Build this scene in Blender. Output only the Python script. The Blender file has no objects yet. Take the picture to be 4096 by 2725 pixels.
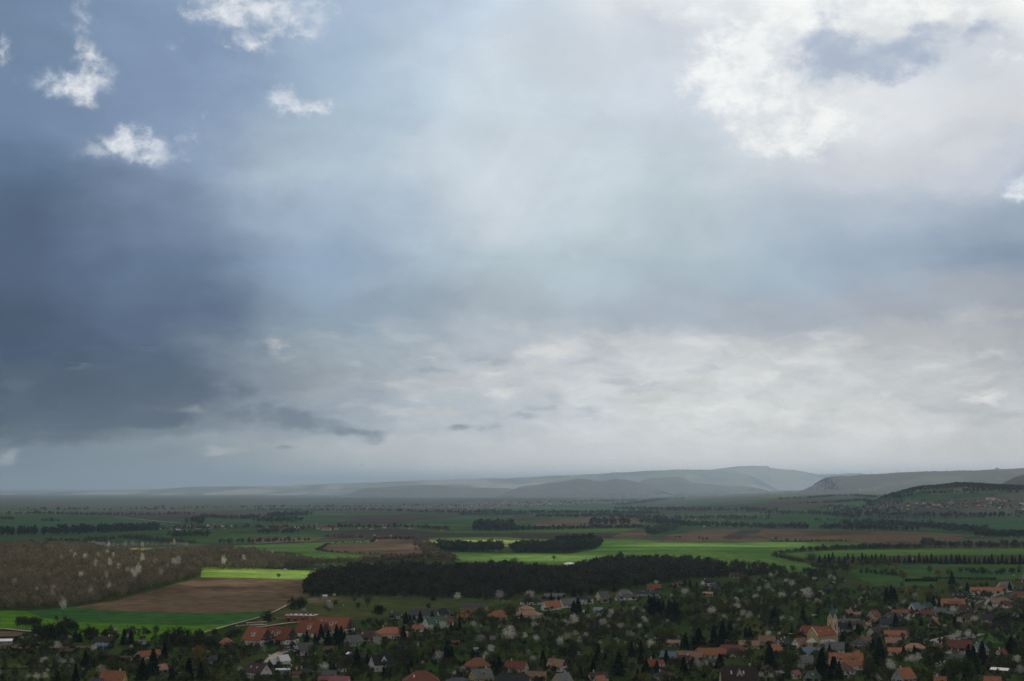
import bpy, bmesh, math, random
import numpy as np
from mathutils import Vector
from mathutils.geometry import delaunay_2d_cdt

random.seed(7)
rng = np.random.default_rng(7)
C = bpy.context.scene.collection
scene = bpy.context.scene
R = math.radians

# ------------------------------------------------------------------ camera
F = 5689.0                  # focal length in photo pixels (50 mm on a 36 mm sensor)
CAM_H = 120.0
HORIZON = 1945.0
PITCH = math.atan((HORIZON - 1362.5) / F)
cam_data = bpy.data.cameras.new('camera')
cam_data.lens = 50.0
cam_data.sensor_width = 36.0
cam_data.clip_start = 1.0
cam_data.clip_end = 200000.0
cam = bpy.data.objects.new('camera', cam_data)
C.objects.link(cam)
cam.location = (0, 0, CAM_H)
cam.rotation_euler = (math.pi / 2 + PITCH, 0, 0)
scene.camera = cam
scene.view_settings.view_transform = 'Standard'
scene.view_settings.look = 'None'
scene.view_settings.exposure = 0.0
scene.view_settings.gamma = 1.0
scene.render.engine = 'CYCLES'
cy = scene.cycles
cy.max_bounces = 4
cy.diffuse_bounces = 2
cy.glossy_bounces = 2
cy.transmission_bounces = 2
cy.volume_bounces = 1
cy.transparent_max_bounces = 12
cy.caustics_reflective = False
cy.caustics_refractive = False
cy.use_denoising = True
cy.denoiser = 'OPENIMAGEDENOISE'
cy.denoising_input_passes = 'RGB_ALBEDO_NORMAL'
cy.denoising_prefilter = 'NONE'
cy.sample_clamp_indirect = 4.0

def lin(c):
    return tuple(((v / 255.0) / 12.92 if v / 255.0 <= 0.04045 else ((v / 255.0 + 0.055) / 1.055) ** 2.4) for v in c)

def pix_dir(X, Y):
    a = (X - 2048.0) / F
    b = (1362.5 - Y) / F
    cp, sp = math.cos(PITCH), math.sin(PITCH)
    return (a, cp - b * sp, sp + b * cp)

def az_el(X, Y):
    d = pix_dir(X, Y)
    return math.degrees(math.atan2(d[0], d[1])), math.degrees(math.atan2(d[2], math.hypot(d[0], d[1])))

# ------------------------------------------------------------------ sun
SUN_AZ, SUN_EL = R(14.0), R(42.0)
SUN = Vector((math.sin(SUN_AZ) * math.cos(SUN_EL), math.cos(SUN_AZ) * math.cos(SUN_EL), math.sin(SUN_EL)))
sun_data = bpy.data.lights.new('sun', 'SUN')
sun_data.energy = 5.0
sun_data.angle = R(0.5)
sun_data.color = (1.0, 0.95, 0.86)
sun = bpy.data.objects.new('sun', sun_data)
C.objects.link(sun)
sun.rotation_euler = (-SUN).to_track_quat('-Z', 'Y').to_euler()
sun.location = SUN * 20000

# ------------------------------------------------------------------ sky
world = bpy.data.worlds.new("World")
scene.world = world
world.use_nodes = True
wn, wl = world.node_tree.nodes, world.node_tree.links
wn.clear()

class NT:
    """small helper to write node maths as expressions"""
    def __init__(self, tree):
        self.n, self.l = tree.nodes, tree.links
    def val(self, sock, v):
        if hasattr(v, 'is_output') or isinstance(v, bpy.types.NodeSocket):
            self.l.new(v, sock)
        else:
            sock.default_value = v
    def math(self, op, a, b=0.0, c=0.0, clamp=False):
        nd = self.n.new('ShaderNodeMath'); nd.operation = op; nd.use_clamp = clamp
        self.val(nd.inputs[0], a); self.val(nd.inputs[1], b); self.val(nd.inputs[2], c)
        return nd.outputs[0]
    def vec(self, op, a, b=(0, 0, 0)):
        nd = self.n.new('ShaderNodeVectorMath'); nd.operation = op
        self.val(nd.inputs[0], a)
        if op == 'SCALE':
            self.val(nd.inputs['Scale'], b)
        else:
            self.val(nd.inputs[1], b)
        return nd.outputs['Value'] if op in ('DOT_PRODUCT', 'LENGTH') else nd.outputs['Vector']
    def comb(self, x, y, z=0.0):
        nd = self.n.new('ShaderNodeCombineXYZ')
        self.val(nd.inputs[0], x); self.val(nd.inputs[1], y); self.val(nd.inputs[2], z)
        return nd.outputs[0]
    def sep(self, v):
        nd = self.n.new('ShaderNodeSeparateXYZ'); self.l.new(v, nd.inputs[0])
        return nd.outputs[0], nd.outputs[1], nd.outputs[2]
    def noise(self, vec, scale, detail=4.0, rough=0.55, dist=0.0, col=False):
        nd = self.n.new('ShaderNodeTexNoise')
        if vec is not None:
            self.l.new(vec, nd.inputs['Vector'])
        nd.inputs['Scale'].default_value = scale
        nd.inputs['Detail'].default_value = detail
        nd.inputs['Roughness'].default_value = rough
        nd.inputs['Distortion'].default_value = dist
        return nd.outputs['Color'] if col else nd.outputs['Fac']
    def smooth(self, x, a, b, lo=0.0, hi=1.0):
        nd = self.n.new('ShaderNodeMapRange'); nd.interpolation_type = 'SMOOTHSTEP'
        self.val(nd.inputs['Value'], x)
        for k, v in (('From Min', a), ('From Max', b), ('To Min', lo), ('To Max', hi)):
            self.val(nd.inputs[k], v)
        return nd.outputs['Result']
    def mix(self, f, a, b, mode='MIX'):
        nd = self.n.new('ShaderNodeMix'); nd.data_type = 'RGBA'; nd.blend_type = mode
        self.val(nd.inputs['Factor'], f)
        ia = [s for s in nd.inputs if s.name == 'A' and s.type == 'RGBA'][0]
        ib = [s for s in nd.inputs if s.name == 'B' and s.type == 'RGBA'][0]
        self.val(ia, (*a, 1) if isinstance(a, tuple) and len(a) == 3 else a)
        self.val(ib, (*b, 1) if isinstance(b, tuple) and len(b) == 3 else b)
        return [s for s in nd.outputs if s.type == 'RGBA'][0]
    def ramp(self, f, stops, interp='EASE'):
        nd = self.n.new('ShaderNodeValToRGB'); cr = nd.color_ramp; cr.interpolation = interp
        stops = sorted(stops)
        cr.elements[0].position, cr.elements[0].color = stops[0][0], (*stops[0][1], 1)
        cr.elements[1].position, cr.elements[1].color = stops[-1][0], (*stops[-1][1], 1)
        for p, c in stops[1:-1]:
            e = cr.elements.new(p); e.color = (*c, 1)
        self.l.new(f, nd.inputs[0])
        return nd.outputs[0]

w = NT(world.node_tree)
direction = wn.new('ShaderNodeTexCoord').outputs['Generated']
dx, dy, dz = w.sep(direction)
az = w.math('MULTIPLY', w.math('ARCTAN2', dx, dy), 57.29578)
el = w.math('MULTIPLY', w.math('ARCSINE', dz), 57.29578)
P0 = w.comb(az, el)
# the same place in a cloud sheet: flattens towards the horizon
warp = w.vec('SUBTRACT', w.noise(w.vec('MULTIPLY', P0, (0.16, 0.30, 1)), 1.0, 4, 0.5, col=True), (0.5, 0.5, 0.5))
warp_fine = w.vec('SUBTRACT', w.noise(w.vec('MULTIPLY', P0, (0.55, 0.9, 1)), 1.0, 6, 0.6, col=True), (0.5, 0.5, 0.5))
P1 = w.vec('ADD', P0, w.vec('MULTIPLY', warp, w.comb(7.5, w.smooth(el, 1.5, 9.0, 1.2, 4.6))))
P1 = w.vec('ADD', P1, w.vec('MULTIPLY', warp_fine, (2.2, 1.3, 0)))
az1, el1, _ = w.sep(P1)

VROWS = [0, 120, 240, 360, 480, 600, 720, 800, 880, 950, 988, 1020, 1080, 1130]
VCOLS = {
    0:    [(114,136,164),(116,139,167),(112,134,163),(100,123,151),(93,115,143),(88,106,135),(76,96,120),(74,91,117),(66,82,106),(78,94,110),(96,111,126),(138,154,166),(124,144,160),(116,134,150)],
    390:  [(134,155,184),(132,153,184),(134,154,184),(136,155,182),(126,146,174),(108,130,158),(98,118,146),(88,106,132),(88,105,128),(120,133,148),(130,143,156),(152,166,176),(144,160,171),(130,145,160)],
    780:  [(160,178,200),(158,178,198),(165,184,200),(172,188,202),(158,176,194),(142,162,184),(138,156,172),(155,168,178),(160,170,178),(155,166,177),(160,172,182),(182,190,195),(176,186,192),(158,170,180)],
    1170: [(192,204,216),(193,203,212),(189,201,210),(193,203,211),(194,204,212),(178,194,203),(168,180,190),(180,187,195),(197,201,205),(184,192,199),(186,194,200),(192,199,203),(192,199,204),(176,185,193)],
    1560: [(224,228,232),(208,215,224),(198,208,219),(196,208,216),(186,201,209),(176,192,202),(176,187,199),(208,211,214),(207,211,212),(207,211,211),(206,210,211),(202,208,210),(202,208,210),(188,195,200)],
    1950: [(240,241,239),(218,222,228),(222,225,228),(205,210,218),(180,192,206),(163,180,197),(176,184,195),(201,204,206),(204,208,209),(206,209,209),(206,209,209),(204,208,210),(200,205,208),(194,200,204)],
    2357: [(242,243,240),(208,214,222),(215,218,222),(195,202,213),(155,170,188),(138,154,175),(170,177,187),(186,189,194),(191,194,197),(194,198,201),(196,200,203),(198,202,204),(194,199,202),(186,192,197)],
}
K = 1.7378
rfac = w.math('DIVIDE', w.math('ADD', el1, 2.0), 24.0, clamp=True)
base = None
prev_az = None
for vx in sorted(VCOLS):
    stops = []
    for vy, c in zip(VROWS, VCOLS[vx]):
        if vx <= 390 and 480 <= vy <= 720: c = tuple(v * 0.93 for v in c)
        if vx == 2357 and 720 <= vy <= 1020: c = tuple(v * 0.95 for v in c)
        if 780 <= vx <= 1170 and vy <= 800: c = tuple(min(v * 1.045, 250) for v in c)
        e = az_el(vx * K, vy * K)[1]
        stops.append(((e + 2.0) / 24.0, lin(c)))
    col = w.ramp(rfac, stops)
    a = az_el(vx * K, 1300)[0]
    if base is None:
        base = col
    else:
        base = w.mix(w.smooth(az1, prev_az, a), base, col)
    prev_az = a

# soft lumps in the cloud sheet
ROT = w.comb(w.math('ADD', w.math('MULTIPLY', az, 0.10), w.math('MULTIPLY', el, -0.09)), w.math('ADD', w.math('MULTIPLY', az, 0.09), w.math('MULTIPLY', el, 0.22)))
veil = w.noise(ROT, 1.0, 5, 0.5, 0.6)
lump = w.noise(w.vec('MULTIPLY', P1, (0.42, 1.05, 1)), 1.0, 8, 0.60)
lump_amt = w.smooth(el, 8.0, 4.5, 0.12, 0.55)
lump_amt = w.math('MULTIPLY', lump_amt, w.smooth(el, 0.3, 2.2))
shade = w.math('ADD', 1.0, w.math('MULTIPLY', w.math('SUBTRACT', lump, 0.5), lump_amt))
shade = w.math('MULTIPLY', shade, w.math('ADD', 1.0, w.math('MULTIPLY', w.math('SUBTRACT', veil, 0.5), w.smooth(el, 4.0, 8.0, 0.12, 0.42))))
base = w.vec('SCALE', base, shade)
# piled heads of distant cumulus low in the sky
heap = w.noise(w.vec('ADD', w.vec('MULTIPLY', w.vec('ADD', P0, w.vec('MULTIPLY', warp_fine, (1.6, 0.5, 0))), (0.36, 1.15, 1)), (11.0, 4.0, 0)), 1.0, 7, 0.56)
heap_lit = w.math('MULTIPLY', w.smooth(heap, 0.50, 0.72), w.math('MULTIPLY', w.smooth(el, 1.6, 3.4), w.smooth(el, 7.4, 5.2)))
base = w.mix(w.math('MULTIPLY', heap_lit, w.smooth(az, -12.0, 2.0, 0.0, 0.75)), base, lin((228, 228, 225)))
heap_dk = w.math('MULTIPLY', w.smooth(heap, 0.48, 0.30), w.math('MULTIPLY', w.smooth(el, 1.2, 2.8), w.smooth(el, 6.4, 4.4)))
base = w.mix(w.math('MULTIPLY', heap_dk, w.smooth(az, 12.0, -6.0, 0.25, 0.60)), base, lin((136, 150, 164)))
# the air itself is brighter low down towards the sun
base = w.vec('SCALE', base, w.math('ADD', 1.0, w.math('MULTIPLY', w.smooth(el, 7.2, 1.8), w.smooth(az, -17.0, 1.0, 0.02, 0.42))))

fbm = w.noise(w.vec('MULTIPLY', P0, (1.15, 1.35, 1)), 1.0, 9, 0.62, 0.35)
fbm2 = w.noise(w.vec('ADD', w.vec('MULTIPLY', P0, (0.75, 1.25, 1)), (7.3, 2.1, 0)), 1.0, 8, 0.60)
wisp = w.vec('SUBTRACT', w.noise(w.vec('MULTIPLY', P0, (0.9, 1.0, 1)), 1.0, 7, 0.62, col=True), (0.5, 0.5, 0.5))
P2 = w.vec('ADD', P0, w.vec('MULTIPLY', wisp, (2.0, 1.5, 0)))
P3 = w.vec('ADD', P0, w.vec('MULTIPLY', wisp, (1.2, 0.55, 0)))

def field(blobs, pos):
    tot = None
    for (vx, vy, rx, ry, s) in blobs:
        a, e = az_el(vx * K, vy * K)
        d = w.vec('MULTIPLY', w.vec('SUBTRACT', pos, (a, e, 0)), (99.3 / (rx * K), 99.3 / (ry * K), 0))
        g = w.math('MULTIPLY', w.math('EXPONENT', w.math('MULTIPLY', w.vec('DOT_PRODUCT', d, d), -1.0)), s)
        tot = g if tot is None else w.math('ADD', tot, g)
    return tot

def layer(base, blobs, col, pos, nz, lo, hi, namp, amount=1.0, under=None):
    b = field(blobs, pos)
    gate = w.smooth(b, 0.02, 0.45)
    dens = w.math('ADD', b, w.math('MULTIPLY', w.math('MULTIPLY', w.math('SUBTRACT', nz, 0.5), namp), gate))
    if under is not None:      # thin parts and hollows are greyer than the lit heads
        hollow = w.noise(w.vec('ADD', w.vec('MULTIPLY', P0, (0.45, 0.85, 1)), (3.1, 0.35, 0)), 1.0, 6, 0.58)
        col = w.mix(w.math('MULTIPLY', w.smooth(hollow, 0.35, 0.62), w.smooth(dens, hi * 1.5, lo)), col, under)
        col = w.mix(w.math('MULTIPLY', w.smooth(hollow, 0.48, 0.70), 0.45), col, under)
    return w.mix(w.math('MULTIPLY', w.smooth(dens, lo, hi), amount), base, col)

WHITE = (0.93, 0.94, 0.93)
# broad sunlit cloud at the upper right and its ragged grey underside
base = layer(base, [(1640, 190, 85, 85, .8), (1730, 130, 110, 100, .8), (1760, 240, 100, 70, .7), (1830, 325, 130, 50, .9),
                    (1930, 260, 120, 70, .6), (1850, 40, 160, 70, .7), (2150, 12, 260, 42, 1.1), (2310, 130, 70, 50, .6),
                    (1560, 30, 120, 50, .35)], WHITE, P2, fbm, 0.10, 1.25, 2.3, 0.93, lin((206, 213, 220)))
base = layer(base, [(1900, 75, 45, 60, .75), (1905, 130, 85, 50, .9), (1985, 140, 95, 40, .8), (2090, 118, 80, 45, .9),
                    (2190, 75, 90, 28, .7), (2290, 70, 60, 25, .5), (2060, 160, 120, 25, .5)], lin((166, 179, 199)), P2, fbm2, 0.02, 1.30, 2.2, 0.92, lin((196, 205, 216)))
# bright ragged puffs on the blue left side
base = layer(base, [(195, 190, 62, 40, 1.0), (120, 196, 75, 20, .62), (205, 125, 24, 34, .5), (178, 100, 12, 40, .42), (185, 22, 42, 45, .60),
                    (12, 112, 16, 30, .7), (312, 350, 100, 26, 1.25), (300, 318, 42, 30, .75), (430, 315, 30, 38, .33), (470, 270, 14, 14, .35),
                    (520, 20, 90, 46, 1.0), (640, 30, 110, 42, .8), (555, 90, 36, 22, .6), (610, 110, 36, 26, .7), (720, 60, 42, 60, .5),
                    (640, 218, 36, 28, 1.35), (712, 248, 66, 24, 1.2), (2345, 425, 34, 30, 1.2), (2320, 450, 30, 14, .5),
                    (1365, 272, 14, 9, .5), (400, 100, 28, 14, .32), (280, 30, 20, 14, .3)],
             (0.84, 0.87, 0.90), P2, fbm, 0.08, 1.50, 2.5, 1.0, lin((172, 187, 208)))
# lit fragments and darker scud along the bottom of the sky
base = layer(base, [(16, 1052, 28, 22, .9), (510, 1035, 60, 15, .6), (640, 800, 60, 34, .45), (1010, 945, 70, 16, .7), (930, 1000, 50, 12, .45),
                    (1230, 845, 130, 28, .5), (1400, 780, 160, 30, .55), (1600, 885, 100, 14, .6), (1450, 920, 120, 12, .5), (1760, 920, 130, 16, .5),
                    (1800, 790, 120, 20, .5), (110, 975, 70, 10, .5), (440, 945, 50, 14, .45), (130, 1063, 90, 6, .3)],
             lin((217, 219, 218)), P3, fbm2, 0.15, 0.9, 2.0, 0.75)
base = layer(base, [(375, 966, 72, 17, 1.0), (150, 972, 120, 22, .8), (40, 930, 120, 40, .6), (610, 950, 110, 26, .7), (700, 975, 90, 16, .5),
                    (865, 1016, 32, 12, .35), (790, 995, 120, 12, .5), (1190, 955, 80, 14, .45), (1080, 985, 120, 12, .4), (660, 1030, 28, 7, .6)],
             lin((116, 132, 148)), P3, fbm2, 0.15, 0.75, 1.6, 0.75)
# slanting shafts of light under the brightest cloud
sh_u = w.math('ADD', w.math('MULTIPLY', az, 0.50), w.math('MULTIPLY', el, -0.34))
shaft = w.noise(w.comb(sh_u, w.math('MULTIPLY', el, 0.02)), 1.0, 3, 0.55)
shaft_amt = w.math('MULTIPLY', w.math('MULTIPLY', w.smooth(el, 4.0, 8.0), w.smooth(el, 18.0, 13.0)), w.math('MULTIPLY', w.smooth(az, -12.0, -4.0), w.smooth(az, 15.0, 6.0)))
base = w.vec('SCALE', base, w.math('ADD', 1.0, w.math('MULTIPLY', w.math('SUBTRACT', shaft, 0.5), w.math('MULTIPLY', shaft_amt, 0.17))))
glow = w.math('MULTIPLY', w.math('EXPONENT', w.math('MULTIPLY', w.math('MAXIMUM', el, 0.0), -1.15)), w.smooth(az, -18.0, 1.0))
base = w.vec('MULTIPLY', base, w.vec('ADD', (1, 1, 1), w.vec('SCALE', (1.80, 1.32, 0.98), glow)))
# the heavy slate bank on the left with its ragged base
base = layer(base, [(90, 885, 300, 62, .95), (30, 955, 200, 32, 1.0), (230, 968, 120, 20, .7), (420, 900, 170, 42, .55), (380, 966, 60, 18, .8)], lin((90, 105, 125)), P3, fbm2, 0.25, 0.80, 1.3, 0.72)
# pale slanting rain curtains low over the plain
rain = w.noise(w.comb(w.math('ADD', w.math('MULTIPLY', az, 0.42), w.math('MULTIPLY', el, 0.10)), w.math('MULTIPLY', el, 0.03)), 1.0, 2, 0.5)
base = w.vec('SCALE', base, w.math('ADD', 1.0, w.math('MULTIPLY', w.math('SUBTRACT', rain, 0.5), w.smooth(el, 7.0, 1.0, 0.10, 0.20))))

base = w.vec('SCALE', base, w.math('ADD', 1.0, w.math('MULTIPLY', w.smooth(el, 5.0, 9.0), w.smooth(az, -13.0, -3.0, 0.0, 0.07))))
# clear air above and a grey fill behind the viewer, added to light walls
sky_tex = wn.new('ShaderNodeTexSky')
sky_tex.sky_type = 'NISHITA'
sky_tex.sun_disc = False
sky_tex.sun_elevation = SUN_EL
sky_tex.sun_rotation = SUN_AZ
air = w.vec('SCALE', sky_tex.outputs[0], 0.06)
top = w.mix(0.75, air, lin((150, 164, 182)))
base = w.mix(w.smooth(el, 19.0, 40.0), base, top)
base = w.mix(w.smooth(w.math('ABSOLUTE', az), 30.0, 95.0), base, (0.38, 0.385, 0.39))
bg = wn.new('ShaderNodeBackground')
wl.new(base, bg.inputs['Color'])
bg.inputs['Strength'].default_value = 1.0
wout = wn.new('ShaderNodeOutputWorld')
wl.new(bg.outputs[0], wout.inputs['Surface'])
world.cycles.sampling_method = 'MANUAL'
world.cycles.sample_map_resolution = 512

# ------------------------------------------------------------------ materials
MATS = {}
def material(name, build):
    if name in MATS:
        return MATS[name]
    m = bpy.data.materials.new(name); m.use_nodes = True
    t = m.node_tree; t.nodes.clear()
    k = NT(t)
    out = t.nodes.new('ShaderNodeOutputMaterial')
    bs = t.nodes.new('ShaderNodeBsdfPrincipled')
    bs.inputs['Specular IOR Level'].default_value = 0.25
    bs.inputs['Roughness'].default_value = 0.85
    t.links.new(bs.outputs[0], out.inputs['Surface'])
    build(k, bs, out)
    MATS[name] = m
    return m

def geo_pos(k):
    return k.n.new('ShaderNodeNewGeometry').outputs['Position']
def obj_co(k):
    return k.n.new('ShaderNodeTexCoord').outputs['Object']
def obj_random(k):
    return k.n.new('ShaderNodeObjectInfo').outputs['Random']
def attr(k, name):
    nd = k.n.new('ShaderNodeAttribute'); nd.attribute_name = name
    return nd.outputs['Fac']

def field_mat(name, c1, c2, row=(0.05, 0.02), c3=None, scale=0.004, amt=0.5):
    """crop or soil: broad patches, finer mottling and faint drill rows"""
    def b(k, bs, out):
        p = geo_pos(k)
        big = k.noise(p, scale, 5, 0.55)
        fine = k.noise(k.vec('MULTIPLY', p, (1, 1, 0)), 0.06, 5, 0.65)
        rows = k.noise(k.vec('MULTIPLY', k.comb(k.vec('DOT_PRODUCT', p, (row[0], row[1], 0)), k.vec('DOT_PRODUCT', p, (-row[1] * .03, row[0] * .03, 0))), (1, 1, 1)), 1.0, 4, 0.6)
        f = k.math('ADD', k.math('MULTIPLY', k.smooth(big, 0.35, 0.65), 0.5), k.math('MULTIPLY', rows, amt))
        col = k.mix(k.smooth(f, 0.28, 0.72), c1, c2)
        if c3:
            col = k.mix(k.math('MULTIPLY', k.smooth(k.noise(p, scale * 2.3, 4, 0.6), 0.52, 0.68), 0.7), col, c3)
        col = k.vec('SCALE', col, k.smooth(fine, 0.25, 0.75, 0.66, 1.34))
        k.l.new(col, bs.inputs['Base Color'])
        bs.inputs['Roughness'].default_value = 0.95
        bs.inputs['Specular IOR Level'].default_value = 0.0
    return material(name, b)

def leaf_mat(name, c1, c2, c3=None, trans=0.0):
    """leaves or twigs: tone per clump (attribute), a shift per plant"""
    def b(k, bs, out):
        t_ = attr(k, 'tone')
        col = k.mix(t_, c1, c2)
        if c3:
            col = k.mix(k.smooth(obj_random(k), 0.0, 1.0, 0.0, 0.7), col, c3)
        col = k.vec('SCALE', col, k.smooth(obj_random(k), 0, 1, 0.72, 1.25))
        k.l.new(col, bs.inputs['Base Color'])
        bs.inputs['Roughness'].default_value = 0.9
        bs.inputs['Specular IOR Level'].default_value = 0.05
        if trans > 0:
            tr = k.n.new('ShaderNodeBsdfTranslucent'); k.l.new(col, tr.inputs['Color'])
            mx = k.n.new('ShaderNodeMixShader'); mx.inputs[0].default_value = trans
            k.l.new(bs.outputs[0], mx.inputs[1]); k.l.new(tr.outputs[0], mx.inputs[2])
            k.l.new(mx.outputs[0], out.inputs['Surface'])
    return material(name, b)

def plain_mat(name, c, rough=0.8, spec=0.25, metal=0.0, vary=0.25, scale=0.8):
    def b(k, bs, out):
        n = k.noise(obj_co(k), scale, 5, 0.6)
        col = k.vec('SCALE', c, k.math('MULTIPLY', k.smooth(n, 0.25, 0.75, 1 - vary, 1 + vary), k.smooth(obj_random(k), 0, 1, 0.85, 1.15)))
        k.l.new(col, bs.inputs['Base Color'])
        bs.inputs['Roughness'].default_value = rough
        bs.inputs['Specular IOR Level'].default_value = spec
        bs.inputs['Metallic'].default_value = metal
    return material(name, b)

def roof_mat(name, c, c2=None, rough=0.8, spec=0.2, course=0.33, mottled=0.3):
    """tile or sheet roof: courses across the slope, weathering patches, tile to tile tone"""
    def b(k, bs, out):
        p = obj_co(k)
        n = k.noise(p, 0.45, 6, 0.65)
        x, y, z = k.sep(p)
        st = k.math('SINE', k.math('MULTIPLY', z, 6.28 / course))
        fine = k.noise(k.vec('MULTIPLY', p, (3.2, 3.2, 3.0)), 1.0, 2, 0.7)
        col = k.mix(k.smooth(n, 0.35, 0.68), c, c2 or tuple(v * 0.7 for v in c))
        f = k.math('ADD', k.math('MULTIPLY', st, 0.08), k.smooth(fine, 0.25, 0.75, 1 - mottled, 1 + mottled))
        f = k.math('MULTIPLY', f, k.smooth(obj_random(k), 0, 1, 0.72, 1.22))
        k.l.new(k.vec('SCALE', col, f), bs.inputs['Base Color'])
        bs.inputs['Roughness'].default_value = rough
        bs.inputs['Specular IOR Level'].default_value = spec
    return material(name, b)

ROOF = {
    'orange': roof_mat('orange_tiles', (0.33, 0.135, 0.070), (0.25, 0.10, 0.056)),
    'red': roof_mat('red_tiles', (0.27, 0.090, 0.047), (0.22, 0.074, 0.042), mottled=0.15),
    'redbrown': roof_mat('red_brown_tiles', (0.17, 0.055, 0.04), (0.13, 0.05, 0.035)),
    'brown': roof_mat('brown_tiles', (0.12, 0.075, 0.06), (0.09, 0.06, 0.05)),
    'darkbrown': roof_mat('dark_brown_tiles', (0.065, 0.042, 0.036), (0.05, 0.035, 0.03)),
    'grey': roof_mat('grey_slates', (0.16, 0.165, 0.17), (0.12, 0.125, 0.12)),
    'darkgrey': roof_mat('dark_grey_slates', (0.075, 0.08, 0.088), (0.055, 0.06, 0.066)),
    'black': roof_mat('black_tiles', (0.03, 0.033, 0.038), (0.024, 0.027, 0.03)),
    'blue': roof_mat('blue_grey_sheet', (0.12, 0.17, 0.22), (0.10, 0.14, 0.19), rough=0.5, course=0.9, mottled=0.1),
    'white': roof_mat('white_sheet', (0.88, 0.90, 0.92), (0.84, 0.87, 0.90), rough=0.35, spec=0.6, course=1.0, mottled=0.04),
    'zinc': roof_mat('pale_zinc', (0.60, 0.62, 0.63), (0.50, 0.52, 0.54), rough=0.4, spec=0.6, course=1.0, mottled=0.12),
    'green': roof_mat('green_sheet', (0.06, 0.105, 0.075), (0.05, 0.085, 0.065), mottled=0.12),
    'pink': roof_mat('pink_sheet', (0.38, 0.20, 0.16), (0.33, 0.17, 0.14), rough=0.6, course=0.9, mottled=0.08),
    'mauve': roof_mat('mauve_sheet', (0.25, 0.10, 0.11), (0.2, 0.085, 0.09), mottled=0.1),
    'tan': roof_mat('old_tan_tiles', (0.34, 0.21, 0.14), (0.22, 0.135, 0.09), mottled=0.5),
}
ROOF_WORD = dict(orange='orange tiled', red='red tiled', redbrown='red-brown', brown='brown', darkbrown='dark brown', grey='grey', darkgrey='dark grey',
                 black='black', blue='blue-grey', white='white', zinc='pale zinc', green='green', pink='pink', mauve='mauve', tan='old tan tiled')
WALL = {
    'white': plain_mat('white_plaster', (0.72, 0.71, 0.70), vary=0.12),
    'cream': plain_mat('cream_plaster', (0.58, 0.50, 0.38), vary=0.12),
    'yellow': plain_mat('yellow_plaster', (0.55, 0.38, 0.15), vary=0.12),
    'grey': plain_mat('grey_render', (0.34, 0.335, 0.33), vary=0.2),
    'dark': plain_mat('dark_timber', (0.075, 0.05, 0.04), vary=0.3),
    'brick': plain_mat('brown_brick', (0.28, 0.17, 0.10), vary=0.35, scale=2.5),
    'redbrick': plain_mat('red_block', (0.36, 0.13, 0.07), vary=0.4, scale=1.2),
    'pinkish': plain_mat('pink_plaster', (0.42, 0.22, 0.17), vary=0.15),
    'blue': plain_mat('blue_board', (0.05, 0.10, 0.17), vary=0.2),
}
WALL_WORD = dict(white='white walls', cream='cream walls', yellow='yellow walls', grey='grey walls', dark='dark timber walls', brick='brick walls',
                 redbrick='bare block walls', pinkish='pink walls', blue='blue walls')
M_TRIM = plain_mat('white_trim', (0.75, 0.75, 0.74), vary=0.05)
M_GLASS = plain_mat('window_glass', (0.03, 0.035, 0.04), rough=0.12, spec=0.6, vary=0.05)
M_SKYLIGHT = plain_mat('skylight_glass', (0.45, 0.48, 0.52), rough=0.08, spec=1.0, vary=0.05)
M_BRICKCH = plain_mat('chimney_brick', (0.22, 0.10, 0.075), vary=0.3)
M_CHWHITE = plain_mat('chimney_plaster', (0.6, 0.58, 0.55), vary=0.15)
M_BARK = plain_mat('bark', (0.055, 0.045, 0.036), vary=0.3)
M_WOOD = plain_mat('weathered_wood', (0.10, 0.085, 0.07), vary=0.3)
M_METAL = plain_mat('grey_metal', (0.3, 0.3, 0.31), rough=0.5, vary=0.1)
M_COPPER = plain_mat('verdigris_copper', (0.055, 0.14, 0.13), rough=0.6, vary=0.35, scale=0.5)
M_CLOCK = plain_mat('clock_face', (0.62, 0.64, 0.66), vary=0.05)

L_CONIFER = leaf_mat('spruce_needles', (0.007, 0.014, 0.010), (0.017, 0.032, 0.018))
L_BARE = leaf_mat('bare_twigs', (0.040, 0.034, 0.028), (0.085, 0.072, 0.056), (0.050, 0.056, 0.028))
L_BLOSSOM = leaf_mat('white_blossom', (0.32, 0.30, 0.27), (0.84, 0.80, 0.76), (0.58, 0.57, 0.46), 0.3)
L_GREEN = leaf_mat('spring_leaves', (0.040, 0.066, 0.018), (0.110, 0.155, 0.038), (0.090, 0.090, 0.026), 0.3)
L_WILLOW = leaf_mat('willow_shoots', (0.16, 0.125, 0.025), (0.26, 0.20, 0.045), (0.2, 0.12, 0.04), 0.25)
L_SHRUB = leaf_mat('shrub_leaves', (0.016, 0.028, 0.012), (0.050, 0.074, 0.026), (0.044, 0.044, 0.022), 0.1)
L_DARKWOOD = leaf_mat('oak_twigs', (0.018, 0.024, 0.013), (0.066, 0.070, 0.038))
L_BROWNWOOD = leaf_mat('brown_wood_twigs', (0.095, 0.080, 0.047), (0.265, 0.216, 0.130))
L_FAR = leaf_mat('far_tree_crowns', (0.026, 0.032, 0.024), (0.055, 0.058, 0.042))
L_FARGREEN = leaf_mat('far_green_crowns', (0.04, 0.06, 0.025), (0.08, 0.10, 0.04))

# ------------------------------------------------------------------ objects
def link(name, me, mats=(), parent=None):
    o = bpy.data.objects.new(name, me)
    C.objects.link(o)
    if me is not None:
        for m in mats:
            if m.name not in [x.name for x in me.materials if x]:
                me.materials.append(m)
    if parent is not None:
        o.parent = parent
    return o

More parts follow.
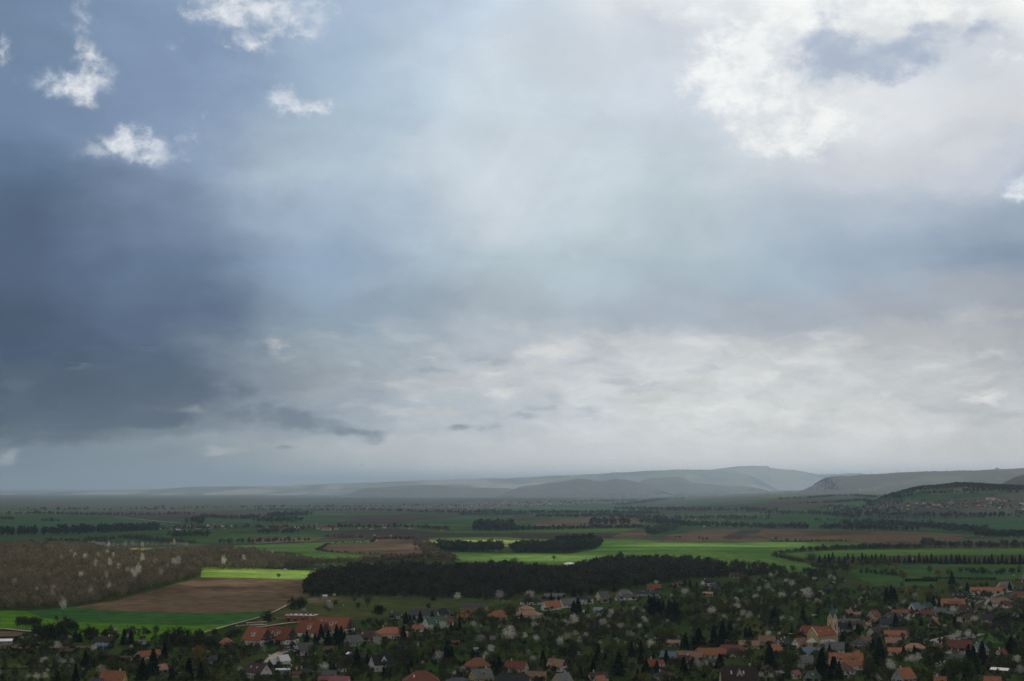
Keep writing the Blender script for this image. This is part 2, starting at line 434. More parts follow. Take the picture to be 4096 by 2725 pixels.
def mesh_np(name, verts, faces_flat, loop_start, loop_total, smooth=False, tone=None, matidx=None):
    me = bpy.data.meshes.new(name)
    me.vertices.add(len(verts)); me.vertices.foreach_set('co', np.asarray(verts, np.float32).ravel())
    me.loops.add(len(faces_flat)); me.loops.foreach_set('vertex_index', np.asarray(faces_flat, np.int32))
    me.polygons.add(len(loop_start))
    me.polygons.foreach_set('loop_start', np.asarray(loop_start, np.int32))
    me.polygons.foreach_set('loop_total', np.asarray(loop_total, np.int32))
    if matidx is not None:
        me.polygons.foreach_set('material_index', np.asarray(matidx, np.int32))
    me.polygons.foreach_set('use_smooth', np.full(len(loop_start), smooth))
    if tone is not None:
        a = me.attributes.new('tone', 'FLOAT', 'POINT'); a.data.foreach_set('value', np.asarray(tone, np.float32))
    me.update(calc_edges=True)
    return me

def grid_mesh(name, V, smooth=True):
    """V: (rows, cols, 3)"""
    r, c = V.shape[:2]
    i = np.arange(r * c).reshape(r, c)
    q = np.stack([i[:-1, :-1], i[:-1, 1:], i[1:, 1:], i[1:, :-1]], -1).reshape(-1, 4)
    return mesh_np(name, V.reshape(-1, 3), q.ravel(), np.arange(len(q)) * 4, np.full(len(q), 4), smooth)

class Shape:
    """collects polygons with material slots, builds ONE mesh object"""
    def __init__(self): self.v, self.f, self.m = [], [], []
    def poly(self, pts, m=0):
        n = len(self.v); self.v += [tuple(p) for p in pts]; self.f.append(list(range(n, n + len(pts)))); self.m.append(m)
    def box(self, x0, x1, y0, y1, z0, z1, m=0, top=True, bottom=True):
        a = [(x0, y0), (x1, y0), (x1, y1), (x0, y1)]
        for i in range(4):
            p, q = a[i], a[(i + 1) % 4]
            self.poly([(*p, z0), (*q, z0), (*q, z1), (*p, z1)], m)
        if top: self.poly([(x, y, z1) for x, y in a], m)
        if bottom: self.poly([(x, y, z0) for x, y in reversed(a)], m)
    def tube(self, p, q, r0, r1, n=5, m=0):
        p, q = Vector(p), Vector(q); d = (q - p).normalized()
        u = d.orthogonal().normalized(); v = d.cross(u)
        A = [p + (u * math.cos(6.2832 * i / n) + v * math.sin(6.2832 * i / n)) * r0 for i in range(n)]
        B = [q + (u * math.cos(6.2832 * i / n) + v * math.sin(6.2832 * i / n)) * r1 for i in range(n)]
        for i in range(n):
            j = (i + 1) % n
            self.poly([A[i], A[j], B[j], B[i]], m)
        self.poly(B, m)
    def build(self, name, mats, parent=None, smooth=False):
        me = bpy.data.meshes.new(name)
        me.from_pydata(self.v, [], self.f)
        for mm in mats: me.materials.append(mm)
        me.polygons.foreach_set('material_index', self.m)
        if smooth: me.polygons.foreach_set('use_smooth', [True] * len(self.f))
        me.update()
        return link(name, me, (), parent)

ALL = []     # (root, kind words, x, y, fixed label?)
def tag(o, category, label=None, group=None):
    o['category'] = category
    if label: o['label'] = label
    if group: o['group'] = group
    return o
def structure(o): o['kind'] = 'structure'; return o
def stuff(o, label, cat):
    o['kind'] = 'stuff'; o['label'] = label; o['category'] = cat; return o
def empty(name, loc, rz=0.0):
    o = bpy.data.objects.new(name, None); C.objects.link(o)
    o.location = loc; o.rotation_euler = (0, 0, rz); o.empty_display_size = 1.0
    return o

# ------------------------------------------------------------------ the lie of the land
CROP = {'A1': (0, 1800, 2.3018), 'A2': (1024, 1800, 2.3018), 'A3': (2048, 1800, 2.3018), 'A4': (3072, 1800, 2.3018),
        'A5': (0, 2225, 2.3018), 'A6': (1024, 2225, 2.3018), 'A7': (2048, 2225, 2.3018), 'A8': (3072, 2225, 2.3018),
        'B1': (0, 2425, 4.209), 'B2': (540, 2425, 4.209), 'B3': (1060, 2425, 4.209), 'B4': (1600, 2425, 4.209),
        'B5': (2120, 2425, 4.209), 'B6': (2640, 2425, 4.209), 'B7': (3060, 2400, 4.209), 'B8': (3536, 2280, 3.523)}
def px(c, x, y):
    ox, oy, s = CROP[c]
    return ox + x / s, oy + y / s

def g2(x, y, cx, cy, sx, sy, h):
    return h * np.exp(-((x - cx) / sx) ** 2 - ((y - cy) / sy) ** 2)
def sstep(x, a, b):
    t = np.clip((x - a) / (b - a), 0, 1); return t * t * (3 - 2 * t)
def land(x, y):
    x = np.asarray(x, float); y = np.asarray(y, float)
    z = g2(x, y, -640, 2080, 360, 480, 24) + g2(x, y, 40, 1700, 430, 170, 13) + g2(x, y, 215, 1330, 170, 160, 13)
    z = z + g2(x, y, 300, 2560, 420, 230, 9) + g2(x, y, 900, 2300, 500, 260, 5) + g2(x, y, -200, 2350, 260, 160, 4)
    z = z + g2(x, y, -100, 3100, 400, 200, 7) + g2(x, y, 700, 3300, 500, 200, 8) + g2(x, y, -900, 3500, 700, 300, 8)
    z = z + g2(x, y, 0, 4300, 700, 250, 9) + g2(x, y, -120, 1230, 160, 130, 4) + g2(x, y, -170, 1420, 120, 110, 3)
    az_ = x / np.maximum(y, 200)
    z = z + 62 * sstep(y, 4200, 7600) * sstep(az_, 0.06, 0.24)
    z = z + 18 * sstep(y, 9000, 11500) * np.exp(-((az_ - 0.02) / 0.07) ** 2) * (1 - sstep(y, 12500, 15000))
    z = z + 2.0 * np.sin(x / 310 + 1.0) * np.sin(y / 420) * sstep(y, 1200, 2500)
    up = np.clip(1 - y / 720.0, 0, 1.0)
    z = z + 118.0 * up ** 1.5 + np.where(y < 0, -y * 0.05, 0)
    return z

HILLS = []   # (name, distance, front, back, crest [(X, Y)], kind)
def hill(name, dist, front, back, crest, z0, mat, rough):
    xs = np.array([(px_[0] - 2048) / F for px_ in crest]); zs = np.array([CAM_H - (px_[1] - HORIZON) / F * dist * 1.0 for px_ in crest]) - (17.0 if dist == 5600 else 0.0)
    HILLS.append(dict(name=name, d=dist, f=front, b=back, a=xs, z=zs, z0=z0, mat=mat, rough=rough))
def cr(c, pts): return [px(c, *p) for p in pts]

hill('hill', 5600, 1500, 1500, cr('A4', [(420, 372), (600, 350), (750, 322), (900, 311), (1200, 306), (1500, 300), (1650, 284), (1720, 274), (1850, 278), (2050, 290), (2357, 302)]) + [(4250, 1938), (4400, 1942), (5200, 1946), (6200, 1952)], 0, 'patch', 2.5)
hill('hill', 7400, 1700, 2000, cr('A4', [(1600, 300), (1780, 280), (1950, 262), (2100, 240), (2357, 224)]) + [(4250, 1890), (4500, 1885), (4800, 1890), (5600, 1896), (6400, 1910)], 0, 'wood', 3)
hill('hill', 12500, 2500, 3000, cr('A4', [(60, 350), (160, 318), (300, 268), (500, 250), (700, 240), (1000, 222), (1350, 202), (1900, 190), (2357, 170)]) + [(4300, 1866), (4800, 1870), (5600, 1874), (6600, 1890)], 0, 'wood', 4)
hill('hill', 15500, 1300, 1800, cr('A3', [(-250, 395), (-100, 365), (0, 345), (250, 318), (420, 298), (520, 280), (600, 266), (680, 270), (760, 284), (860, 284), (960, 267), (1040, 274), (1150, 295), (1300, 335), (1450, 375), (1600, 400)]), 0, 'wood', 6)
hill('hill', 17500, 1300, 1800, cr('A3', [(900, 330), (1060, 276), (1250, 262), (1400, 253), (1510, 250), (1570, 262), (1650, 300), (1800, 318), (2000, 330), (2357, 345)]) + cr('A4', [(200, 370)]), 0, 'wood', 6)
hill('hill', 17000, 1300, 2000, cr('A2', [(650, 430), (820, 390), (1000, 355), (1250, 340), (1500, 326), (1700, 322), (1850, 345), (2000, 350), (2357, 350)]) + cr('A3', [(150, 370), (300, 400)]), 0, 'wood', 6)
hill('hill', 22000, 3000, 3500, cr('A1', [(-300, 400), (0, 398), (500, 388), (1000, 378), (1500, 362), (1740, 342), (2050, 338), (2357, 335)]) + cr('A2', [(300, 328), (500, 320), (760, 310), (1050, 303), (1300, 292), (1560, 281), (1900, 268), (2357, 260)])
     + cr('A3', [(200, 250), (450, 236), (650, 230), (950, 211), (1300, 192), (1600, 181), (1800, 186), (2000, 212), (2150, 235), (2357, 260)]) + cr('A4', [(200, 290)]), 0, 'patch', 6)
hill('hill', 25500, 3000, 3000, cr('A3', [(1500, 215), (1850, 180), (2000, 161), (2200, 146), (2357, 152)]) + cr('A4', [(0, 166), (120, 180), (220, 184), (330, 205), (450, 228), (620, 226), (760, 216), (900, 214), (1020, 222), (1200, 240)]), 0, 'patch', 6)
hill('hill', 13500, 800, 1000, cr('A2', [(1180, 520), (1280, 490), (1400, 468), (1700, 452), (1880, 452), (2000, 474), (2060, 500)]), 0, 'wood', 6)
hill('hill', 12500, 700, 900, cr('A2', [(-250, 520), (-50, 490), (60, 479), (180, 484), (430, 490), (560, 515)]), 0, 'wood', 6)
hill('hill', 13000, 900, 1200, cr('A2', [(1950, 470), (2100, 432), (2250, 420), (2357, 424)]) + cr('A3', [(100, 430), (250, 440), (400, 455)]), 0, 'patch', 6)

def hill_z(h, x, y):
    a = x / np.maximum(y, 1.0)
    crest = np.interp(a, h['a'], h['z'])
    edge = sstep(a, h['a'][0] - 0.004, h['a'][0] + {5600: 0.08, 7400: 0.06, 12500: 0.045, 25500: 0.025}.get(h['d'], 0.03)) * (1 - sstep(a, h['a'][-1] - 0.03, h['a'][-1] + 0.004))
    t = np.where(y < h['d'], (y - h['d']) / h['f'], (y - h['d']) / h['b'])
    t = np.clip(np.abs(t), 0, 1)
    s = 0.5 + 0.5 * np.cos(np.pi * t)
    return h['z0'] - 12 + (crest - h['z0'] + 12) * s * edge
def ground(x, y):
    z = land(x, y)
    for h in HILLS:
        z = np.maximum(z, hill_z(h, np.asarray(x, float), np.asarray(y, float)))
    return z

MARCH = np.concatenate([np.geomspace(650, 12000, 900), np.geomspace(12050, 60000, 500)])
def at(X, Y):
    """where the sight line through photo pixel (X, Y) meets the ground"""
    d = pix_dir(X, Y)
    x = MARCH * d[0] / d[1]; z = CAM_H + MARCH * d[2] / d[1]
    under = z <= ground(x, MARCH)
    if not under.any():
        y = 60000.0; return np.array([y * d[0] / d[1], y, 0.0])
    i = int(np.argmax(under)); lo, hi = MARCH[max(i - 1, 0)], MARCH[i]
    for _ in range(14):
        m = 0.5 * (lo + hi)
        if CAM_H + m * d[2] / d[1] <= float(ground(m * d[0] / d[1], m)): hi = m
        else: lo = m
    return np.array([hi * d[0] / d[1], hi, float(ground(hi * d[0] / d[1], hi))])
def atc(c, x, y): return at(*px(c, x, y))
def project(p):
    cp, sp = math.cos(PITCH), math.sin(PITCH)
    x, y, z = p[0], p[1], p[2] - CAM_H
    dep = y * cp + z * sp
    return 2048 + F * x / dep, 1362.5 - F * (-y * sp + z * cp) / dep

# ground sheet
ys = np.concatenate([np.linspace(-600, 600, 25)[:-1], np.geomspace(600, 6000, 230)[:-1], np.geomspace(6000, 90000, 90)])
us = np.linspace(-1, 1, 281)
Yg, Ug = np.meshgrid(ys, us, indexing='ij')
Xg = Ug * (np.maximum(Yg, 0) * 0.62 + 1300)
gm = grid_mesh('ground', np.stack([Xg, Yg, land(Xg, Yg)], -1))
def b_ground(k, bs, out):
    p = geo_pos(k); x, y, z = k.sep(p)
    # near: rough grass and gardens; far: a patchwork of fields
    n1 = k.noise(p, 0.012, 6, 0.6); n2 = k.noise(p, 0.15, 5, 0.65); n3 = k.noise(p, 0.0035, 4, 0.5)
    grass = k.mix(k.smooth(n1, 0.35, 0.65), (0.040, 0.070, 0.020), (0.072, 0.082, 0.030))
    grass = k.mix(k.smooth(n3, 0.45, 0.62), grass, (0.036, 0.070, 0.018))
    grass = k.vec('SCALE', grass, k.smooth(n2, 0.25, 0.75, 0.72, 1.28))
    vor = k.n.new('ShaderNodeTexVoronoi'); vor.feature = 'F1'
    k.l.new(k.vec('ADD', k.vec('MULTIPLY', p, (0.0011, 0.00085, 0)), k.vec('MULTIPLY', k.vec('SUBTRACT', k.noise(p, 0.0007, 3, 0.5, col=True), (.5, .5, .5)), (0.5, 0.5, 0))), vor.inputs['Vector'])
    vor.inputs['Scale'].default_value = 1.0
    r, g, b = k.sep(vor.outputs['Color'])
    patch = k.ramp(r, [(0.0, (0.055, 0.105, 0.040)), (0.30, (0.075, 0.11, 0.055)), (0.45, (0.10, 0.075, 0.058)), (0.62, (0.042, 0.095, 0.045)), (0.75, (0.075, 0.06, 0.05)), (0.9, (0.11, 0.12, 0.075))], 'CONSTANT')
    patch = k.vec('SCALE', patch, k.smooth(k.noise(p, 0.01, 4, 0.6), 0.25, 0.75, 0.8, 1.2))
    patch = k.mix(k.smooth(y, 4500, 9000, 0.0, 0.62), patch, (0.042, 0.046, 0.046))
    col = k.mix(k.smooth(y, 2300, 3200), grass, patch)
    k.l.new(col, bs.inputs['Base Color']); bs.inputs['Specular IOR Level'].default_value = 0.0
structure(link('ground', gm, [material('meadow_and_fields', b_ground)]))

def b_hillwood(k, bs, out):
    p = geo_pos(k)
    n = k.noise(k.vec('MULTIPLY', p, (1, 1, 2)), 0.018, 6, 0.7); n2 = k.noise(p, 0.0016, 4, 0.55); n3 = k.noise(p, 0.004, 3, 0.5)
    col = k.mix(k.smooth(n, 0.3, 0.7), (0.030, 0.030, 0.026), (0.062, 0.056, 0.046))
    col = k.mix(k.smooth(n2, 0.58, 0.66), col, (0.085, 0.09, 0.05))
    col = k.mix(k.smooth(n3, 0.66, 0.72), col, (0.12, 0.095, 0.075))
    k.l.new(col, bs.inputs['Base Color']); bs.inputs['Specular IOR Level'].default_value = 0.05
def b_hillpatch(k, bs, out):
    p = geo_pos(k)
    n = k.noise(p, 0.0013, 5, 0.6); n2 = k.noise(k.vec('MULTIPLY', p, (1, 0.45, 1)), 0.0007, 4, 0.5)
    col = k.mix(k.smooth(n, 0.42, 0.56), (0.045, 0.045, 0.038), (0.10, 0.11, 0.07))
    col = k.mix(k.smooth(n2, 0.54, 0.60), col, (0.21, 0.195, 0.155))
    k.l.new(col, bs.inputs['Base Color']); bs.inputs['Specular IOR Level'].default_value = 0.05
M_HW, M_HP = material('wooded_hillside', b_hillwood), material('fields_on_hillside', b_hillpatch)
def bumps(x, y, s):
    return np.sin(x / s + 0.3 * np.sin(y / s * 1.7)) + 0.6 * np.sin(x / s * 2.3 + 1.7 + y / s) + 0.4 * np.sin(x / s * 5.1 + 2.1 * np.sin(y / s * 3.1))
for h in HILLS:
    n = int(min(420, max(140, (h['a'][-1] - h['a'][0]) * 1500)))
    a = np.linspace(h['a'][0] - 0.004, h['a'][-1] + 0.004, n)
    t = np.linspace(-1, 1, 61)
    yy = np.where(t < 0, h['d'] + t * h['f'], h['d'] + t * h['b'])
    Y2, A2 = np.meshgrid(yy, a, indexing='ij')
    X2 = A2 * Y2
    Z2 = hill_z(h, X2, Y2) + h['rough'] * bumps(X2, Y2, h['d'] * 0.0035) * 0.35 + rng.normal(0, h['rough'] * 0.22, X2.shape)
    o = structure(link(h['name'], grid_mesh(h['name'], np.stack([X2, Y2, Z2], -1)), [M_HW if h['mat'] == 'wood' else M_HP]))

# ------------------------------------------------------------------ fields
GREEN = field_mat('young_wheat', (0.078, 0.165, 0.038), (0.118, 0.215, 0.052), c3=(0.095, 0.150, 0.045))
LIME = field_mat('bright_pasture', (0.150, 0.245, 0.045), (0.20, 0.30, 0.075), c3=(0.19, 0.24, 0.08))
TEAL = field_mat('dark_wheat', (0.038, 0.105, 0.050), (0.055, 0.125, 0.058))
SOIL = field_mat('ploughed_soil', (0.098, 0.070, 0.044), (0.168, 0.120, 0.077), c3=(0.20, 0.145, 0.096), amt=0.7)
DSOIL = field_mat('dark_ploughed_soil', (0.058, 0.046, 0.040), (0.080, 0.064, 0.056), amt=0.7)
STRAW = field_mat('pale_stubble', (0.24, 0.25, 0.10), (0.30, 0.30, 0.14))
MEADOW = field_mat('dry_meadow', (0.066, 0.086, 0.028), (0.098, 0.104, 0.040), c3=(0.052, 0.080, 0.024), scale=0.012)
GRASSG = field_mat('green_meadow', (0.05, 0.105, 0.032), (0.07, 0.135, 0.040), scale=0.01)
DEARTH = field_mat('bare_earth', (0.16, 0.115, 0.08), (0.22, 0.165, 0.12))
M_ROAD = field_mat('pale_track', (0.42, 0.37, 0.31), (0.50, 0.45, 0.38), scale=0.05)
M_ASPHALT = field_mat('grey_asphalt', (0.26, 0.255, 0.26), (0.32, 0.315, 0.32), scale=0.05)

n_field = [0]
def world_poly(pts):
    return [at(*px(*p)) for p in pts]
def drape(name, pts, mat, lift=None, kind='structure'):
    """a field sheet laid over the land inside an outline of crop points"""
    n_field[0] += 1
    W = [p[:2] for p in world_poly(pts)]
    # densify the outline
    P = []
    for i in range(len(W)):
        a, b = W[i], W[(i + 1) % len(W)]
        m = max(1, int(np.linalg.norm(b - a) / 60))
        for j in range(m): P.append(a + (b - a) * j / m)
    P = np.array(P)
    size = max(np.ptp(P[:, 0]), np.ptp(P[:, 1]))
    step = max(18.0, size / 45)
    gx = np.arange(P[:, 0].min(), P[:, 0].max(), step); gy = np.arange(P[:, 1].min(), P[:, 1].max(), step)
    inner = [(x, y) for x in gx for y in gy]
    vin = [Vector((float(p[0]), float(p[1]))) for p in P] + [Vector((float(a), float(b))) for a, b in inner]
    n = len(P)
    v, e, f = delaunay_2d_cdt(vin, [(i, (i + 1) % n) for i in range(n)], [list(range(n))], 1, 0.01)[:3]
    if not f: return None
    vx = np.array([p.x for p in v]); vy = np.array([p.y for p in v])
    off = 0.2 + 0.012 * n_field[0] + np.maximum(vy - 2000, 0) * 2.5e-4
    z = ground(vx, vy) + (off if lift is None else lift)
    me = bpy.data.meshes.new(name)
    me.from_pydata(list(zip(vx.tolist(), vy.tolist(), z.tolist())), [], [list(q) for q in f])
    me.polygons.foreach_set('use_smooth', [True] * len(f)); me.update()
    o = link(name, me, [mat])
    # the triangulation may come out facing down
    if me.polygons[0].normal.z < 0: me.flip_normals()
    return structure(o)
def D(name, mat, *runs):
    pts = []
    for r in runs:
        pts += [(r[0], x, y) for x, y in r[1]]
    return drape(name, pts, mat)

D('field', field_mat('fresh_grass', (0.085, 0.200, 0.018), (0.115, 0.24, 0.026)), ('A5', [(-60, 503), (240, 507), (400, 572), (700, 610), (1100, 620), (1700, 642), (2000, 636), (2150, 630), (1880, 720), (1300, 790), (700, 720), (330, 690), (-60, 670)]))
D('field', field_mat('late_wheat', (0.045, 0.125, 0.034), (0.062, 0.150, 0.044)), ('A5', [(240, 507), (480, 490), (690, 468), (950, 500), (1300, 513), (1800, 523), (2357, 514)]), ('A6', [(130, 503), (310, 452), (180, 505), (0, 570)]), ('A5', [(2150, 630), (2000, 636), (1700, 642), (1100, 620), (700, 610), (400, 572)]))
D('ploughed_field', SOIL, ('A5', [(690, 470), (900, 435), (1100, 405), (1400, 320), (1600, 260), (1850, 196), (2357, 206)]), ('A6', [(200, 212), (470, 222), (520, 300), (480, 390), (400, 420), (300, 455), (130, 505), (0, 516)]), ('A5', [(1800, 525), (1300, 515), (950, 500)]))
D('pasture', LIME, ('A5', [(1850, 100), (2357, 108)]), ('A6', [(280, 128), (560, 135), (640, 112), (850, 92), (1250, 78), (1700, 82), (2100, 80), (2060, 130), (800, 170), (520, 222), (460, 221), (0, 208)]), ('A5', [(2357, 205), (1850, 197)]))
D('meadow', MEADOW, ('A6', [(140, 510), (300, 457), (480, 385), (700, 365), (1200, 360), (1700, 380), (2200, 395), (2357, 400), (2357, 430), (2150, 470), (1700, 480), (1230, 560), (900, 590), (600, 600), (260, 640), (60, 650), (0, 600)]))
D('bare_ground', DEARTH, ('A6', [(470, 395), (600, 380), (780, 383), (700, 405), (560, 425), (480, 435)]))
# middle distance
D('field', GREEN, ('A3', [(740, 815), (1000, 818), (1200, 826), (1400, 850), (1700, 852), (2357, 850)]), ('A4', [(760, 851), (870, 862), (900, 880), (800, 900), (400, 905), (150, 935), (60, 975), (340, 1040), (560, 1140), (250, 1160), (0, 1120)]),
  ('A3', [(2200, 1100), (1900, 1060), (1300, 1030), (700, 1060), (300, 1075), (0, 1060)]), ('A2', [(1850, 1042), (1830, 1020), (1790, 945), (2357, 952)]), ('A3', [(540, 958), (760, 920), (830, 865)]))
D('field', STRAW, ('A2', [(1590, 832), (2357, 826)]), ('A3', [(200, 826), (340, 826), (310, 860), (0, 890)]), ('A2', [(2357, 895), (1640, 885)]))
D('field', GREEN, ('A2', [(1585, 812), (2357, 804)]), ('A3', [(0, 814), (345, 822), (340, 828), (0, 835)]), ('A2', [(2357, 836), (1600, 833)]))
D('ploughed_field', SOIL, ('A2', [(560, 932), (650, 878), (1060, 858), (1140, 824), (1490, 830), (1500, 870), (1560, 930), (1590, 968), (1200, 976), (700, 946)]))
D('field', GREEN, ('A2', [(-200, 882), (0, 875), (480, 860), (700, 850), (1060, 833), (1070, 856), (650, 874), (540, 933), (700, 948), (1200, 978), (1150, 990), (940, 1030), (500, 990), (350, 950), (0, 930), (-200, 920)]))
D('ploughed_field', DSOIL, ('A2', [(620, 780), (900, 746), (1250, 729), (1480, 746), (1700, 770), (2357, 773)]), ('A3', [(0, 769), (500, 765), (1010, 765), (920, 815), (770, 820), (345, 820), (0, 812)]), ('A2', [(2357, 804), (1580, 810), (1490, 828), (1140, 822), (1000, 805), (700, 800)]))
D('field', GREEN, ('A2', [(1480, 749), (1900, 755), (2357, 750)]), ('A3', [(0, 744), (500, 735), (900, 727), (1180, 728), (1100, 750), (1010, 764), (0, 768)]), ('A2', [(2357, 772), (1700, 768)]))
D('ploughed_field', SOIL, ('A3', [(920, 815), (1010, 766), (1180, 738), (1260, 740), (1275, 785), (1240, 820)]))
D('ploughed_field', SOIL, ('A3', [(1390, 808), (1650, 736), (2357, 730)]), ('A4', [(0, 732), (700, 740), (1150, 750), (1500, 765), (1950, 790), (1700, 850), (1400, 868), (1000, 866), (760, 850), (0, 840)]), ('A3', [(2357, 848), (1700, 850), (1400, 848), (1200, 824), (1000, 817), (1240, 818)]))
D('ploughed_field', DSOIL, ('A3', [(1930, 822), (2020, 775), (2110, 735), (2310, 734), (2200, 780), (2100, 824)]))
D('field', TEAL, ('A3', [(1270, 806), (1295, 785), (1450, 755), (1640, 740), (1500, 772), (1380, 806)]))
D('ploughed_field', SOIL, ('A3', [(200, 700), (300, 670), (450, 645), (700, 630), (900, 626), (1080, 634), (1290, 690), (1000, 705)]))
D('ploughed_field', DSOIL, ('A3', [(-200, 610), (200, 612), (330, 628), (330, 636), (0, 650), (-300, 660), (-400, 640)]))
D('field', GREEN, ('A4', [(150, 958), (270, 946), (500, 935), (900, 924), (1500, 915), (2500, 908), (2500, 968), (1500, 972), (900, 984), (480, 992), (320, 998)]))
D('ploughed_field', DSOIL, ('A4', [(320, 998), (480, 992), (900, 984), (1500, 972), (2500, 968), (2500, 985), (1500, 1005), (900, 1020), (480, 1020)]))
D('meadow', GRASSG, ('A4', [(760, 1110), (1000, 1070), (1600, 1060), (2500, 1060), (2500, 1190), (1700, 1200), (1000, 1260), (850, 1200)]))
D('field', TEAL, ('A4', [(230, 655), (500, 625), (1040, 610), (1055, 640), (1650, 645), (2357, 608), (2500, 600), (2500, 740), (2050, 742), (1990, 690), (1640, 700), (1400, 720), (1000, 700), (500, 690)]))
D('field', TEAL, ('A4', [(480, 508), (900, 472), (1500, 424), (2050, 405), (2300, 392), (2000, 430), (1600, 472), (1200, 492), (700, 518)]))
D('field', MEADOW, ('A4', [(-100, 425), (300, 412), (580, 415), (450, 440), (0, 470)]))
D('ploughed_field', DSOIL, ('A4', [(-200, 500), (0, 488), (200, 486), (330, 500), (100, 515), (-200, 525)]))
D('field', MEADOW, ('A4', [(750, 390), (1000, 396), (1400, 375), (1800, 350), (1500, 400), (1100, 425), (850, 410)]))
D('field', TEAL, ('A1', [(-200, 690), (0, 682), (500, 655), (900, 640), (1050, 622), (1300, 640), (1650, 676), (1450, 702), (700, 722), (0, 748), (-200, 755)]))
D('ploughed_field', DSOIL, ('A1', [(560, 656), (800, 638), (1050, 622), (900, 642), (700, 655)]))
D('ploughed_field', DSOIL, ('A1', [(1190, 616), (1500, 604), (1760, 602), (1740, 632), (1480, 664), (1320, 640)]))
D('field', TEAL, ('A1', [(1490, 668), (1740, 632), (1900, 636), (2357, 650), (2357, 690), (1900, 690), (1700, 680)]))
D('field', GRASSG, ('A1', [(1190, 792), (1560, 790), (1700, 825), (1880, 770), (2357, 776), (2500, 790), (2500, 860), (2000, 866), (1700, 850), (1450, 835)]))
D('field', GRASSG, ('A1', [(940, 772), (1500, 752), (2357, 742), (2357, 750), (1500, 768), (1000, 782)]))
D('field', GRASSG, ('A2', [(-50, 780), (440, 779), (600, 804), (600, 814), (0, 802)]))
D('ploughed_field', SOIL, ('A2', [(-50, 803), (300, 806), (640, 815), (480, 855), (200, 846), (-50, 850)]))
D('field', TEAL, ('A2', [(290, 655), (430, 627), (980, 640), (800, 660), (640, 680), (440, 682)]))
D('ploughed_field', DSOIL, ('A2', [(620, 682), (800, 660), (990, 642), (1560, 630), (1350, 665), (1200, 684), (1000, 692)]))
D('ploughed_field', DSOIL, ('A2', [(380, 622), (1100, 606), (2000, 594), (2357, 592), (1800, 628), (1000, 642)]))
D('field', TEAL, ('A2', [(1200, 686), (1500, 650), (1900, 616), (2357, 608), (2357, 625), (2000, 650), (1600, 692)]))
D('field', GRASSG, ('A2', [(490, 588), (1000, 588), (1560, 590), (900, 606), (490, 610)]))
D('field', TEAL, ('A3', [(-100, 535), (400, 532), (900, 540), (1230, 550), (1230, 566), (400, 558), (-100, 552)]))
D('field', TEAL, ('A3', [(1920, 612), (2357, 606), (2500, 612), (2357, 640), (1990, 640)]))
D('field', MEADOW, ('A3', [(1550, 440), (1900, 425), (2357, 420), (2357, 436), (1900, 445), (1600, 462)]))
D('field', TEAL, ('A3', [(1640, 510), (2000, 495), (2357, 468), (2357, 490), (2000, 512), (1700, 525)]))
D('clearing', LIME, ('A1', [(1960, 992), (2100, 960), (2250, 940), (2357, 925), (2357, 1000), (2150, 1004)]))
D('clearing', STRAW, ('A1', [(1170, 918), (1500, 900), (1530, 905), (1350, 935)]))
# gardens and paths near the village
D('meadow', GRASSG, ('A8', [(1930, 770), (2060, 725), (2357, 690), (2500, 690), (2500, 810), (2300, 820), (1940, 810)]))
D('meadow', GRASSG, ('A8', [(1130, 250), (1300, 225), (1550, 240), (1540, 275), (1300, 300), (1150, 290)]))
D('garden', MEADOW, ('B5', [(170, 240), (330, 200), (560, 280), (740, 370), (560, 420), (300, 350)]))
D('vineyard_ground', MEADOW, ('B1', [(-100, 990), (600, 985), (1200, 990), (1200, 1050), (600, 1055), (-100, 1060)]))
D('bare_ground', DEARTH, ('B1', [(-100, 670), (450, 665), (700, 690), (1500, 690), (1500, 720), (600, 730), (-100, 740)]))
D('bare_ground', DEARTH, ('B1', [(-100, 440), (250, 440), (480, 470), (300, 520), (-100, 540)]))

def strip(name, mat, pts, width, lift):
    """a road or path along crop points"""
    P = [at(*px(*p))[:2] for p in pts]
    Q = []
    for a, b in zip(P[:-1], P[1:]):
        m = max(1, int(np.linalg.norm(b - a) / 12))
        Q += [a + (b - a) * j / m for j in range(m)]
    Q.append(P[-1]); Q = np.array(Q)
    T = np.gradient(Q, axis=0); T /= np.linalg.norm(T, axis=1)[:, None] + 1e-9
    N = np.stack([-T[:, 1], T[:, 0]], 1)
    rows = []
    for o_ in (-0.5, 0, 0.5):
        q = Q + N * width * o_
        rows.append(np.stack([q[:, 0], q[:, 1], land(q[:, 0], q[:, 1]) + lift], 1))
    me = grid_mesh(name, np.array(rows))
    if me.polygons[0].normal.z < 0: me.flip_normals()
    return structure(link(name, me, [mat]))
strip('path', M_ROAD, [('A5', -80, 676), ('A5', 60, 683), ('A5', 200, 697), ('A5', 330, 708)], 4.5, 1.3)
strip('path', M_ROAD, [('A5', 1870, 715), ('A5', 2050, 665), ('A6', -100, 610), ('A6', 60, 565), ('A6', 180, 515), ('A6', 300, 455)], 2.5, 1.3)
strip('path', M_ROAD, [('A6', -40, 672), ('A6', 60, 662), ('A6', 150, 648), ('A6', 260, 632), ('A6', 420, 615)], 4.0, 1.3)
strip('road', M_ROAD, [('A6', 110, 985), ('A6', 150, 940), ('A6', 215, 895), ('A6', 290, 868), ('A6', 360, 858)], 7.0, 0.3)
strip('road', M_ASPHALT, [('B8', 1090, 560), ('B8', 1200, 500), ('B8', 1330, 440), ('B8', 1440, 400), ('B8', 1540, 365), ('B8', 1640, 330), ('B8', 1780, 300)], 9.0, 0.5)
strip('road', M_ROAD, [('A2', 620, 692), ('A2', 900, 690), ('A2', 1300, 694), ('A2', 1700, 698), ('A2', 2357, 704), ('A3', 200, 704), ('A3', 700, 708)], 9, 2.0)
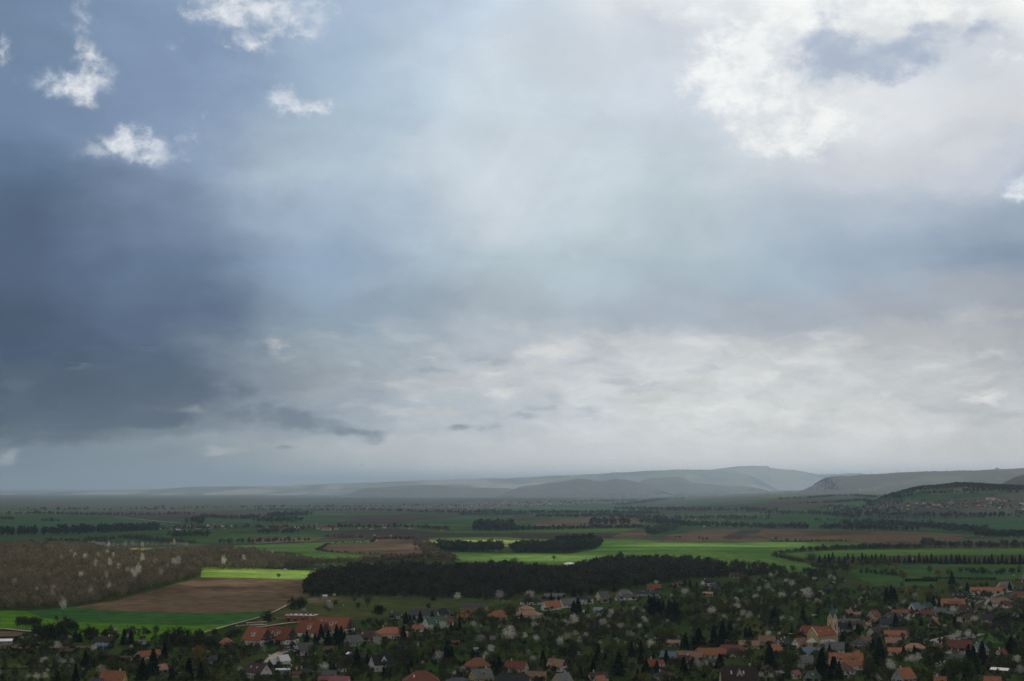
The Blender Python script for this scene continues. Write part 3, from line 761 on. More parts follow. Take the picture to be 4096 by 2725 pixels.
strip('path', M_ROAD, [('A1', 1060, 622), ('A1', 1250, 640), ('A1', 1450, 660), ('A1', 1660, 678)], 9, 2.0)
strip('path', M_ROAD, [('A1', 2357, 868), ('A2', 300, 846), ('A2', 700, 836), ('A2', 1000, 824)], 7, 1.6)
drape('sports_court', [('A8', 1470, 785), ('A8', 1720, 716), ('A8', 2010, 722), ('A8', 1900, 752), ('A8', 1560, 815)], M_ASPHALT, 0.6)

# lake far off
def b_water(k, bs, out):
    bs.inputs['Base Color'].default_value = (0.25, 0.28, 0.30, 1); bs.inputs['Roughness'].default_value = 0.12
    bs.inputs['Specular IOR Level'].default_value = 1.0
lk = []
for X, Y in ((2310, 1997), (2400, 1994.5), (2500, 1993), (2620, 1992.2), (2640, 1994), (2560, 1997), (2450, 2000), (2350, 2001)):
    d = pix_dir(X, Y); t = -(CAM_H - 2) / d[2]; lk.append((d[0] * t, d[1] * t, 2.0))
me = bpy.data.meshes.new('lake'); me.from_pydata(lk, [], [list(range(len(lk)))]); me.update()
if me.polygons[0].normal.z < 0: me.flip_normals()
structure(link('lake', me, [material('lake_water', b_water)]))

# ------------------------------------------------------------------ clouds added out of view and shaped to shade the land
def shade_cloud_sheet(name, base_z, thick, gx, gy, density, label):
    """an added cloud bank out of view: closed mesh, thick where dense, thinning to nothing at the ragged holes.
    gx, gy are the ground spots whose sunlight each part of the bank takes"""
    X, Y = np.meshgrid(gx, gy)
    dn = density(X, Y)
    lump = bumps(X, Y, thick * 3.0) * 0.12
    r, c = X.shape
    def lean(z):      # the banks lean towards the sun, so their gaps let the low light through
        k = z / math.tan(SUN_EL)
        return np.stack([X + k * math.sin(SUN_AZ), Y + k * math.cos(SUN_AZ), z], -1).reshape(-1, 3)
    top = lean(base_z + thick * dn * (0.75 + lump))
    bot = lean(base_z - thick * dn * (0.25 - lump))
    i = np.arange(r * c).reshape(r, c)
    q = np.stack([i[:-1, :-1], i[:-1, 1:], i[1:, 1:], i[1:, :-1]], -1).reshape(-1, 4)
    keep = dn.reshape(-1)[q].max(1) > 0.02
    q = q[keep]
    n = r * c
    Q = np.concatenate([q, q[:, ::-1] + n])
    edges = {}
    E = np.concatenate([q[:, [0, 1]], q[:, [1, 2]], q[:, [2, 3]], q[:, [3, 0]]])
    key = np.sort(E, 1); k_ = key[:, 0].astype(np.int64) * n + key[:, 1]
    u, inv, cnt = np.unique(k_, return_inverse=True, return_counts=True)
    B = E[cnt[inv] == 1]
    side = np.stack([B[:, 1], B[:, 0], B[:, 0] + n, B[:, 1] + n], 1)
    Q = np.concatenate([Q, side])
    V = np.concatenate([top, bot])
    used = np.unique(Q); remap = np.full(2 * n, -1); remap[used] = np.arange(len(used))
    Q = remap[Q]; V = V[used]
    me = mesh_np(name, V, Q.ravel(), np.arange(len(Q)) * 4, np.full(len(Q), 4), True)
    a = me.attributes.new('cover', 'FLOAT', 'POINT')
    a.data.foreach_set('value', np.tile(dn.reshape(-1), 2)[used].astype(np.float32))
    def b(k, bs, out):
        d = k.math('SUBTRACT', 1.0, k.math('SQRT', k.math('SUBTRACT', 1.0, attr(k, 'cover'))))
        bs.inputs['Base Color'].default_value = (0.86, 0.84, 0.80, 1)
        bs.inputs['Roughness'].default_value = 1.0
        bs.inputs['Specular IOR Level'].default_value = 0.0
        tr = k.n.new('ShaderNodeBsdfTransparent')
        mx = k.n.new('ShaderNodeMixShader')
        tl = k.n.new('ShaderNodeBsdfTranslucent'); tl.inputs['Color'].default_value = (0.86, 0.85, 0.83, 1)
        m2 = k.n.new('ShaderNodeMixShader'); m2.inputs[0].default_value = 0.40
        k.l.new(bs.outputs[0], m2.inputs[1]); k.l.new(tl.outputs[0], m2.inputs[2])
        k.l.new(d, mx.inputs[0]); k.l.new(tr.outputs[0], mx.inputs[1]); k.l.new(m2.outputs[0], mx.inputs[2])
        k.l.new(mx.outputs[0], out.inputs['Surface'])
    o = link(name, me, [material('shade_cloud_vapour', b)])
    o['kind'] = 'stuff'; o['label'] = label; o['category'] = 'shade_clouds'
    return o

SUNNY = [('A3', 1150, 905, 1500, 120, .24), ('A4', 150, 900, 620, 70, .22), ('A3', 900, 925, 1200, 10, .55), ('A3', 1500, 980, 900, 12, .35), ('A4', 300, 930, 500, 8, .45), ('A2', 500, 850, 1300, 90, .20), ('A3', 1500, 770, 1100, 60, .16), ('A2', 1900, 900, 700, 110, .22),
     # (crop, x, y, rx, ry, amount): gaps in the bank, by the lit patches on the ground
    ('A6', 250, 168, 520, 44, 1.0), ('A5', 2150, 155, 420, 46, 1.0), ('A6', 1350, 92, 800, 18, .9),
    ('A5', 2020, 262, 330, 22, 1.1), ('A5', 2080, 342, 280, 13, .8), ('A6', 60, 250, 160, 14, .5), ('A5', 2330, 300, 120, 14, .45),
    ('A5', 900, 110, 1100, 150, .72), ('A1', 800, 1000, 1100, 80, .80), ('A2', 250, 1020, 420, 50, .70), ('A2', 650, 1050, 420, 25, .80),
    ('A5', 200, 590, 480, 80, .10), ('A2', 2150, 1005, 420, 26, .9), ('A3', 300, 1000, 650, 30, .95), ('A3', 1750, 886, 900, 17, 1.0),
    ('A3', 1300, 955, 750, 14, .5), ('A4', 80, 868, 330, 20, .75), ('A2', 2050, 852, 480, 22, .85), ('A2', 1420, 893, 150, 26, .85),
    ('A2', 1150, 912, 350, 14, .38), ('A2', 750, 975, 300, 22, .30), ('A3', 600, 742, 560, 13, .5), ('A3', 1150, 768, 170, 16, .45),
    ('A4', 300, 800, 420, 12, .3), ('A1', 2200, 985, 320, 16, .6), ('A4', 1400, 945, 1100, 18, .16), ('A1', 1300, 912, 220, 12, .4),
    ('A3', 1200, 840, 500, 12, .5)]
_S = []
for c, x, y, rx, ry, am in SUNNY:
    p = atc(c, x, y); q = atc(c, x, y - ry); q2 = atc(c, x, y + ry)
    s_ = CROP[c][2]
    _S.append((p[0], p[1], rx / s_ * p[1] / F, max(18.0, (q[1] - q2[1]) / 2), am))
def near_density(X, Y):
    lit = np.zeros_like(X)
    for cx, cy_, rx, ry, am in _S:
        r2 = ((X - cx) / rx) ** 2 + ((Y - cy_) / ry) ** 2
        lit = np.maximum(lit, am * np.exp(-r2 ** 2))
    streak = np.sin(Y / 31 + 1.2 * np.sin(X / 240)) + 0.8 * np.sin(Y / 13.5 + X / 330 + 2) + 0.6 * np.sin(Y / 67 - X / 190)
    lit = lit * np.clip(0.86 + 0.30 * streak, 0.2, 1.2)
    return np.clip(1.0 - lit, 0.0, 0.965)
gx = np.concatenate([np.linspace(-9000, -1500, 26)[:-1], np.linspace(-1500, 2000, 190), np.linspace(2000, 10000, 26)[1:]])
gy = np.concatenate([np.linspace(-3300, 1150, 18)[:-1], np.linspace(1150, 2900, 230), np.linspace(2900, 3900, 30)[1:]])
shade_cloud_sheet('shade_clouds', 2600.0, 260.0, gx, gy, near_density, 'unseen cloud bank added to shade the village and nearer fields')  # added above the view, gaps cut where sunlight should reach the ground
def far_density(X, Y):
    a = X / np.maximum(Y, 1.0)
    d = 0.95 - 0.55 * sstep(Y, 4800, 8500) - 0.25 * sstep(Y, 8500, 12500) * sstep(a, -0.1, 0.25)
    d = d * (0.92 + 0.08 * np.sin(X / 900 + 2 * np.sin(Y / 1300)) * np.sin(Y / 700))
    return np.clip(d, 0.0, 0.97)
shade_cloud_sheet('shade_clouds', 9000.0, 700.0, np.linspace(-14000, 14000, 110), np.linspace(3600, 14600, 60), far_density, 'higher unseen cloud sheet added to shade the far plain')  # second added sheet, thinned with distance to let sun into the haze

# ------------------------------------------------------------------ haze
def add_haze(density, color, aniso):
    s = Shape(); s.box(-60000, 60000, -900, 88000, -140, 500)
    def b(k, bs, out):
        k.n.remove(bs)
        pv = k.n.new('ShaderNodeVolumePrincipled')
        pv.inputs['Color'].default_value = (*color, 1)
        pv.inputs['Density'].default_value = density
        pv.inputs['Anisotropy'].default_value = aniso
        k.l.new(pv.outputs[0], out.inputs['Volume'])
    o = s.build('haze', [material('haze_air', b)])
    o['kind'] = 'stuff'; o['label'] = 'pale rainy haze lying over the whole plain'; o['category'] = 'haze'
add_haze(6.2e-5, (0.37, 0.475, 0.59), 0.5)

# ------------------------------------------------------------------ plants
def tri_cloud(cent, size, long_, r, droop=None):
    """one small random triangle per centre point; long_ > 1 makes it twig-like"""
    n = len(cent)
    d = r.normal(size=(n, 3)); d /= np.linalg.norm(d, axis=1)[:, None] + 1e-9
    if droop is not None: d = d * (1 - abs(droop)) + np.array([0, 0, droop]); d /= np.linalg.norm(d, axis=1)[:, None] + 1e-9
    e = np.cross(d, r.normal(size=(n, 3))); e /= np.linalg.norm(e, axis=1)[:, None] + 1e-9
    s = np.asarray(size).reshape(-1, 1) * r.uniform(0.6, 1.3, (n, 1))
    a = cent - d * s * long_ * 0.5 - e * s * 0.5; b = cent - d * s * long_ * 0.5 + e * s * 0.5; c = cent + d * s * long_ * 0.6
    return np.stack([a, b, c], 1).reshape(-1, 3)

def clump_points(n, rx, rz, cz, r, nclump, spread, shell=0.55):
    """points gathered in clumps through an uneven crown"""
    k = r.normal(size=(nclump, 3)); k /= np.linalg.norm(k, axis=1)[:, None]
    rad = (shell + (1 - shell) * r.random((nclump, 1))) * r.uniform(0.72, 1.08, (nclump, 1))
    k = k * rad * np.array([rx, rx, rz]); k[:, 2] = np.where(k[:, 2] < -rz * 0.75, -k[:, 2] * 0.6, k[:, 2])
    idx = r.integers(0, nclump, n)
    p = k[idx] + r.normal(size=(n, 3)) * spread
    p[:, 2] += cz
    return p, idx

def tri_mesh(name, V, tone, extra=None):
    n = len(V) // 3
    return mesh_np(name, V, np.arange(3 * n), np.arange(n) * 3, np.full(n, 3), False, np.repeat(tone, 3))

def trunk_mesh(name, h, r0, limbs, r):
    s = Shape()
    top = (r.normal() * 0.03 * h, r.normal() * 0.03 * h, h)
    s.tube((0, 0, -0.4), top, r0, r0 * 0.55, 6)
    for _ in range(limbs):
        a = r.uniform(0, 6.28); l = r.uniform(0.35, 0.6) * h * 1.5; z = r.uniform(0.55, 1.0) * h
        p = (top[0] * z / h, top[1] * z / h, z)
        q = (p[0] + math.cos(a) * l * 0.55, p[1] + math.sin(a) * l * 0.55, z + l * r.uniform(0.5, 0.9))
        s.tube(p, q, r0 * 0.42, r0 * 0.12, 4)
        a2 = a + r.uniform(-0.9, 0.9)
        s.tube(q, (q[0] + math.cos(a2) * l * 0.4, q[1] + math.sin(a2) * l * 0.4, q[2] + l * 0.35), r0 * 0.14, r0 * 0.05, 3)
    me = bpy.data.meshes.new(name); me.from_pydata(s.v, [], s.f); me.update()
    me.materials.append(M_BARK)
    return me

# every prototype is 10 m tall; a tree is scaled to its own height
PROTO = {}
def proto(kind):
    if kind in PROTO: return PROTO[kind]
    out = []
    for v in range(4):
        r = np.random.default_rng(100 + v * 13 + sum(map(ord, kind)))
        if kind == 'spruce':
            tm = trunk_mesh('trunk', 2.0, 0.16, 0, r)
            P, T = [], []
            n = 900; h = r.random(n) ** 0.8
            tier = np.floor(h * 15) / 15
            rad = (1.02 - tier) * (2.35 + 0.35 * v * 0.4) * (0.62 + 0.38 * (1 - (h * 15) % 1)) * np.sqrt(r.random(n)) ** 0.5
            ang = r.random(n) * 6.28; lob = 1 + 0.16 * np.sin(ang * 5 + tier * 40)
            P = np.stack([np.cos(ang) * rad * lob, np.sin(ang) * rad * lob, 0.5 + h * 9.4 - rad * 0.22], 1)
            V = tri_cloud(P, 0.40 + 0.28 * (1 - h), 1.9, r, -0.25)
            cm = tri_mesh('crown', V, r.random(n) * 0.6 + 0.4 * (rad > 1.2)); cm.materials.append(L_CONIFER)
        elif kind == 'thuja':
            tm = trunk_mesh('trunk', 1.5, 0.12, 0, r)
            n = 500; h = r.random(n); rad = 1.15 * np.sin(np.clip(h * 1.1 + 0.12, 0, 1) * 3.1) ** 0.6 * np.sqrt(r.random(n)) ** 0.5; ang = r.random(n) * 6.28
            P = np.stack([np.cos(ang) * rad, np.sin(ang) * rad, 0.3 + h * 9.6], 1)
            cm = tri_mesh('crown', tri_cloud(P, 0.42, 1.8, r, 0.5), r.random(n)); cm.materials.append(L_CONIFER)
        elif kind == 'bare':
            tm = trunk_mesh('trunk', 4.2, 0.20, 8, r)
            n = 620; P, idx = clump_points(n, 3.0 + 0.3 * (v % 2), 3.1, 6.6, r, 34, 0.75, 0.35)
            V = tri_cloud(P, 0.16, 9.0, r, 0.35)
            cm = tri_mesh('crown', V, r.random(34)[idx]); cm.materials.append(L_BARE)
        elif kind == 'blossom':
            tm = trunk_mesh('trunk', 3.0, 0.22, 8, r)
            n = 820; P, idx = clump_points(n, 3.5, 3.2, 6.3, r, 60, 0.62, 0.35)
            V = tri_cloud(P, 0.19, 3.6, r, 0.25)
            cm = tri_mesh('crown', V, np.clip(r.random(60)[idx] * 0.7 + r.random(n) * 0.3, 0, 1)); cm.materials.append(L_BLOSSOM)
        elif kind in ('green', 'willow'):
            tm = trunk_mesh('trunk', 3.2, 0.22, 6, r)
            n = 800; P, idx = clump_points(n, 3.5 + 0.4 * (v % 2), 3.4, 6.0, r, 40, 0.7, 0.45)
            V = tri_cloud(P, 0.46, 1.7, r, -0.5 if kind == 'willow' else None)
            cm = tri_mesh('crown', V, r.random(40)[idx]); cm.materials.append(L_WILLOW if kind == 'willow' else L_GREEN)
        else:   # shrub, reaching the ground
            tm = None
            n = 420; P, idx = clump_points(n, 5.4, 4.6, 4.6, r, 30, 1.1, 0.4); P[:, 2] = np.abs(P[:, 2])
            cm = tri_mesh('shrub', tri_cloud(P, 0.95, 2.0, r), r.random(30)[idx]); cm.materials.append(L_SHRUB)
        out.append((tm, cm))
    PROTO[kind] = out
    return out

KIND_NAME = dict(spruce='spruce_tree', thuja='thuja_tree', bare='bare_tree', blossom='blossom_tree', green='leafy_tree', willow='willow_tree', shrub='shrub')
KIND_WORD = dict(spruce='dark spruce', thuja='narrow dark thuja', bare='bare-branched tree', blossom='white-blossoming tree', green='green-leaved tree', willow='yellow-green willow', shrub='low dark shrub')
GROUP = dict(spruce='spruces among the houses', thuja='thujas among the houses', bare='bare trees in the gardens', blossom='blossoming fruit trees', green='trees in young leaf', willow='willows in yellow leaf', shrub='shrubs in the gardens')
TREES = []
COUNT = {}
def add_tree(kind, p, h, wide=1.0):
    COUNT[kind] = COUNT.get(kind, 0) + 1
    tm, cm = proto(kind)[int(rng.integers(0, 4))]
    h = h * (1.08 if kind in ('spruce', 'thuja') else 1.18); wide = wide * (1.2 if kind == 'spruce' else 1.0)
    s = h / 10.0
    rz = rng.uniform(0, 6.28)
    if tm is None:
        o = link(KIND_NAME[kind], cm); root = o
        root.location = (p[0], p[1], p[2] - 0.15); root.rotation_euler = (0, 0, rz); root.scale = (s * wide, s * wide, s)
    else:
        root = empty(KIND_NAME[kind], (p[0], p[1], p[2]), rz); root.scale = (s * wide, s * wide, s)
        link('trunk', tm, (), root); link('crown', cm, (), root)
    tag(root, 'shrub' if kind == 'shrub' else 'tree', None, GROUP[kind])
    TREES.append([root, kind, p[0], p[1], h, wide])
    return root

# ------------------------------------------------------------------ houses
HOUSES = []       # dicts used for labels and to keep trees out of the walls
def house_parts(L, W, H, rise, kind, oh=0.45):
    """outline points of wall and roof about the house's middle; ridge along x"""
    wall, roof = Shape(), Shape()
    a, b = L / 2, W / 2
    if kind == 'flat':
        wall.box(-a, a, -b, b, -1.0, H)
        roof.box(-a - oh, a + oh, -b - oh, b + oh, H, H + 0.3)
        return wall, roof
    if kind == 'shed':
        z0, z1 = H, H + rise
        for q in ([(-a, -b, -1), (a, -b, -1), (a, -b, z0), (-a, -b, z0)], [(a, b, -1), (-a, b, -1), (-a, b, z1), (a, b, z1)],
                  [(a, -b, -1), (a, b, -1), (a, b, z1), (a, -b, z0)], [(-a, b, -1), (-a, -b, -1), (-a, -b, z0), (-a, b, z1)]):
            wall.poly(q)
        k = oh * rise / W
        T = [(-a - oh, -b - oh, z0 - k), (a + oh, -b - oh, z0 - k), (a + oh, b + oh, z1 + k), (-a - oh, b + oh, z1 + k)]
        roof.poly([(x, y, z + 0.22) for x, y, z in T]); roof.poly([(x, y, z + 0.02) for x, y, z in reversed(T)])
        for i in range(4):
            p, q = T[i], T[(i + 1) % 4]
            roof.poly([(p[0], p[1], p[2] + .02), (q[0], q[1], q[2] + .02), (q[0], q[1], q[2] + .22), (p[0], p[1], p[2] + .22)])
        return wall, roof
    cut = {'gable': 1.0, 'half': 0.58, 'hip': 0.0}[kind]
    # walls with the gable ends closed up to where the hip begins
    for s in (-1, 1):
        wall.poly([(-a * -s, s * b, -1), (-a * s, s * b, -1), (-a * s, s * b, H), (-a * -s, s * b, H)])
    for s in (-1, 1):
        pts = [(s * a, -b, -1), (s * a, b, -1), (s * a, b, H)]
        if cut > 0:
            if cut < 1: pts += [(s * a, b * (1 - cut), H + rise * cut), (s * a, -b * (1 - cut), H + rise * cut)]
            else: pts += [(s * a, 0, H + rise)]
        pts += [(s * a, -b, H)]
        wall.poly(pts if s > 0 else pts[::-1])
    sl = rise / b
    ez = H - oh * sl + 0.06; A, B = a + oh, b + oh; top = H + rise + 0.10
    inset = (1 - cut) * (b if kind == 'hip' else b * 0.75)
    inset = min(inset, a * 0.96)
    rk = ez + (top - ez) * cut; rb = B * (1 - cut)
    th = 0.2
    for s in (-1, 1):
        if cut == 1.0:
            f = [(-A, s * B, ez), (A, s * B, ez), (A, 0, top), (-A, 0, top)]
        elif cut == 0:
            f = [(-A, s * B, ez), (A, s * B, ez), (a - inset, 0, top), (-a + inset, 0, top)]
        else:
            f = [(-A, s * B, ez), (A, s * B, ez), (A, s * rb, rk), (a - inset, 0, top), (-a + inset, 0, top), (-A, s * rb, rk)]
        roof.poly(f if s < 0 else f[::-1])
        roof.poly([(x, y, z - th) for x, y, z in (f[::-1] if s < 0 else f)])
        roof.poly([(-A, s * B, ez - th), (A, s * B, ez - th), (A, s * B, ez), (-A, s * B, ez)][::(1 if s < 0 else -1)])
    for s in (-1, 1):
        if cut < 1:
            f = [(s * A, -rb, rk), (s * A, rb, rk), (s * (a - inset), 0, top)] if cut > 0 else [(s * A, -B, ez), (s * A, B, ez), (s * (a - inset), 0, top)]
            roof.poly(f if s > 0 else f[::-1])
            g = [(s * A, -(rb if cut > 0 else B), (rk if cut > 0 else ez) - th), (s * A, (rb if cut > 0 else B), (rk if cut > 0 else ez) - th), (s * A, (rb if cut > 0 else B), (rk if cut > 0 else ez)), (s * A, -(rb if cut > 0 else B), (rk if cut > 0 else ez))]
            roof.poly(g if s > 0 else g[::-1])
        if cut > 0:   # rake boards
            for t in (-1, 1):
                e0, e1 = (s * A, t * B, ez), (s * A, t * (rb if cut < 1 else 0), rk if cut < 1 else top)
                roof.poly([(e0[0], e0[1], e0[2] - th), (e1[0], e1[1], e1[2] - th), e1, e0])
    return wall, roof

def add_window(parent, x, y, z, nx, ny, w=1.1, h=1.3, name='window'):
    """a framed window standing a little proud of a wall whose outward normal is (nx, ny)"""
    s = Shape(); tx, ty = -ny, nx
    def quad(hw, z0, z1, d, m):
        s.poly([(x + tx * -hw + nx * d, y + ty * -hw + ny * d, z0), (x + tx * hw + nx * d, y + ty * hw + ny * d, z0), (x + tx * hw + nx * d, y + ty * hw + ny * d, z1), (x + tx * -hw + nx * d, y + ty * -hw + ny * d, z1)], m)
    f = 0.12
    quad(w / 2 + f, z - h / 2 - f, z + h / 2 + f, 0.05, 0)
    for sgn in (-1, 1):
        hw = w / 4 - 0.03
        cx = sgn * (w / 4 + 0.01)
        s.poly([(x + tx * (cx - hw) + nx * .08, y + ty * (cx - hw) + ny * .08, z - h / 2), (x + tx * (cx + hw) + nx * .08, y + ty * (cx + hw) + ny * .08, z - h / 2),
                (x + tx * (cx + hw) + nx * .08, y + ty * (cx + hw) + ny * .08, z + h / 2), (x + tx * (cx - hw) + nx * .08, y + ty * (cx - hw) + ny * .08, z + h / 2)], 1)
    return s.build(name, [M_TRIM, M_GLASS], parent)

def add_house(c, x0, x1, yr, ye, roof, wall, kind='gable', yaw=0, Hw=3.0, ratio=0.62, name='house', cat='house', label=None, chim=1, sky=0, dorm=0, wins=True, ends='wall', short=None, balcony=False, dkind='shed', minrise=None):
    sc = CROP[c][2]
    X0, Yr = px(c, x0, yr); X1, Ye = px(c, x1, ye)
    Xc = (X0 + X1) / 2
    s = 6.0
    for _ in range(4):
        p = at(Xc, min(Ye + Hw * s, 2900)); s = F / p[1]
    th = R(yaw); cth, sth = abs(math.cos(th)), abs(math.sin(th))
    oh = 0.45 if kind != 'flat' else 0.15
    wpx = (X1 - X0) / s
    L = max(2.0, wpx / (cth + ratio * sth) - 2 * oh)
    W = max(2.0, L * ratio)
    dep = (CAM_H - p[2]) / p[1]
    dy = (Ye - Yr) / s
    rise = dy - dep * (W / 2 * cth + L * 0.75 * sth)
    lo, hi = (0.22 * W, 0.60 * W) if kind in ('gable', 'half') else (0.16 * W, 0.42 * W)
    if kind == 'shed': lo, hi = 0.06 * W, 0.35 * W
    if minrise: lo = hi = minrise * W
    rise = min(max(rise, lo), hi)
    if kind == 'flat': rise = 0
    half = W / 2 * cth + L / 2 * sth
    d = pix_dir(Xc, Ye)
    y = p[1] + half; x = (Xc - 2048) / F * y
    z = float(ground(x, y))
    root = empty(name, (x, y, z), th)
    root['category'] = cat
    ws, rs = house_parts(L, W, Hw, rise, kind, oh)
    ws.build('wall', [WALL[wall]], root)
    ro = rs.build('roof', [ROOF[roof]], root)
    # the long side and the end that look towards the viewer
    ls = -1
    le = -1 if math.sin(th) > 0 else 1
    r = np.random.default_rng(int(abs(x * 7 + y * 3)))
    if chim and kind not in ('flat', 'shed'):
        for q in range(chim):
            cx = L * (-0.28 + 0.5 * q + r.uniform(-.05, .05)) * (1 if r.random() < .5 or chim > 1 else -1)
            cs = Shape(); cs.box(cx - .32, cx + .32, -.32, .32, Hw + rise - .9, Hw + rise + 1.15); cs.box(cx - .4, cx + .4, -.4, .4, Hw + rise + 1.15, Hw + rise + 1.32)
            cs.build('chimney', [M_BRICKCH if r.random() < .6 else M_CHWHITE], ro)
    slope = math.atan2(rise, W / 2)
    for q in range(sky):
        cx = L * (-0.22 + 0.34 * q); t0, t1 = 0.40, 0.62; off = 0.30
        f = []
        for (ux, t) in ((-.45, t0), (.45, t0), (.45, t1), (-.45, t1)):
            f.append((cx + ux, ls * (W / 2) * (1 - t), Hw + rise * t + off))
        g = [(x_, y_, z_ - .18) for x_, y_, z_ in f]
        sh = Shape(); sh.poly(f)
        for i in range(4):
            j = (i + 1) % 4; sh.poly([g[i], g[j], f[j], f[i]])
        sh.build('skylight', [M_SKYLIGHT], ro)
    for q in range(dorm):
        cx = L * ((q + 0.5) / dorm - 0.5) * (0.75 if dorm > 1 else 1.0); dw = min(L / (dorm + 1) * 0.8, 3.2 if dkind == 'shed' else 4.0)
        ds = Shape(); yb = ls * W / 2 * 0.72; zb = Hw + rise * 0.28; zt = Hw + rise * 0.80; yi = ls * W / 2 * 0.15
        if dkind == 'shed':
            ds.poly([(cx - dw / 2, yb, zb), (cx + dw / 2, yb, zb), (cx + dw / 2, yb, zb + rise * .32), (cx - dw / 2, yb, zb + rise * .32)], 1)
            for sg in (-1, 1):
                ds.poly([(cx + sg * dw / 2, yb, zb), (cx + sg * dw / 2, yb, zb + rise * .32), (cx + sg * dw / 2, yi, zt)], 1)
            zf = zb + rise * .34
            T = [(cx - dw / 2 - .25, yb + ls * .4, zf - .05), (cx + dw / 2 + .25, yb + ls * .4, zf - .05), (cx + dw / 2 + .25, yi, zt + .12), (cx - dw / 2 - .25, yi, zt + .12)]
            ds.poly(T, 0); ds.poly([(a_, b_, c_ - .15) for a_, b_, c_ in T[::-1]], 0)
            ds.poly([T[0], T[1], (T[1][0], T[1][1], T[1][2] - .15), (T[0][0], T[0][1], T[0][2] - .15)], 0)
            dz = zb + rise * .17
        else:
            zt2 = zb + rise * .5
            ds.poly([(cx - dw / 2, yb, zb - .2), (cx + dw / 2, yb, zb - .2), (cx + dw / 2, yb, zb + .5), (cx, yb, zt2 + .9), (cx - dw / 2, yb, zb + .5)], 1)
            for sg in (-1, 1):
                ds.poly([(cx + sg * (dw / 2 + .3), yb + ls * .3, zb + .3), (cx, yb + ls * .3, zt2 + 1.15), (cx, yi * .5, zt2 + 1.15), (cx + sg * (dw / 2 + .3), yb * .75, zb + .3 + rise * .06)], 0)
            dz = zb + .6
        do = ds.build('dormer', [ROOF[roof], WALL[wall]], root)
        add_window(do, cx, yb, dz, 0, ls, min(dw * .7, 1.8), min(rise * .26, 1.1))
    if wins and kind != 'shed' or wins == 2:
        n = max(1, min(4, int(L / 3.6)))
        hz = [min(1.7, Hw * .55)] + ([Hw - 1.3] if Hw > 4.6 else [])
        for z_ in hz:
            for q in range(n):
                cx = L * ((q + .5) / n - .5) + r.uniform(-.15, .15)
                add_window(root, cx, ls * W / 2, z_, 0, ls, 1.1, min(1.3, Hw * .42))
        m = max(1, min(3, int(W / 3.6)))
        for q in range(m):
            add_window(root, le * L / 2, W * ((q + .5) / m - .5), min(1.7, Hw * .55), le, 0, 1.1, min(1.3, Hw * .42))
        if kind == 'gable' and rise > 2.0:
            add_window(root, le * L / 2, 0, Hw + rise * .32, le, 0, 1.0, 1.1)
    if ends == 'timber':
        ds = Shape(); b_ = W / 2
        ds.poly([(le * (L / 2 + .06), -b_ * .96, Hw + .05), (le * (L / 2 + .06), b_ * .96, Hw + .05), (le * (L / 2 + .06), 0, Hw + rise * .95)])
        g = ds.build('gable_boarding', [WALL['dark']], root)
        for q in (-.25, .25): add_window(g, le * (L / 2 + .06), W * q, Hw + rise * .22, le, 0, 1.2, 1.2)
    if balcony:
        bsx = Shape(); xx = le * (L / 2)
        bsx.box(min(xx, xx + le * 1.1), max(xx, xx + le * 1.1), -W * .22, W * .22, Hw - .1, Hw + .05)
        bsx.box(min(xx + le * 1.0, xx + le * 1.1), max(xx + le * 1.0, xx + le * 1.1), -W * .22, W * .22, Hw + .05, Hw + .95)
        bsx.build('balcony', [WALL['dark']], root)
    # a door on the near long side
    if wins and kind not in ('shed',):
        dsx = Shape(); cx = L * 0.02 + (0.9 if int(L / 3.6) % 2 else 0)
        dsx.poly([(cx - .5, ls * (W / 2 + .07), 0), (cx + .5, ls * (W / 2 + .07), 0), (cx + .5, ls * (W / 2 + .07), 2.05), (cx - .5, ls * (W / 2 + .07), 2.05)])
        dsx.build('door', [M_WOOD], root)
    HOUSES.append(dict(o=root, x=x, y=y, r=max(L, W) / 2, roof=roof, wall=wall, kind=kind, label=label, short=short, cat=cat, big=L * W, x0=X0, x1=X1, yr=Yr, ye=Ye, sky=sky, dorm=dorm))
    return root

H = add_house
# lower left
H('B1', -130, 365, 545, 598, 'white', 'grey', yaw=14, Hw=3.0, ratio=.55, name='barn', cat='barn', chim=0, label='long barn with plain white sheet roof beside the pale track', short='white-roofed barn', minrise=.10)
H('B1', 1690, 2030, 515, 600, 'darkbrown', 'dark', yaw=3, ratio=.6)
H('B1', 1695, 1990, 618, 675, 'blue', 'blue', yaw=-20, ratio=.6, sky=2, label='small blue-walled house with solar panels on its blue-grey roof', short='blue-walled house', chim=0)
H('B1', 1805, 2260, 1065, 1258, 'orange', 'yellow', yaw=-8, ratio=.6, label='big orange tiled house with a yellow gable at the lower edge', short='yellow-gabled orange house', sky=0)
H('B1', 2110, 2340, 840, 888, 'brown', 'grey', yaw=-10, ratio=.6, Hw=2.6, chim=0, name='shed', cat='shed')
H('B1', 1640, 1870, 1215, 1290, 'darkgrey', 'grey', yaw=-5)
H('B1', 1125, 1400, 722, 760, 'brown', 'dark', yaw=8, Hw=2.2, chim=0, name='shed', cat='shed', wins=False)
H('B2', 100, 290, 558, 640, 'grey', 'grey', yaw=55, Hw=3.4)
H('B2', 90, 560, 740, 850, 'orange', 'cream', yaw=50, Hw=2.8)
H('B2', 470, 650, 690, 790, 'brown', 'dark', yaw=-30, Hw=2.4)
H('B2', 400, 665, 918, 1075, 'pink', 'grey', yaw=52, Hw=3.0, sky=2, label='house with a striped pink sheet roof and two skylights', short='pink-roofed house')
H('B2', 1030, 1250, 705, 760, 'grey', 'white', yaw=-30, Hw=2.2)
H('B2', 1640, 1730, 757, 830, 'black', 'white', yaw=-65, Hw=1.4, ratio=.8, chim=0, name='cabin', cat='cabin', label='tiny white A-frame cabin below the cream restaurant', short='A-frame cabin')
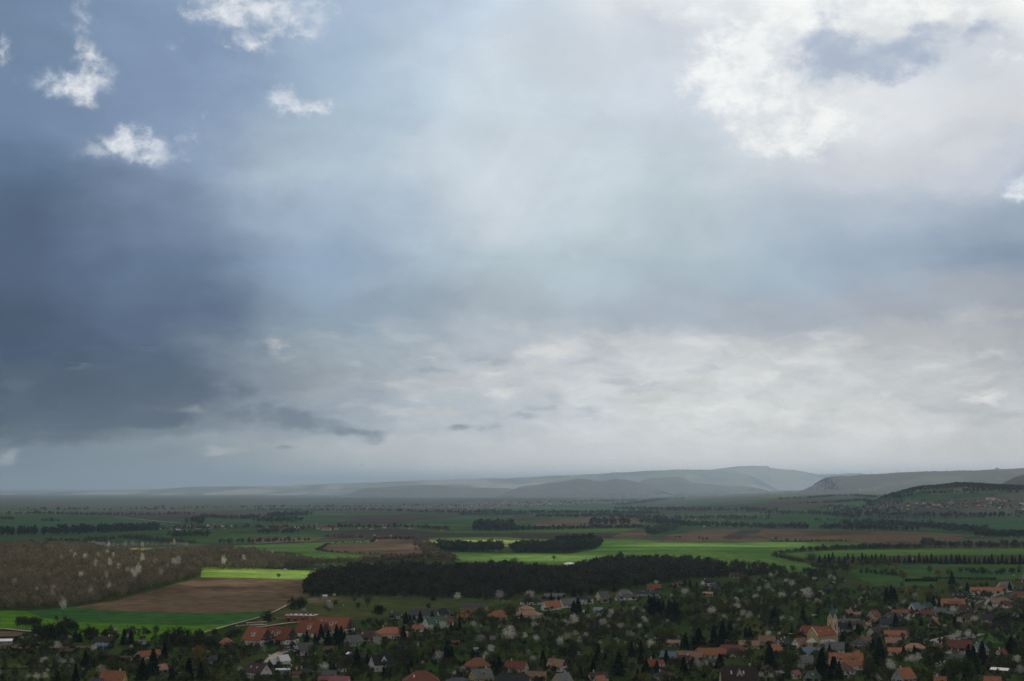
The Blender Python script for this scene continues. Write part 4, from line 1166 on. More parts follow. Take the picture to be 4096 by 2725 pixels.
H('B2', 1270, 1560, 828, 910, 'darkgrey', 'grey', 'hip', yaw=8, Hw=3.0)
H('B2', 1470, 1760, 478, 630, 'orange', 'cream', 'hip', yaw=10, Hw=3.2, ratio=.8, name='restaurant', cat='restaurant', label='cream hall with broad orange hipped roof next to the lodges', short='cream hall', chim=0)
H('B2', 1885, 2400, 955, 1130, 'darkbrown', 'white', yaw=-38, Hw=4.2, sky=2)
# the three lodges
H('B3', -345, 240, 330, 590, 'red', 'white', yaw=-38, Hw=4.0, ratio=.7, name='lodge', cat='lodge', ends='timber', balcony=True, dorm=1, sky=0, label='red-roofed lodge with dark timber gable, lowest of three', short='lowest lodge')
H('B3', 0, 650, 322, 585, 'red', 'white', yaw=-36, Hw=3.4, ratio=.62, name='lodge', cat='lodge', ends='timber', balcony=True, dorm=1, sky=2, label='red-roofed lodge with twin skylights above the parked cars', short='lodge above the parked cars')
H('B3', 530, 1190, 252, 470, 'red', 'white', yaw=-33, Hw=3.2, ratio=.55, name='lodge', cat='lodge', ends='timber', dorm=1, balcony=True, label='red-roofed lodge behind the tall spruces, middle of its row', short='middle lodge')
H('B3', 870, 1570, 195, 400, 'red', 'white', yaw=-28, Hw=3.2, ratio=.5, name='lodge', cat='lodge', ends='timber', dorm=1, sky=2, balcony=True, label='red-roofed lodge nearest the grassy meadow, uppermost of its row', short='uppermost lodge')
# unfinished brick building
H('B3', 395, 940, 150, 165, 'zinc', 'redbrick', 'flat', yaw=-10, Hw=5.2, ratio=.5, name='unfinished_building', cat='building site', label='unfinished two-storey building of bare red blocks beside the meadow', short='unfinished block building')
H('B3', 240, 500, 750, 925, 'white', 'white', yaw=50, Hw=4.6, label='tall white house with smooth bright white sheet roof', short='white-roofed house', ratio=.7)
H('B3', 105, 330, 880, 975, 'zinc', 'blue', yaw=50, Hw=3.0, label='low blue-walled annex with pale roof against the white-roofed house', short='pale-roofed annex', chim=0, ratio=.8, name='annex', cat='annex')
H('B3', 535, 920, 618, 755, 'grey', 'white', yaw=42, Hw=3.6, balcony=True, label='white house with dark balcony under a weathered grey gable roof', short='balcony house')
H('B3', 1035, 1240, 676, 742, 'brown', 'dark', yaw=-8, Hw=2.4, chim=0, name='shed', cat='shed')
H('B3', 1360, 1700, 492, 615, 'grey', 'grey', yaw=40, Hw=3.2)
H('B3', 1560, 2000, 408, 530, 'brown', 'cream', 'hip', yaw=-12, Hw=2.8, sky=1)
H('B3', 1858, 2450, 362, 478, 'orange', 'cream', 'hip', yaw=3, Hw=3.6, chim=2, label='long cream bungalow with pale orange hipped roof and two chimneys', short='long cream bungalow')
H('B3', 1385, 1520, 772, 815, 'white', 'grey', 'shed', yaw=-30, Hw=2.2, name='greenhouse', cat='greenhouse', label='small greenhouse with bright white slanted roof on the lawn', short='white greenhouse', wins=False)
H('B3', 610, 880, 1002, 1118, 'darkgrey', 'grey', 'hip', yaw=5, Hw=2.5)
H('B3', 465, 620, 1012, 1072, 'tan', 'brick', yaw=10, Hw=2.2)
H('B3', 235, 610, 1062, 1085, 'white', 'grey', 'flat', yaw=12, Hw=2.6, name='garage', cat='garage', label='garage with flat white terrace roof in front of the white-roofed house', short='flat white garage')
H('B3', 515, 680, 1102, 1150, 'redbrown', 'grey', 'shed', yaw=5, Hw=2.4, name='shed', cat='shed')
H('B3', 1200, 1490, 898, 1040, 'darkbrown', 'white', yaw=38, Hw=3.0)
H('B3', 1770, 2240, 768, 990, 'black', 'white', yaw=32, Hw=4.6, dorm=1, dkind='gable', label='tall house with steep black roof and a red-edged dormer', short='steep black-roofed house', sky=0)
H('B3', 1615, 1800, 826, 890, 'brown', 'cream', yaw=-5, Hw=2.6)
H('B3', 945, 1150, 1176, 1250, 'mauve', 'grey', yaw=-10, Hw=2.6, name='garage', cat='garage', chim=0)
H('B3', 1120, 1490, 1182, 1255, 'mauve', 'white', yaw=-6, Hw=2.8, ratio=.5, chim=0)
H('B3', 1000, 1265, 1096, 1160, 'darkgrey', 'grey', 'shed', yaw=-8, Hw=2.5, name='shed', cat='shed')
H('B4', 50, 730, 1092, 1290, 'redbrown', 'cream', 'hip', yaw=8, Hw=3.2, ratio=.7, sky=1, label='wide house with dark red hipped roof at the lower edge', short='wide dark red house')
H('B3', 2098, 2340, 110, 155, 'darkgrey', 'cream', yaw=-8, Hw=3.2, label='small cream house with a grey roof alone on the meadow edge', short='small meadow house')
H('B4', 155, 690, 58, 158, 'darkgrey', 'cream', yaw=-12, Hw=3.2, ratio=.5)
H('B4', 570, 920, 16, 134, 'black', 'cream', 'hip', yaw=-15, Hw=3.2, ratio=.7)
H('B4', 370, 845, 180, 340, 'green', 'white', yaw=38, Hw=3.2, dorm=1, label='white gabled house under a mossy green roof with dormer', short='green-roofed white house')
H('B4', 725, 925, 162, 272, 'redbrown', 'white', yaw=42, Hw=3.0)
H('B4', 220, 430, 318, 384, 'orange', 'white', yaw=-10, Hw=2.5, name='garage', cat='garage', chim=1)
H('B4', 970, 1195, 138, 190, 'orange', 'cream', yaw=-4, Hw=3.0)
H('B4', 1015, 1500, -50, 12, 'darkgrey', 'brick', yaw=-14, Hw=6.4, ratio=.5, label='tall brown brick house with dark roof standing in the meadow', short='brown brick house')
H('B4', 1580, 1835, 32, 130, 'orange', 'cream', 'hip', yaw=-20, Hw=2.8, sky=1)
H('B4', 1440, 1815, 78, 188, 'orange', 'yellow', 'hip', yaw=-12, Hw=3.4, ratio=.8)
H('A7', 22, 282, 498, 545, 'tan', 'cream', 'hip', yaw=-12, Hw=3.2, ratio=.7, label='cream villa with two stepped hipped roofs of old tan tiles', short='stepped tan villa')
H('A7', 32, 212, 456, 492, 'tan', 'cream', 'hip', yaw=-12, Hw=6.2, ratio=.8, name='villa_tower', cat='house', label='upper storey block rising out of the stepped tan villa', short='upper villa block', chim=0)
H('B4', 1080, 1560, 868, 1014, 'orange', 'brick', 'hip', yaw=12, Hw=3.2, ratio=.75, sky=0, label='house with bright orange pyramid roof above the blossom trees', short='orange pyramid-roofed house')
H('B4', 1140, 1600, 1008, 1225, 'grey', 'yellow', yaw=36, Hw=3.2, dorm=1, label='yellow gabled house with weathered grey roof and long dormer', short='yellow gabled grey house')
H('B4', 1735, 2180, 922, 1058, 'redbrown', 'white', yaw=-22, Hw=2.8)
H('B4', 780, 1220, 1202, 1280, 'darkgrey', 'grey', 'hip', yaw=10, Hw=3.0)
H('B4', 1590, 2225, 1145, 1290, 'black', 'yellow', 'half', yaw=-10, Hw=3.0, chim=2)
H('B5', -105, 285, 1098, 1200, 'tan', 'brick', yaw=-8, Hw=2.8)
H('B4', 865, 1025, 582, 612, 'redbrown', 'dark', yaw=-6, Hw=2.4, name='shed', cat='shed', chim=0, wins=False)
H('B4', 555, 705, 716, 800, 'brown', 'grey', yaw=-5, Hw=2.8, name='shed', cat='shed', chim=0)
H('B4', 1238, 1362, 698, 718, 'zinc', 'grey', 'flat', yaw=-8, Hw=2.4, name='shed', cat='shed')
H('B4', 555, 690, 850, 885, 'darkgrey', 'cream', yaw=-5, Hw=2.4, name='shed', cat='shed', chim=0)
# centre
H('B5', 252, 628, 848, 1028, 'tan', 'white', yaw=-36, Hw=3.2, ends='timber', label='white house with speckled tan roof and dark timbered gable', short='speckled tan house')
H('B5', 320, 725, 1108, 1290, 'grey', 'cream', yaw=48, Hw=3.0, ratio=.7)
H('B5', 1000, 1290, 1148, 1290, 'orange', 'cream', yaw=46, Hw=3.0, ratio=.8, chim=0)
H('B5', 940, 1300, 1112, 1215, 'darkbrown', 'white', yaw=14, Hw=2.8)
H('B5', 1890, 2250, 892, 1005, 'red', 'cream', yaw=-28, Hw=2.8)
H('B5', 2040, 2195, 962, 1060, 'redbrown', 'grey', yaw=30, Hw=2.6)
H('B5', 1030, 1212, 32, 66, 'blue', 'white', 'shed', yaw=-14, Hw=2.8, name='garage', cat='garage', label='white garage with blue-grey sheet roof on bare ground', short='white garage')
H('B5', 695, 908, 78, 92, 'zinc', 'white', 'flat', yaw=-8, Hw=3.0, name='pool_house', cat='pool house', label='flat-roofed white pool house behind a lone spruce', short='white pool house')
H('B5', 405, 490, 331, 345, 'black', 'dark', 'flat', yaw=-8, Hw=2.0, name='shed', cat='shed', label='little dark flat-topped shed on the pale lawn', short='dark lawn shed', wins=False)
H('A7', 68, 302, 376, 420, 'black', 'white', 'hip', yaw=-12, Hw=3.0)
H('A7', 288, 482, 343, 372, 'grey', 'dark', yaw=-4, Hw=2.8, name='barn', cat='barn', chim=0, ratio=.45)
H('A7', 258, 460, 410, 472, 'orange', 'white', yaw=36, Hw=3.0, label='long white house with clean salmon orange roof near the pool house', short='salmon-roofed house', ratio=.5)
H('A7', 415, 602, 382, 448, 'grey', 'white', yaw=30, Hw=3.0, ratio=.55)
H('A7', 562, 748, 367, 398, 'black', 'white', 'hip', yaw=-14, Hw=5.0, ratio=.75, label='two-storey white cube house with black hipped roof', short='two-storey white house')
H('A7', 748, 895, 318, 376, 'grey', 'cream', yaw=40, Hw=3.6, ratio=.7, label='tall tan-gabled house with steep grey roof at the wood edge', short='tan-gabled house')
H('A7', 795, 892, 388, 405, 'brown', 'cream', 'shed', yaw=-10, Hw=2.4, name='garage', cat='garage')
H('A7', 938, 1105, 298, 350, 'grey', 'cream', 'hip', yaw=-14, Hw=3.0)
H('A7', 928, 1155, 347, 380, 'darkgrey', 'white', 'hip', yaw=-16, Hw=3.0, sky=1)
H('A7', 1125, 1350, 318, 346, 'black', 'grey', yaw=-10, Hw=2.6, sky=2)
H('A7', 1225, 1362, 260, 298, 'red', 'cream', yaw=-4, Hw=3.0)
H('A7', 1438, 1492, 240, 268, 'orange', 'cream', yaw=-30, Hw=2.6)
H('A7', 1488, 1558, 222, 258, 'redbrown', 'white', yaw=35, Hw=3.0)
H('A7', 1712, 1852, 216, 248, 'black', 'white', yaw=30, Hw=3.4)
H('A7', 1805, 1902, 250, 280, 'darkgrey', 'grey', 'hip', yaw=-8, Hw=2.8)
H('A7', 1728, 1832, 332, 348, 'tan', 'cream', 'shed', yaw=-12, Hw=2.4, name='shed', cat='shed')
H('A7', 2160, 2258, 118, 150, 'red', 'brick', yaw=-8, Hw=3.0)
H('A7', 2078, 2185, 134, 168, 'redbrown', 'cream', yaw=34, Hw=2.8, sky=1)
H('A7', 2135, 2215, 132, 168, 'orange', 'white', yaw=-32, Hw=2.8)
H('A7', 1975, 2080, 150, 180, 'darkbrown', 'cream', yaw=8, Hw=2.6)
H('A7', 255, 485, 99, 108, 'black', 'dark', 'flat', yaw=-4, Hw=2.6, name='stable', cat='stable', ratio=.25, label='long low black stable in front of the white dome', short='black stable', wins=False)
# row below the orchard
H('B6', -65, 282, 742, 885, 'blue', 'pinkish', yaw=-34, Hw=3.2)
H('B6', 212, 695, 756, 875, 'tan', 'white', yaw=-12, Hw=2.8, ratio=.5)
H('B6', 258, 475, 822, 900, 'brown', 'white', yaw=-24, Hw=2.6)
H('B6', 525, 1070, 706, 825, 'orange', 'cream', 'half', yaw=-10, Hw=2.8, ratio=.45)
H('B6', 880, 1425, 656, 748, 'redbrown', 'cream', 'hip', yaw=-8, Hw=2.8, ratio=.4)
H('B6', 1010, 1375, 716, 800, 'darkbrown', 'cream', 'hip', yaw=-5, Hw=2.8, ratio=.6, chim=2)
H('B6', 940, 1562, 1010, 1255, 'darkbrown', 'cream', 'half', yaw=0, Hw=3.4, ratio=.62, sky=2, dorm=1, dkind='gable', label='large dark brown house with two bright skylights and gabled dormer', short='large dark brown house')
H('B6', 1600, 1845, 890, 1070, 'brown', 'cream', 'hip', yaw=-10, Hw=3.2, ratio=.8)
H('B6', 1250, 1610, 582, 668, 'tan', 'cream', yaw=-3, Hw=2.6, ratio=.5)
H('B6', 1575, 1880, 502, 600, 'tan', 'grey', yaw=-6, Hw=2.6, ratio=.55)
H('B6', 1680, 2015, 618, 768, 'orange', 'dark', yaw=38, Hw=2.8)
H('B6', 1860, 2115, 536, 636, 'darkgrey', 'white', yaw=36, Hw=2.8, sky=1)
H('B6', 60, 315, 572, 625, 'tan', 'grey', yaw=-18, Hw=2.6, name='barn', cat='barn', chim=0)
H('B6', 2078, 2305, 1075, 1160, 'mauve', 'cream', yaw=44, Hw=2.8, chim=0)
H('B6', 1850, 2025, 1068, 1140, 'grey', 'grey', 'shed', yaw=28, Hw=2.4, name='shed', cat='shed')
H('B6', 640, 875, 890, 940, 'green', 'cream', yaw=-4, Hw=2.8)
H('B6', -10, 130, 990, 1070, 'black', 'dark', yaw=28, Hw=2.6)
H('B5', 2020, 2440, 1100, 1180, 'black', 'white', 'hip', yaw=8, Hw=2.8)
# around the church
H('B7', 510, 892, 442, 558, 'red', 'cream', 'half', yaw=-3, Hw=4.0, ratio=.6, name='rectory', cat='rectory', label='cream rectory with smooth red half-hipped roof behind the church', short='red-roofed rectory')
H('B7', 352, 668, 622, 755, 'tan', 'white', yaw=40, Hw=3.0)
H('B7', 120, 350, 640, 750, 'darkgrey', 'white', yaw=36, Hw=2.6, sky=1)
H('B7', 535, 850, 800, 885, 'blue', 'white', yaw=-6, Hw=2.8)
H('B7', 700, 940, 830, 940, 'black', 'pinkish', yaw=-36, Hw=2.8)
H('B7', 912, 1268, 706, 838, 'grey', 'white', yaw=-14, Hw=3.0)
H('B7', 1345, 1655, 612, 748, 'darkgrey', 'cream', 'hip', yaw=20, Hw=3.2, ratio=.8)
H('B7', 378, 742, 886, 1068, 'grey', 'white', yaw=-10, Hw=3.0, ratio=.6)
H('B7', 968, 1562, 896, 1100, 'orange', 'cream', yaw=-6, Hw=3.4, ratio=.55, dorm=2, label='large orange tiled house with two shed dormers facing the viewer', short='two-dormer orange house')
H('B7', 528, 885, 1152, 1330, 'green', 'grey', yaw=44, Hw=3.0, sky=1, ratio=.7)
H('B7', 1040, 1405, 1048, 1190, 'brown', 'white', 'hip', yaw=8, Hw=3.0, ratio=.9)
H('B7', 1378, 1525, 782, 898, 'orange', 'white', yaw=40, Hw=2.6, sky=1)
H('B7', 1602, 1915, 452, 560, 'darkbrown', 'cream', yaw=42, Hw=3.0)
H('B7', 1608, 1885, 168, 285, 'redbrown', 'cream', yaw=46, Hw=4.2, ratio=.8, sky=1, label='tall cream gable-fronted house with red-brown roof above the church', short='tall cream gable house')
H('B7', 1230, 1420, 128, 220, 'tan', 'dark', yaw=34, Hw=2.4)
H('B7', 1395, 1550, 200, 240, 'tan', 'brick', yaw=-6, Hw=2.2, name='shed', cat='shed', chim=0)
H('B7', 1640, 1790, 302, 368, 'tan', 'cream', 'hip', yaw=24, Hw=2.8)
H('B7', 1505, 1712, 342, 425, 'tan', 'cream', 'hip', yaw=30, Hw=3.0)
H('B7', 1150, 1510, 326, 362, 'grey', 'cream', yaw=-2, Hw=2.8, ratio=.45)
H('B7', 1250, 1600, 366, 432, 'brown', 'white', yaw=-5, Hw=3.0, ratio=.5)
H('B7', 1130, 1395, 388, 485, 'black', 'white', yaw=-36, Hw=2.8)
H('B7', 1220, 1375, 462, 555, 'grey', 'brick', yaw=-34, Hw=2.6)
H('B7', 1840, 2315, 472, 540, 'darkbrown', 'grey', yaw=-2, Hw=2.6, ratio=.45)
H('B7', 1890, 2290, 518, 600, 'orange', 'cream', yaw=-8, Hw=2.6, ratio=.5)
H('B7', 1480, 1765, 616, 690, 'tan', 'cream', yaw=-8, Hw=2.6)
H('B7', 1910, 2195, 632, 718, 'tan', 'brick', yaw=-4, Hw=2.8)
H('B7', 1945, 2315, 806, 880, 'orange', 'white', yaw=-6, Hw=2.8, chim=2)
H('B7', 1830, 2105, 312, 410, 'darkgrey', 'grey', yaw=-6, Hw=2.6)
H('B7', 1890, 2235, 192, 290, 'darkgrey', 'white', 'hip', yaw=-6, Hw=2.6, ratio=.5)
H('B7', 1090, 1235, 522, 598, 'grey', 'white', yaw=-30, Hw=3.0)
H('B7', 715, 805, 250, 262, 'zinc', 'brick', 'flat', yaw=-6, Hw=2.2, name='shed', cat='shed', wins=False)
H('B7', 335, 445, 562, 580, 'white', 'dark', 'flat', yaw=-6, Hw=2.2, name='carport', cat='carport', label='carport with a pale flat roof beside the red-roofed rectory', short='pale carport', wins=False)
# right side
H('B8', 245, 475, 455, 545, 'blue', 'white', yaw=40, Hw=3.8, ratio=.8)
H('B8', 25, 350, 558, 606, 'orange', 'white', yaw=-4, Hw=2.6, ratio=.45)
H('B8', 428, 625, 452, 520, 'green', 'grey', yaw=36, Hw=3.0, ratio=.8)
H('B8', 412, 612, 566, 625, 'redbrown', 'grey', yaw=-4, Hw=2.6)
H('B8', 575, 795, 545, 600, 'grey', 'white', yaw=-16, Hw=2.8)
H('B8', 780, 905, 566, 618, 'blue', 'cream', yaw=-6, Hw=2.6)
H('B8', 600, 800, 528, 560, 'blue', 'grey', yaw=-2, Hw=2.4, ratio=.4)
H('B8', 715, 1055, 402, 478, 'orange', 'cream', yaw=-6, Hw=2.8, ratio=.5)
H('B8', 840, 1005, 436, 490, 'orange', 'white', yaw=-4, Hw=2.8)
H('B8', 905, 1088, 320, 384, 'black', 'white', yaw=-12, Hw=3.2, sky=2)
H('B8', 510, 720, 662, 768, 'orange', 'cream', yaw=62, Hw=2.8, ratio=.9, ends='timber')
H('B8', 955, 1250, 602, 700, 'brown', 'cream', 'hip', yaw=-16, Hw=3.0, ratio=.8)
H('B8', 1262, 1490, 618, 698, 'darkgrey', 'cream', yaw=-18, Hw=3.0)
H('B8', 915, 1205, 490, 565, 'darkbrown', 'white', 'hip', yaw=-12, Hw=2.8, ratio=.6)
H('B8', 1060, 1165, 540, 590, 'brown', 'white', yaw=-30, Hw=2.6)
H('B8', 1180, 1365, 475, 540, 'brown', 'grey', 'hip', yaw=10, Hw=2.6)
H('B8', 1340, 1675, 388, 470, 'tan', 'white', yaw=14, Hw=3.2, ratio=.7)
H('B8', 1518, 1718, 426, 498, 'redbrown', 'white', yaw=32, Hw=3.0, ends='timber')
H('B8', 1540, 1762, 360, 405, 'darkgrey', 'white', yaw=-4, Hw=2.8, ratio=.5)
H('B8', 1728, 1842, 378, 425, 'redbrown', 'grey', yaw=-10, Hw=2.8)
H('B8', 1688, 1928, 306, 352, 'redbrown', 'cream', 'hip', yaw=-8, Hw=3.0, ratio=.6)
H('B8', 1130, 1580, 246, 298, 'orange', 'cream', yaw=-8, Hw=3.0, ratio=.35)
H('B8', 1310, 1430, 222, 262, 'orange', 'cream', 'hip', yaw=-8, Hw=3.0)
H('B8', 1490, 1672, 205, 262, 'orange', 'white', 'hip', yaw=-14, Hw=3.0, ratio=.8)
H('B8', 1495, 1742, 165, 230, 'grey', 'white', yaw=28, Hw=3.2, ratio=.6)
H('B8', 1140, 1300, 292, 345, 'darkbrown', 'white', yaw=34, Hw=2.8)
H('B8', 1255, 1402, 278, 330, 'black', 'white', 'hip', yaw=-12, Hw=3.2, ratio=.8)
H('B8', 1310, 1412, 570, 600, 'orange', 'cream', 'shed', yaw=-4, Hw=2.0, name='shed', cat='shed')
H('B8', 180, 505, 1036, 1105, 'pink', 'cream', 'hip', yaw=-14, Hw=2.8, ratio=.6)
H('B8', 575, 735, 1006, 1090, 'mauve', 'grey', yaw=-20, Hw=2.8)
H('B8', 770, 1142, 988, 1100, 'redbrown', 'cream', yaw=-16, Hw=2.8, ratio=.5)
H('B8', 1078, 1385, 1020, 1150, 'blue', 'cream', yaw=42, Hw=3.2)
H('B8', 1418, 1645, 1062, 1198, 'red', 'white', yaw=44, Hw=2.8, ratio=.6)
H('B8', 515, 1005, 1185, 1270, 'darkgrey', 'white', yaw=-8, Hw=2.8, ratio=.5)
H('B8', 900, 1160, 1140, 1220, 'grey', 'cream', 'hip', yaw=-10, Hw=2.8)
H('B8', 1368, 1662, 1328, 1420, 'zinc', 'dark', yaw=-34, Hw=2.6, name='barn', cat='barn', chim=0, minrise=.16)
H('B8', 1268, 1545, 1500, 1580, 'orange', 'cream', yaw=-28, Hw=2.8)
H('B8', 585, 785, 1480, 1570, 'orange', 'yellow', yaw=-36, Hw=2.8)
H('B8', -15, 365, 1360, 1540, 'orange', 'grey', yaw=38, Hw=3.0, ratio=.8, chim=2)
H('B8', 1868, 2060, 1000, 1110, 'red', 'cream', yaw=-8, Hw=3.0)
H('B8', 488, 645, 1115, 1180, 'brown', 'grey', 'hip', yaw=10, Hw=2.8)
H('B8', 1780, 1850, 112, 142, 'redbrown', 'white', yaw=-8, Hw=2.8)
H('B8', 1860, 2020, 52, 100, 'blue', 'grey', 'hip', yaw=-8, Hw=2.8)
H('B8', 1850, 2050, 122, 148, 'orange', 'cream', yaw=-6, Hw=2.8, ratio=.4)
H('B8', 1800, 1975, 262, 300, 'black', 'grey', yaw=-6, Hw=2.8)
H('B8', 1870, 1935, 535, 570, 'redbrown', 'cream', yaw=-6, Hw=2.6)

# ------------------------------------------------------------------ church
def make_church():
    # tower in front corner of the picture coordinates: nave behind and below
    p = atc('A8', 500, 838)
    s_ = F / p[1]
    z = p[2]
    root = empty('church', tuple(p), R(38))
    tag(root, 'church', 'yellow village church with a green copper spire and clock faces')
    nave = Shape()
    L, W, Hn, rise = 22.0, 10.5, 9.5, 5.5
    a, b = L / 2, W / 2
    for s in (-1, 1):
        nave.poly([(-a, s * b, -1), (a, s * b, -1), (a, s * b, Hn), (-a, s * b, Hn)][::-s])
        nave.poly([(s * a, -b, -1), (s * a, b, -1), (s * a, b, Hn), (s * a, 0, Hn + rise), (s * a, -b, Hn)][::s])
    nave.build('nave_wall', [WALL['yellow']], root)
    rf = Shape()
    for s in (-1, 1):
        f = [(-a - .2, s * (b + .5), Hn - .45), (a + .2, s * (b + .5), Hn - .45), (a + .2, 0, Hn + rise + .12), (-a - .2, 0, Hn + rise + .12)]
        rf.poly(f if s < 0 else f[::-1]); rf.poly([(x, y, q - .2) for x, y, q in f[::s]])
    ro = rf.build('nave_roof', [ROOF['red']], root)
    for q in (-5, 4):
        sk = Shape(); sk.poly([(q - .4, -b * .62, Hn + rise * .38 + .3), (q + .4, -b * .62, Hn + rise * .38 + .3), (q + .4, -b * .44, Hn + rise * .56 + .3), (q - .4, -b * .44, Hn + rise * .56 + .3)])
        sk.build('skylight', [M_SKYLIGHT], ro)
    cp = Shape()
    for e in (-1, 1):
        for s in (-1, 1):
            x0, x1 = e * a - .25, e * a + .25
            f = [(x0, s * (b + .3), Hn - .1), (x1, s * (b + .3), Hn - .1), (x1, 0, Hn + rise + .35), (x0, 0, Hn + rise + .35)]
            cp.poly(f); 
            for xx in (x0, x1): cp.poly([(xx, s * (b + .3), Hn - .5), (xx, s * (b + .3), Hn - .1), (xx, 0, Hn + rise + .35), (xx, 0, Hn + rise - .05)])
    cp.build('gable_coping', [M_TRIM], root)
    # round window in the near gable, arched windows down the side
    rw = Shape()
    pts = [(-a - .1, 1.25 * math.cos(t * .5236), Hn + .8 + 1.25 * math.sin(t * .5236)) for t in range(12)]
    rw.poly(pts, 0); rw.poly([(x - .05, y * .62, Hn + .8 + (q - Hn - .8) * .62) for x, y, q in pts], 1)
    rw.build('round_window', [M_TRIM, WALL['yellow']], root)
    for q in range(6):
        cx = -a + 2.2 + q * 3.4
        wv = Shape()
        f = [(cx - .55, -b - .08, 5.4), (cx + .55, -b - .08, 5.4), (cx + .55, -b - .08, 8.0), (cx, -b - .08, 8.9), (cx - .55, -b - .08, 8.0)]
        g = [(cx + (x - cx) * .6, y - .05, 7 + (q2 - 7) * .85) for x, y, q2 in f]
        wv.poly(f, 0); wv.poly(g, 1); wv.build('arched_window', [M_TRIM, M_GLASS], root)
    # apse at the near gable and the side aisles, under pale zinc
    ap = Shape(); n = 7; rr = 4.4
    ring = [(-a - rr * math.sin(math.pi * i / (n - 1)), -rr * math.cos(math.pi * i / (n - 1))) for i in range(n)]
    for i in range(n - 1):
        p0, p1 = ring[i], ring[i + 1]
        ap.poly([(*p1, -1), (*p0, -1), (*p0, 4.6), (*p1, 4.6)])
    apo = ap.build('apse_wall', [WALL['yellow']], root)
    for i in range(1, n - 2):
        p0, p1 = ring[i], ring[i + 1]; mx, my = (p0[0] + p1[0]) / 2, (p0[1] + p1[1]) / 2
        nn = Vector((mx + a, my)).normalized()
        add_window(apo, mx, my, 2.9, nn.x, nn.y, .9, 1.8, 'arched_window')
    ar = Shape()
    for i in range(n - 1):
        p0, p1 = ring[i], ring[i + 1]
        k = 1.09
        ar.poly([(-a + (p0[0] + a) * k, p0[1] * k, 4.6), (-a + (p1[0] + a) * k, p1[1] * k, 4.6), (-a - .1, 0, 7.9)])
    ar.build('apse_roof', [ROOF['zinc']], root)
    for s in (-1, 1):
        ai = Shape(); y0, y1 = sorted((s * (b + .02), s * (b + 4.4)))
        ai.box(-a + 1.5, a - 5.5, y0, y1, -1, 3.9, 0); ai.build('aisle_wall', [WALL['yellow']], root)
        al = Shape()
        f = [(-a + 1.1, s * (b + 4.9), 3.75), (a - 5.1, s * (b + 4.9), 3.75), (a - 6.5, s * (b + .1), 6.2), (-a + 2.4, s * (b + .1), 6.2)]
        al.poly(f); al.poly([f[0], f[3], (-a + 1.1, s * (b + .1), 3.75)]); al.poly([f[1], (a - 5.1, s * (b + .1), 3.75), f[2]])
        al.build('aisle_roof', [ROOF['zinc']], root)
    for q in range(3):
        add_window(root, -a + 4 + q * 4, -b - 4.4, 2.0, 0, -1, 1.0, 1.8, 'arched_window')
    # tower at the far end
    tx, tw, th_ = a + 1.2, 2.6, 20.0
    tw_ = Shape(); tw_.box(tx - tw, tx + tw, -tw, tw, -1, th_)
    for (ax, sg) in (('x', 1), ('x', -1), ('y', 1), ('y', -1)):
        g = [(-tw, th_), (tw, th_), (0, th_ + 4.0)]
        if ax == 'x': tw_.poly([(tx + sg * tw, u, v) for u, v in g])
        else: tw_.poly([(tx + u, sg * tw, v) for u, v in g])
    t = tw_.build('tower', [WALL['yellow']], root)
    sp = Shape()
    ring8 = [(tx + tw, -tw), (tx + tw, 0), (tx + tw, tw), (tx, tw), (tx - tw, tw), (tx - tw, 0), (tx - tw, -tw), (tx, -tw)]
    zz = [th_, th_ + 4.2, th_, th_ + 4.2, th_, th_ + 4.2, th_, th_ + 4.2]
    mid = [(tx + 1.35 * math.cos(math.pi / 4 * (i - 1)), 1.35 * math.sin(math.pi / 4 * (i - 1)), th_ + 6.0) for i in range(8)]
    for i in range(8):
        j = (i + 1) % 8
        k0, k1 = ring8[i], ring8[j]
        sp.poly([(tx + (k0[0] - tx) * 1.03, k0[1] * 1.03, zz[i]), (tx + (k1[0] - tx) * 1.03, k1[1] * 1.03, zz[j]), mid[j], mid[i]])
        sp.poly([mid[i], mid[j], (tx, 0, th_ + 13.5)])
    so = sp.build('spire', [M_COPPER], root)
    cr_ = Shape(); cr_.tube((tx, 0, th_ + 13.2), (tx, 0, th_ + 16.2), .1, .07, 5); cr_.box(tx - .7, tx + .7, -.07, .07, th_ + 15.1, th_ + 15.3)
    cr_.tube((tx, 0, th_ + 13.4), (tx, 0, th_ + 13.9), .28, .2, 6)
    cr_.build('cross', [M_METAL], so)
    for (nx, ny) in ((-1, 0), (0, -1)):
        ox, oy = tx + nx * (tw + .08), ny * (tw + .08)
        def P(u, v, d=0.0): return (ox + (-ny) * u + nx * d, oy + nx * u + ny * d, v)
        c_ = Shape()
        c_.poly([P(1.2 * math.cos(q * .3927), th_ - .9 + 1.2 * math.sin(q * .3927)) for q in range(16)], 0)
        c_.poly([P(.98 * math.cos(q * .3927), th_ - .9 + .98 * math.sin(q * .3927), .04) for q in range(16)], 1)
        c_.poly([P(-.07, th_ - .9, .07), P(.07, th_ - .9, .07), P(.07, th_ - .15, .07), P(-.07, th_ - .15, .07)], 2)
        c_.poly([P(0, th_ - .97, .08), P(.55, th_ - .97, .08), P(.55, th_ - .83, .08), P(0, th_ - .83, .08)], 2)
        c_.build('clock', [M_TRIM, M_CLOCK, M_GLASS], t)
        bw = Shape()
        f = [P(-1.0, 11.6), P(1.0, 11.6), P(1.0, 16.0), P(0, 17.6), P(-1.0, 16.0)]
        g = [P(-.6, 11.8, .05), P(.6, 11.8, .05), P(.6, 15.8, .05), P(0, 16.9, .05), P(-.6, 15.8, .05)]
        bw.poly(f, 0); bw.poly(g, 1); bw.build('belfry_window', [M_TRIM, M_GLASS], t)
        tr = Shape()
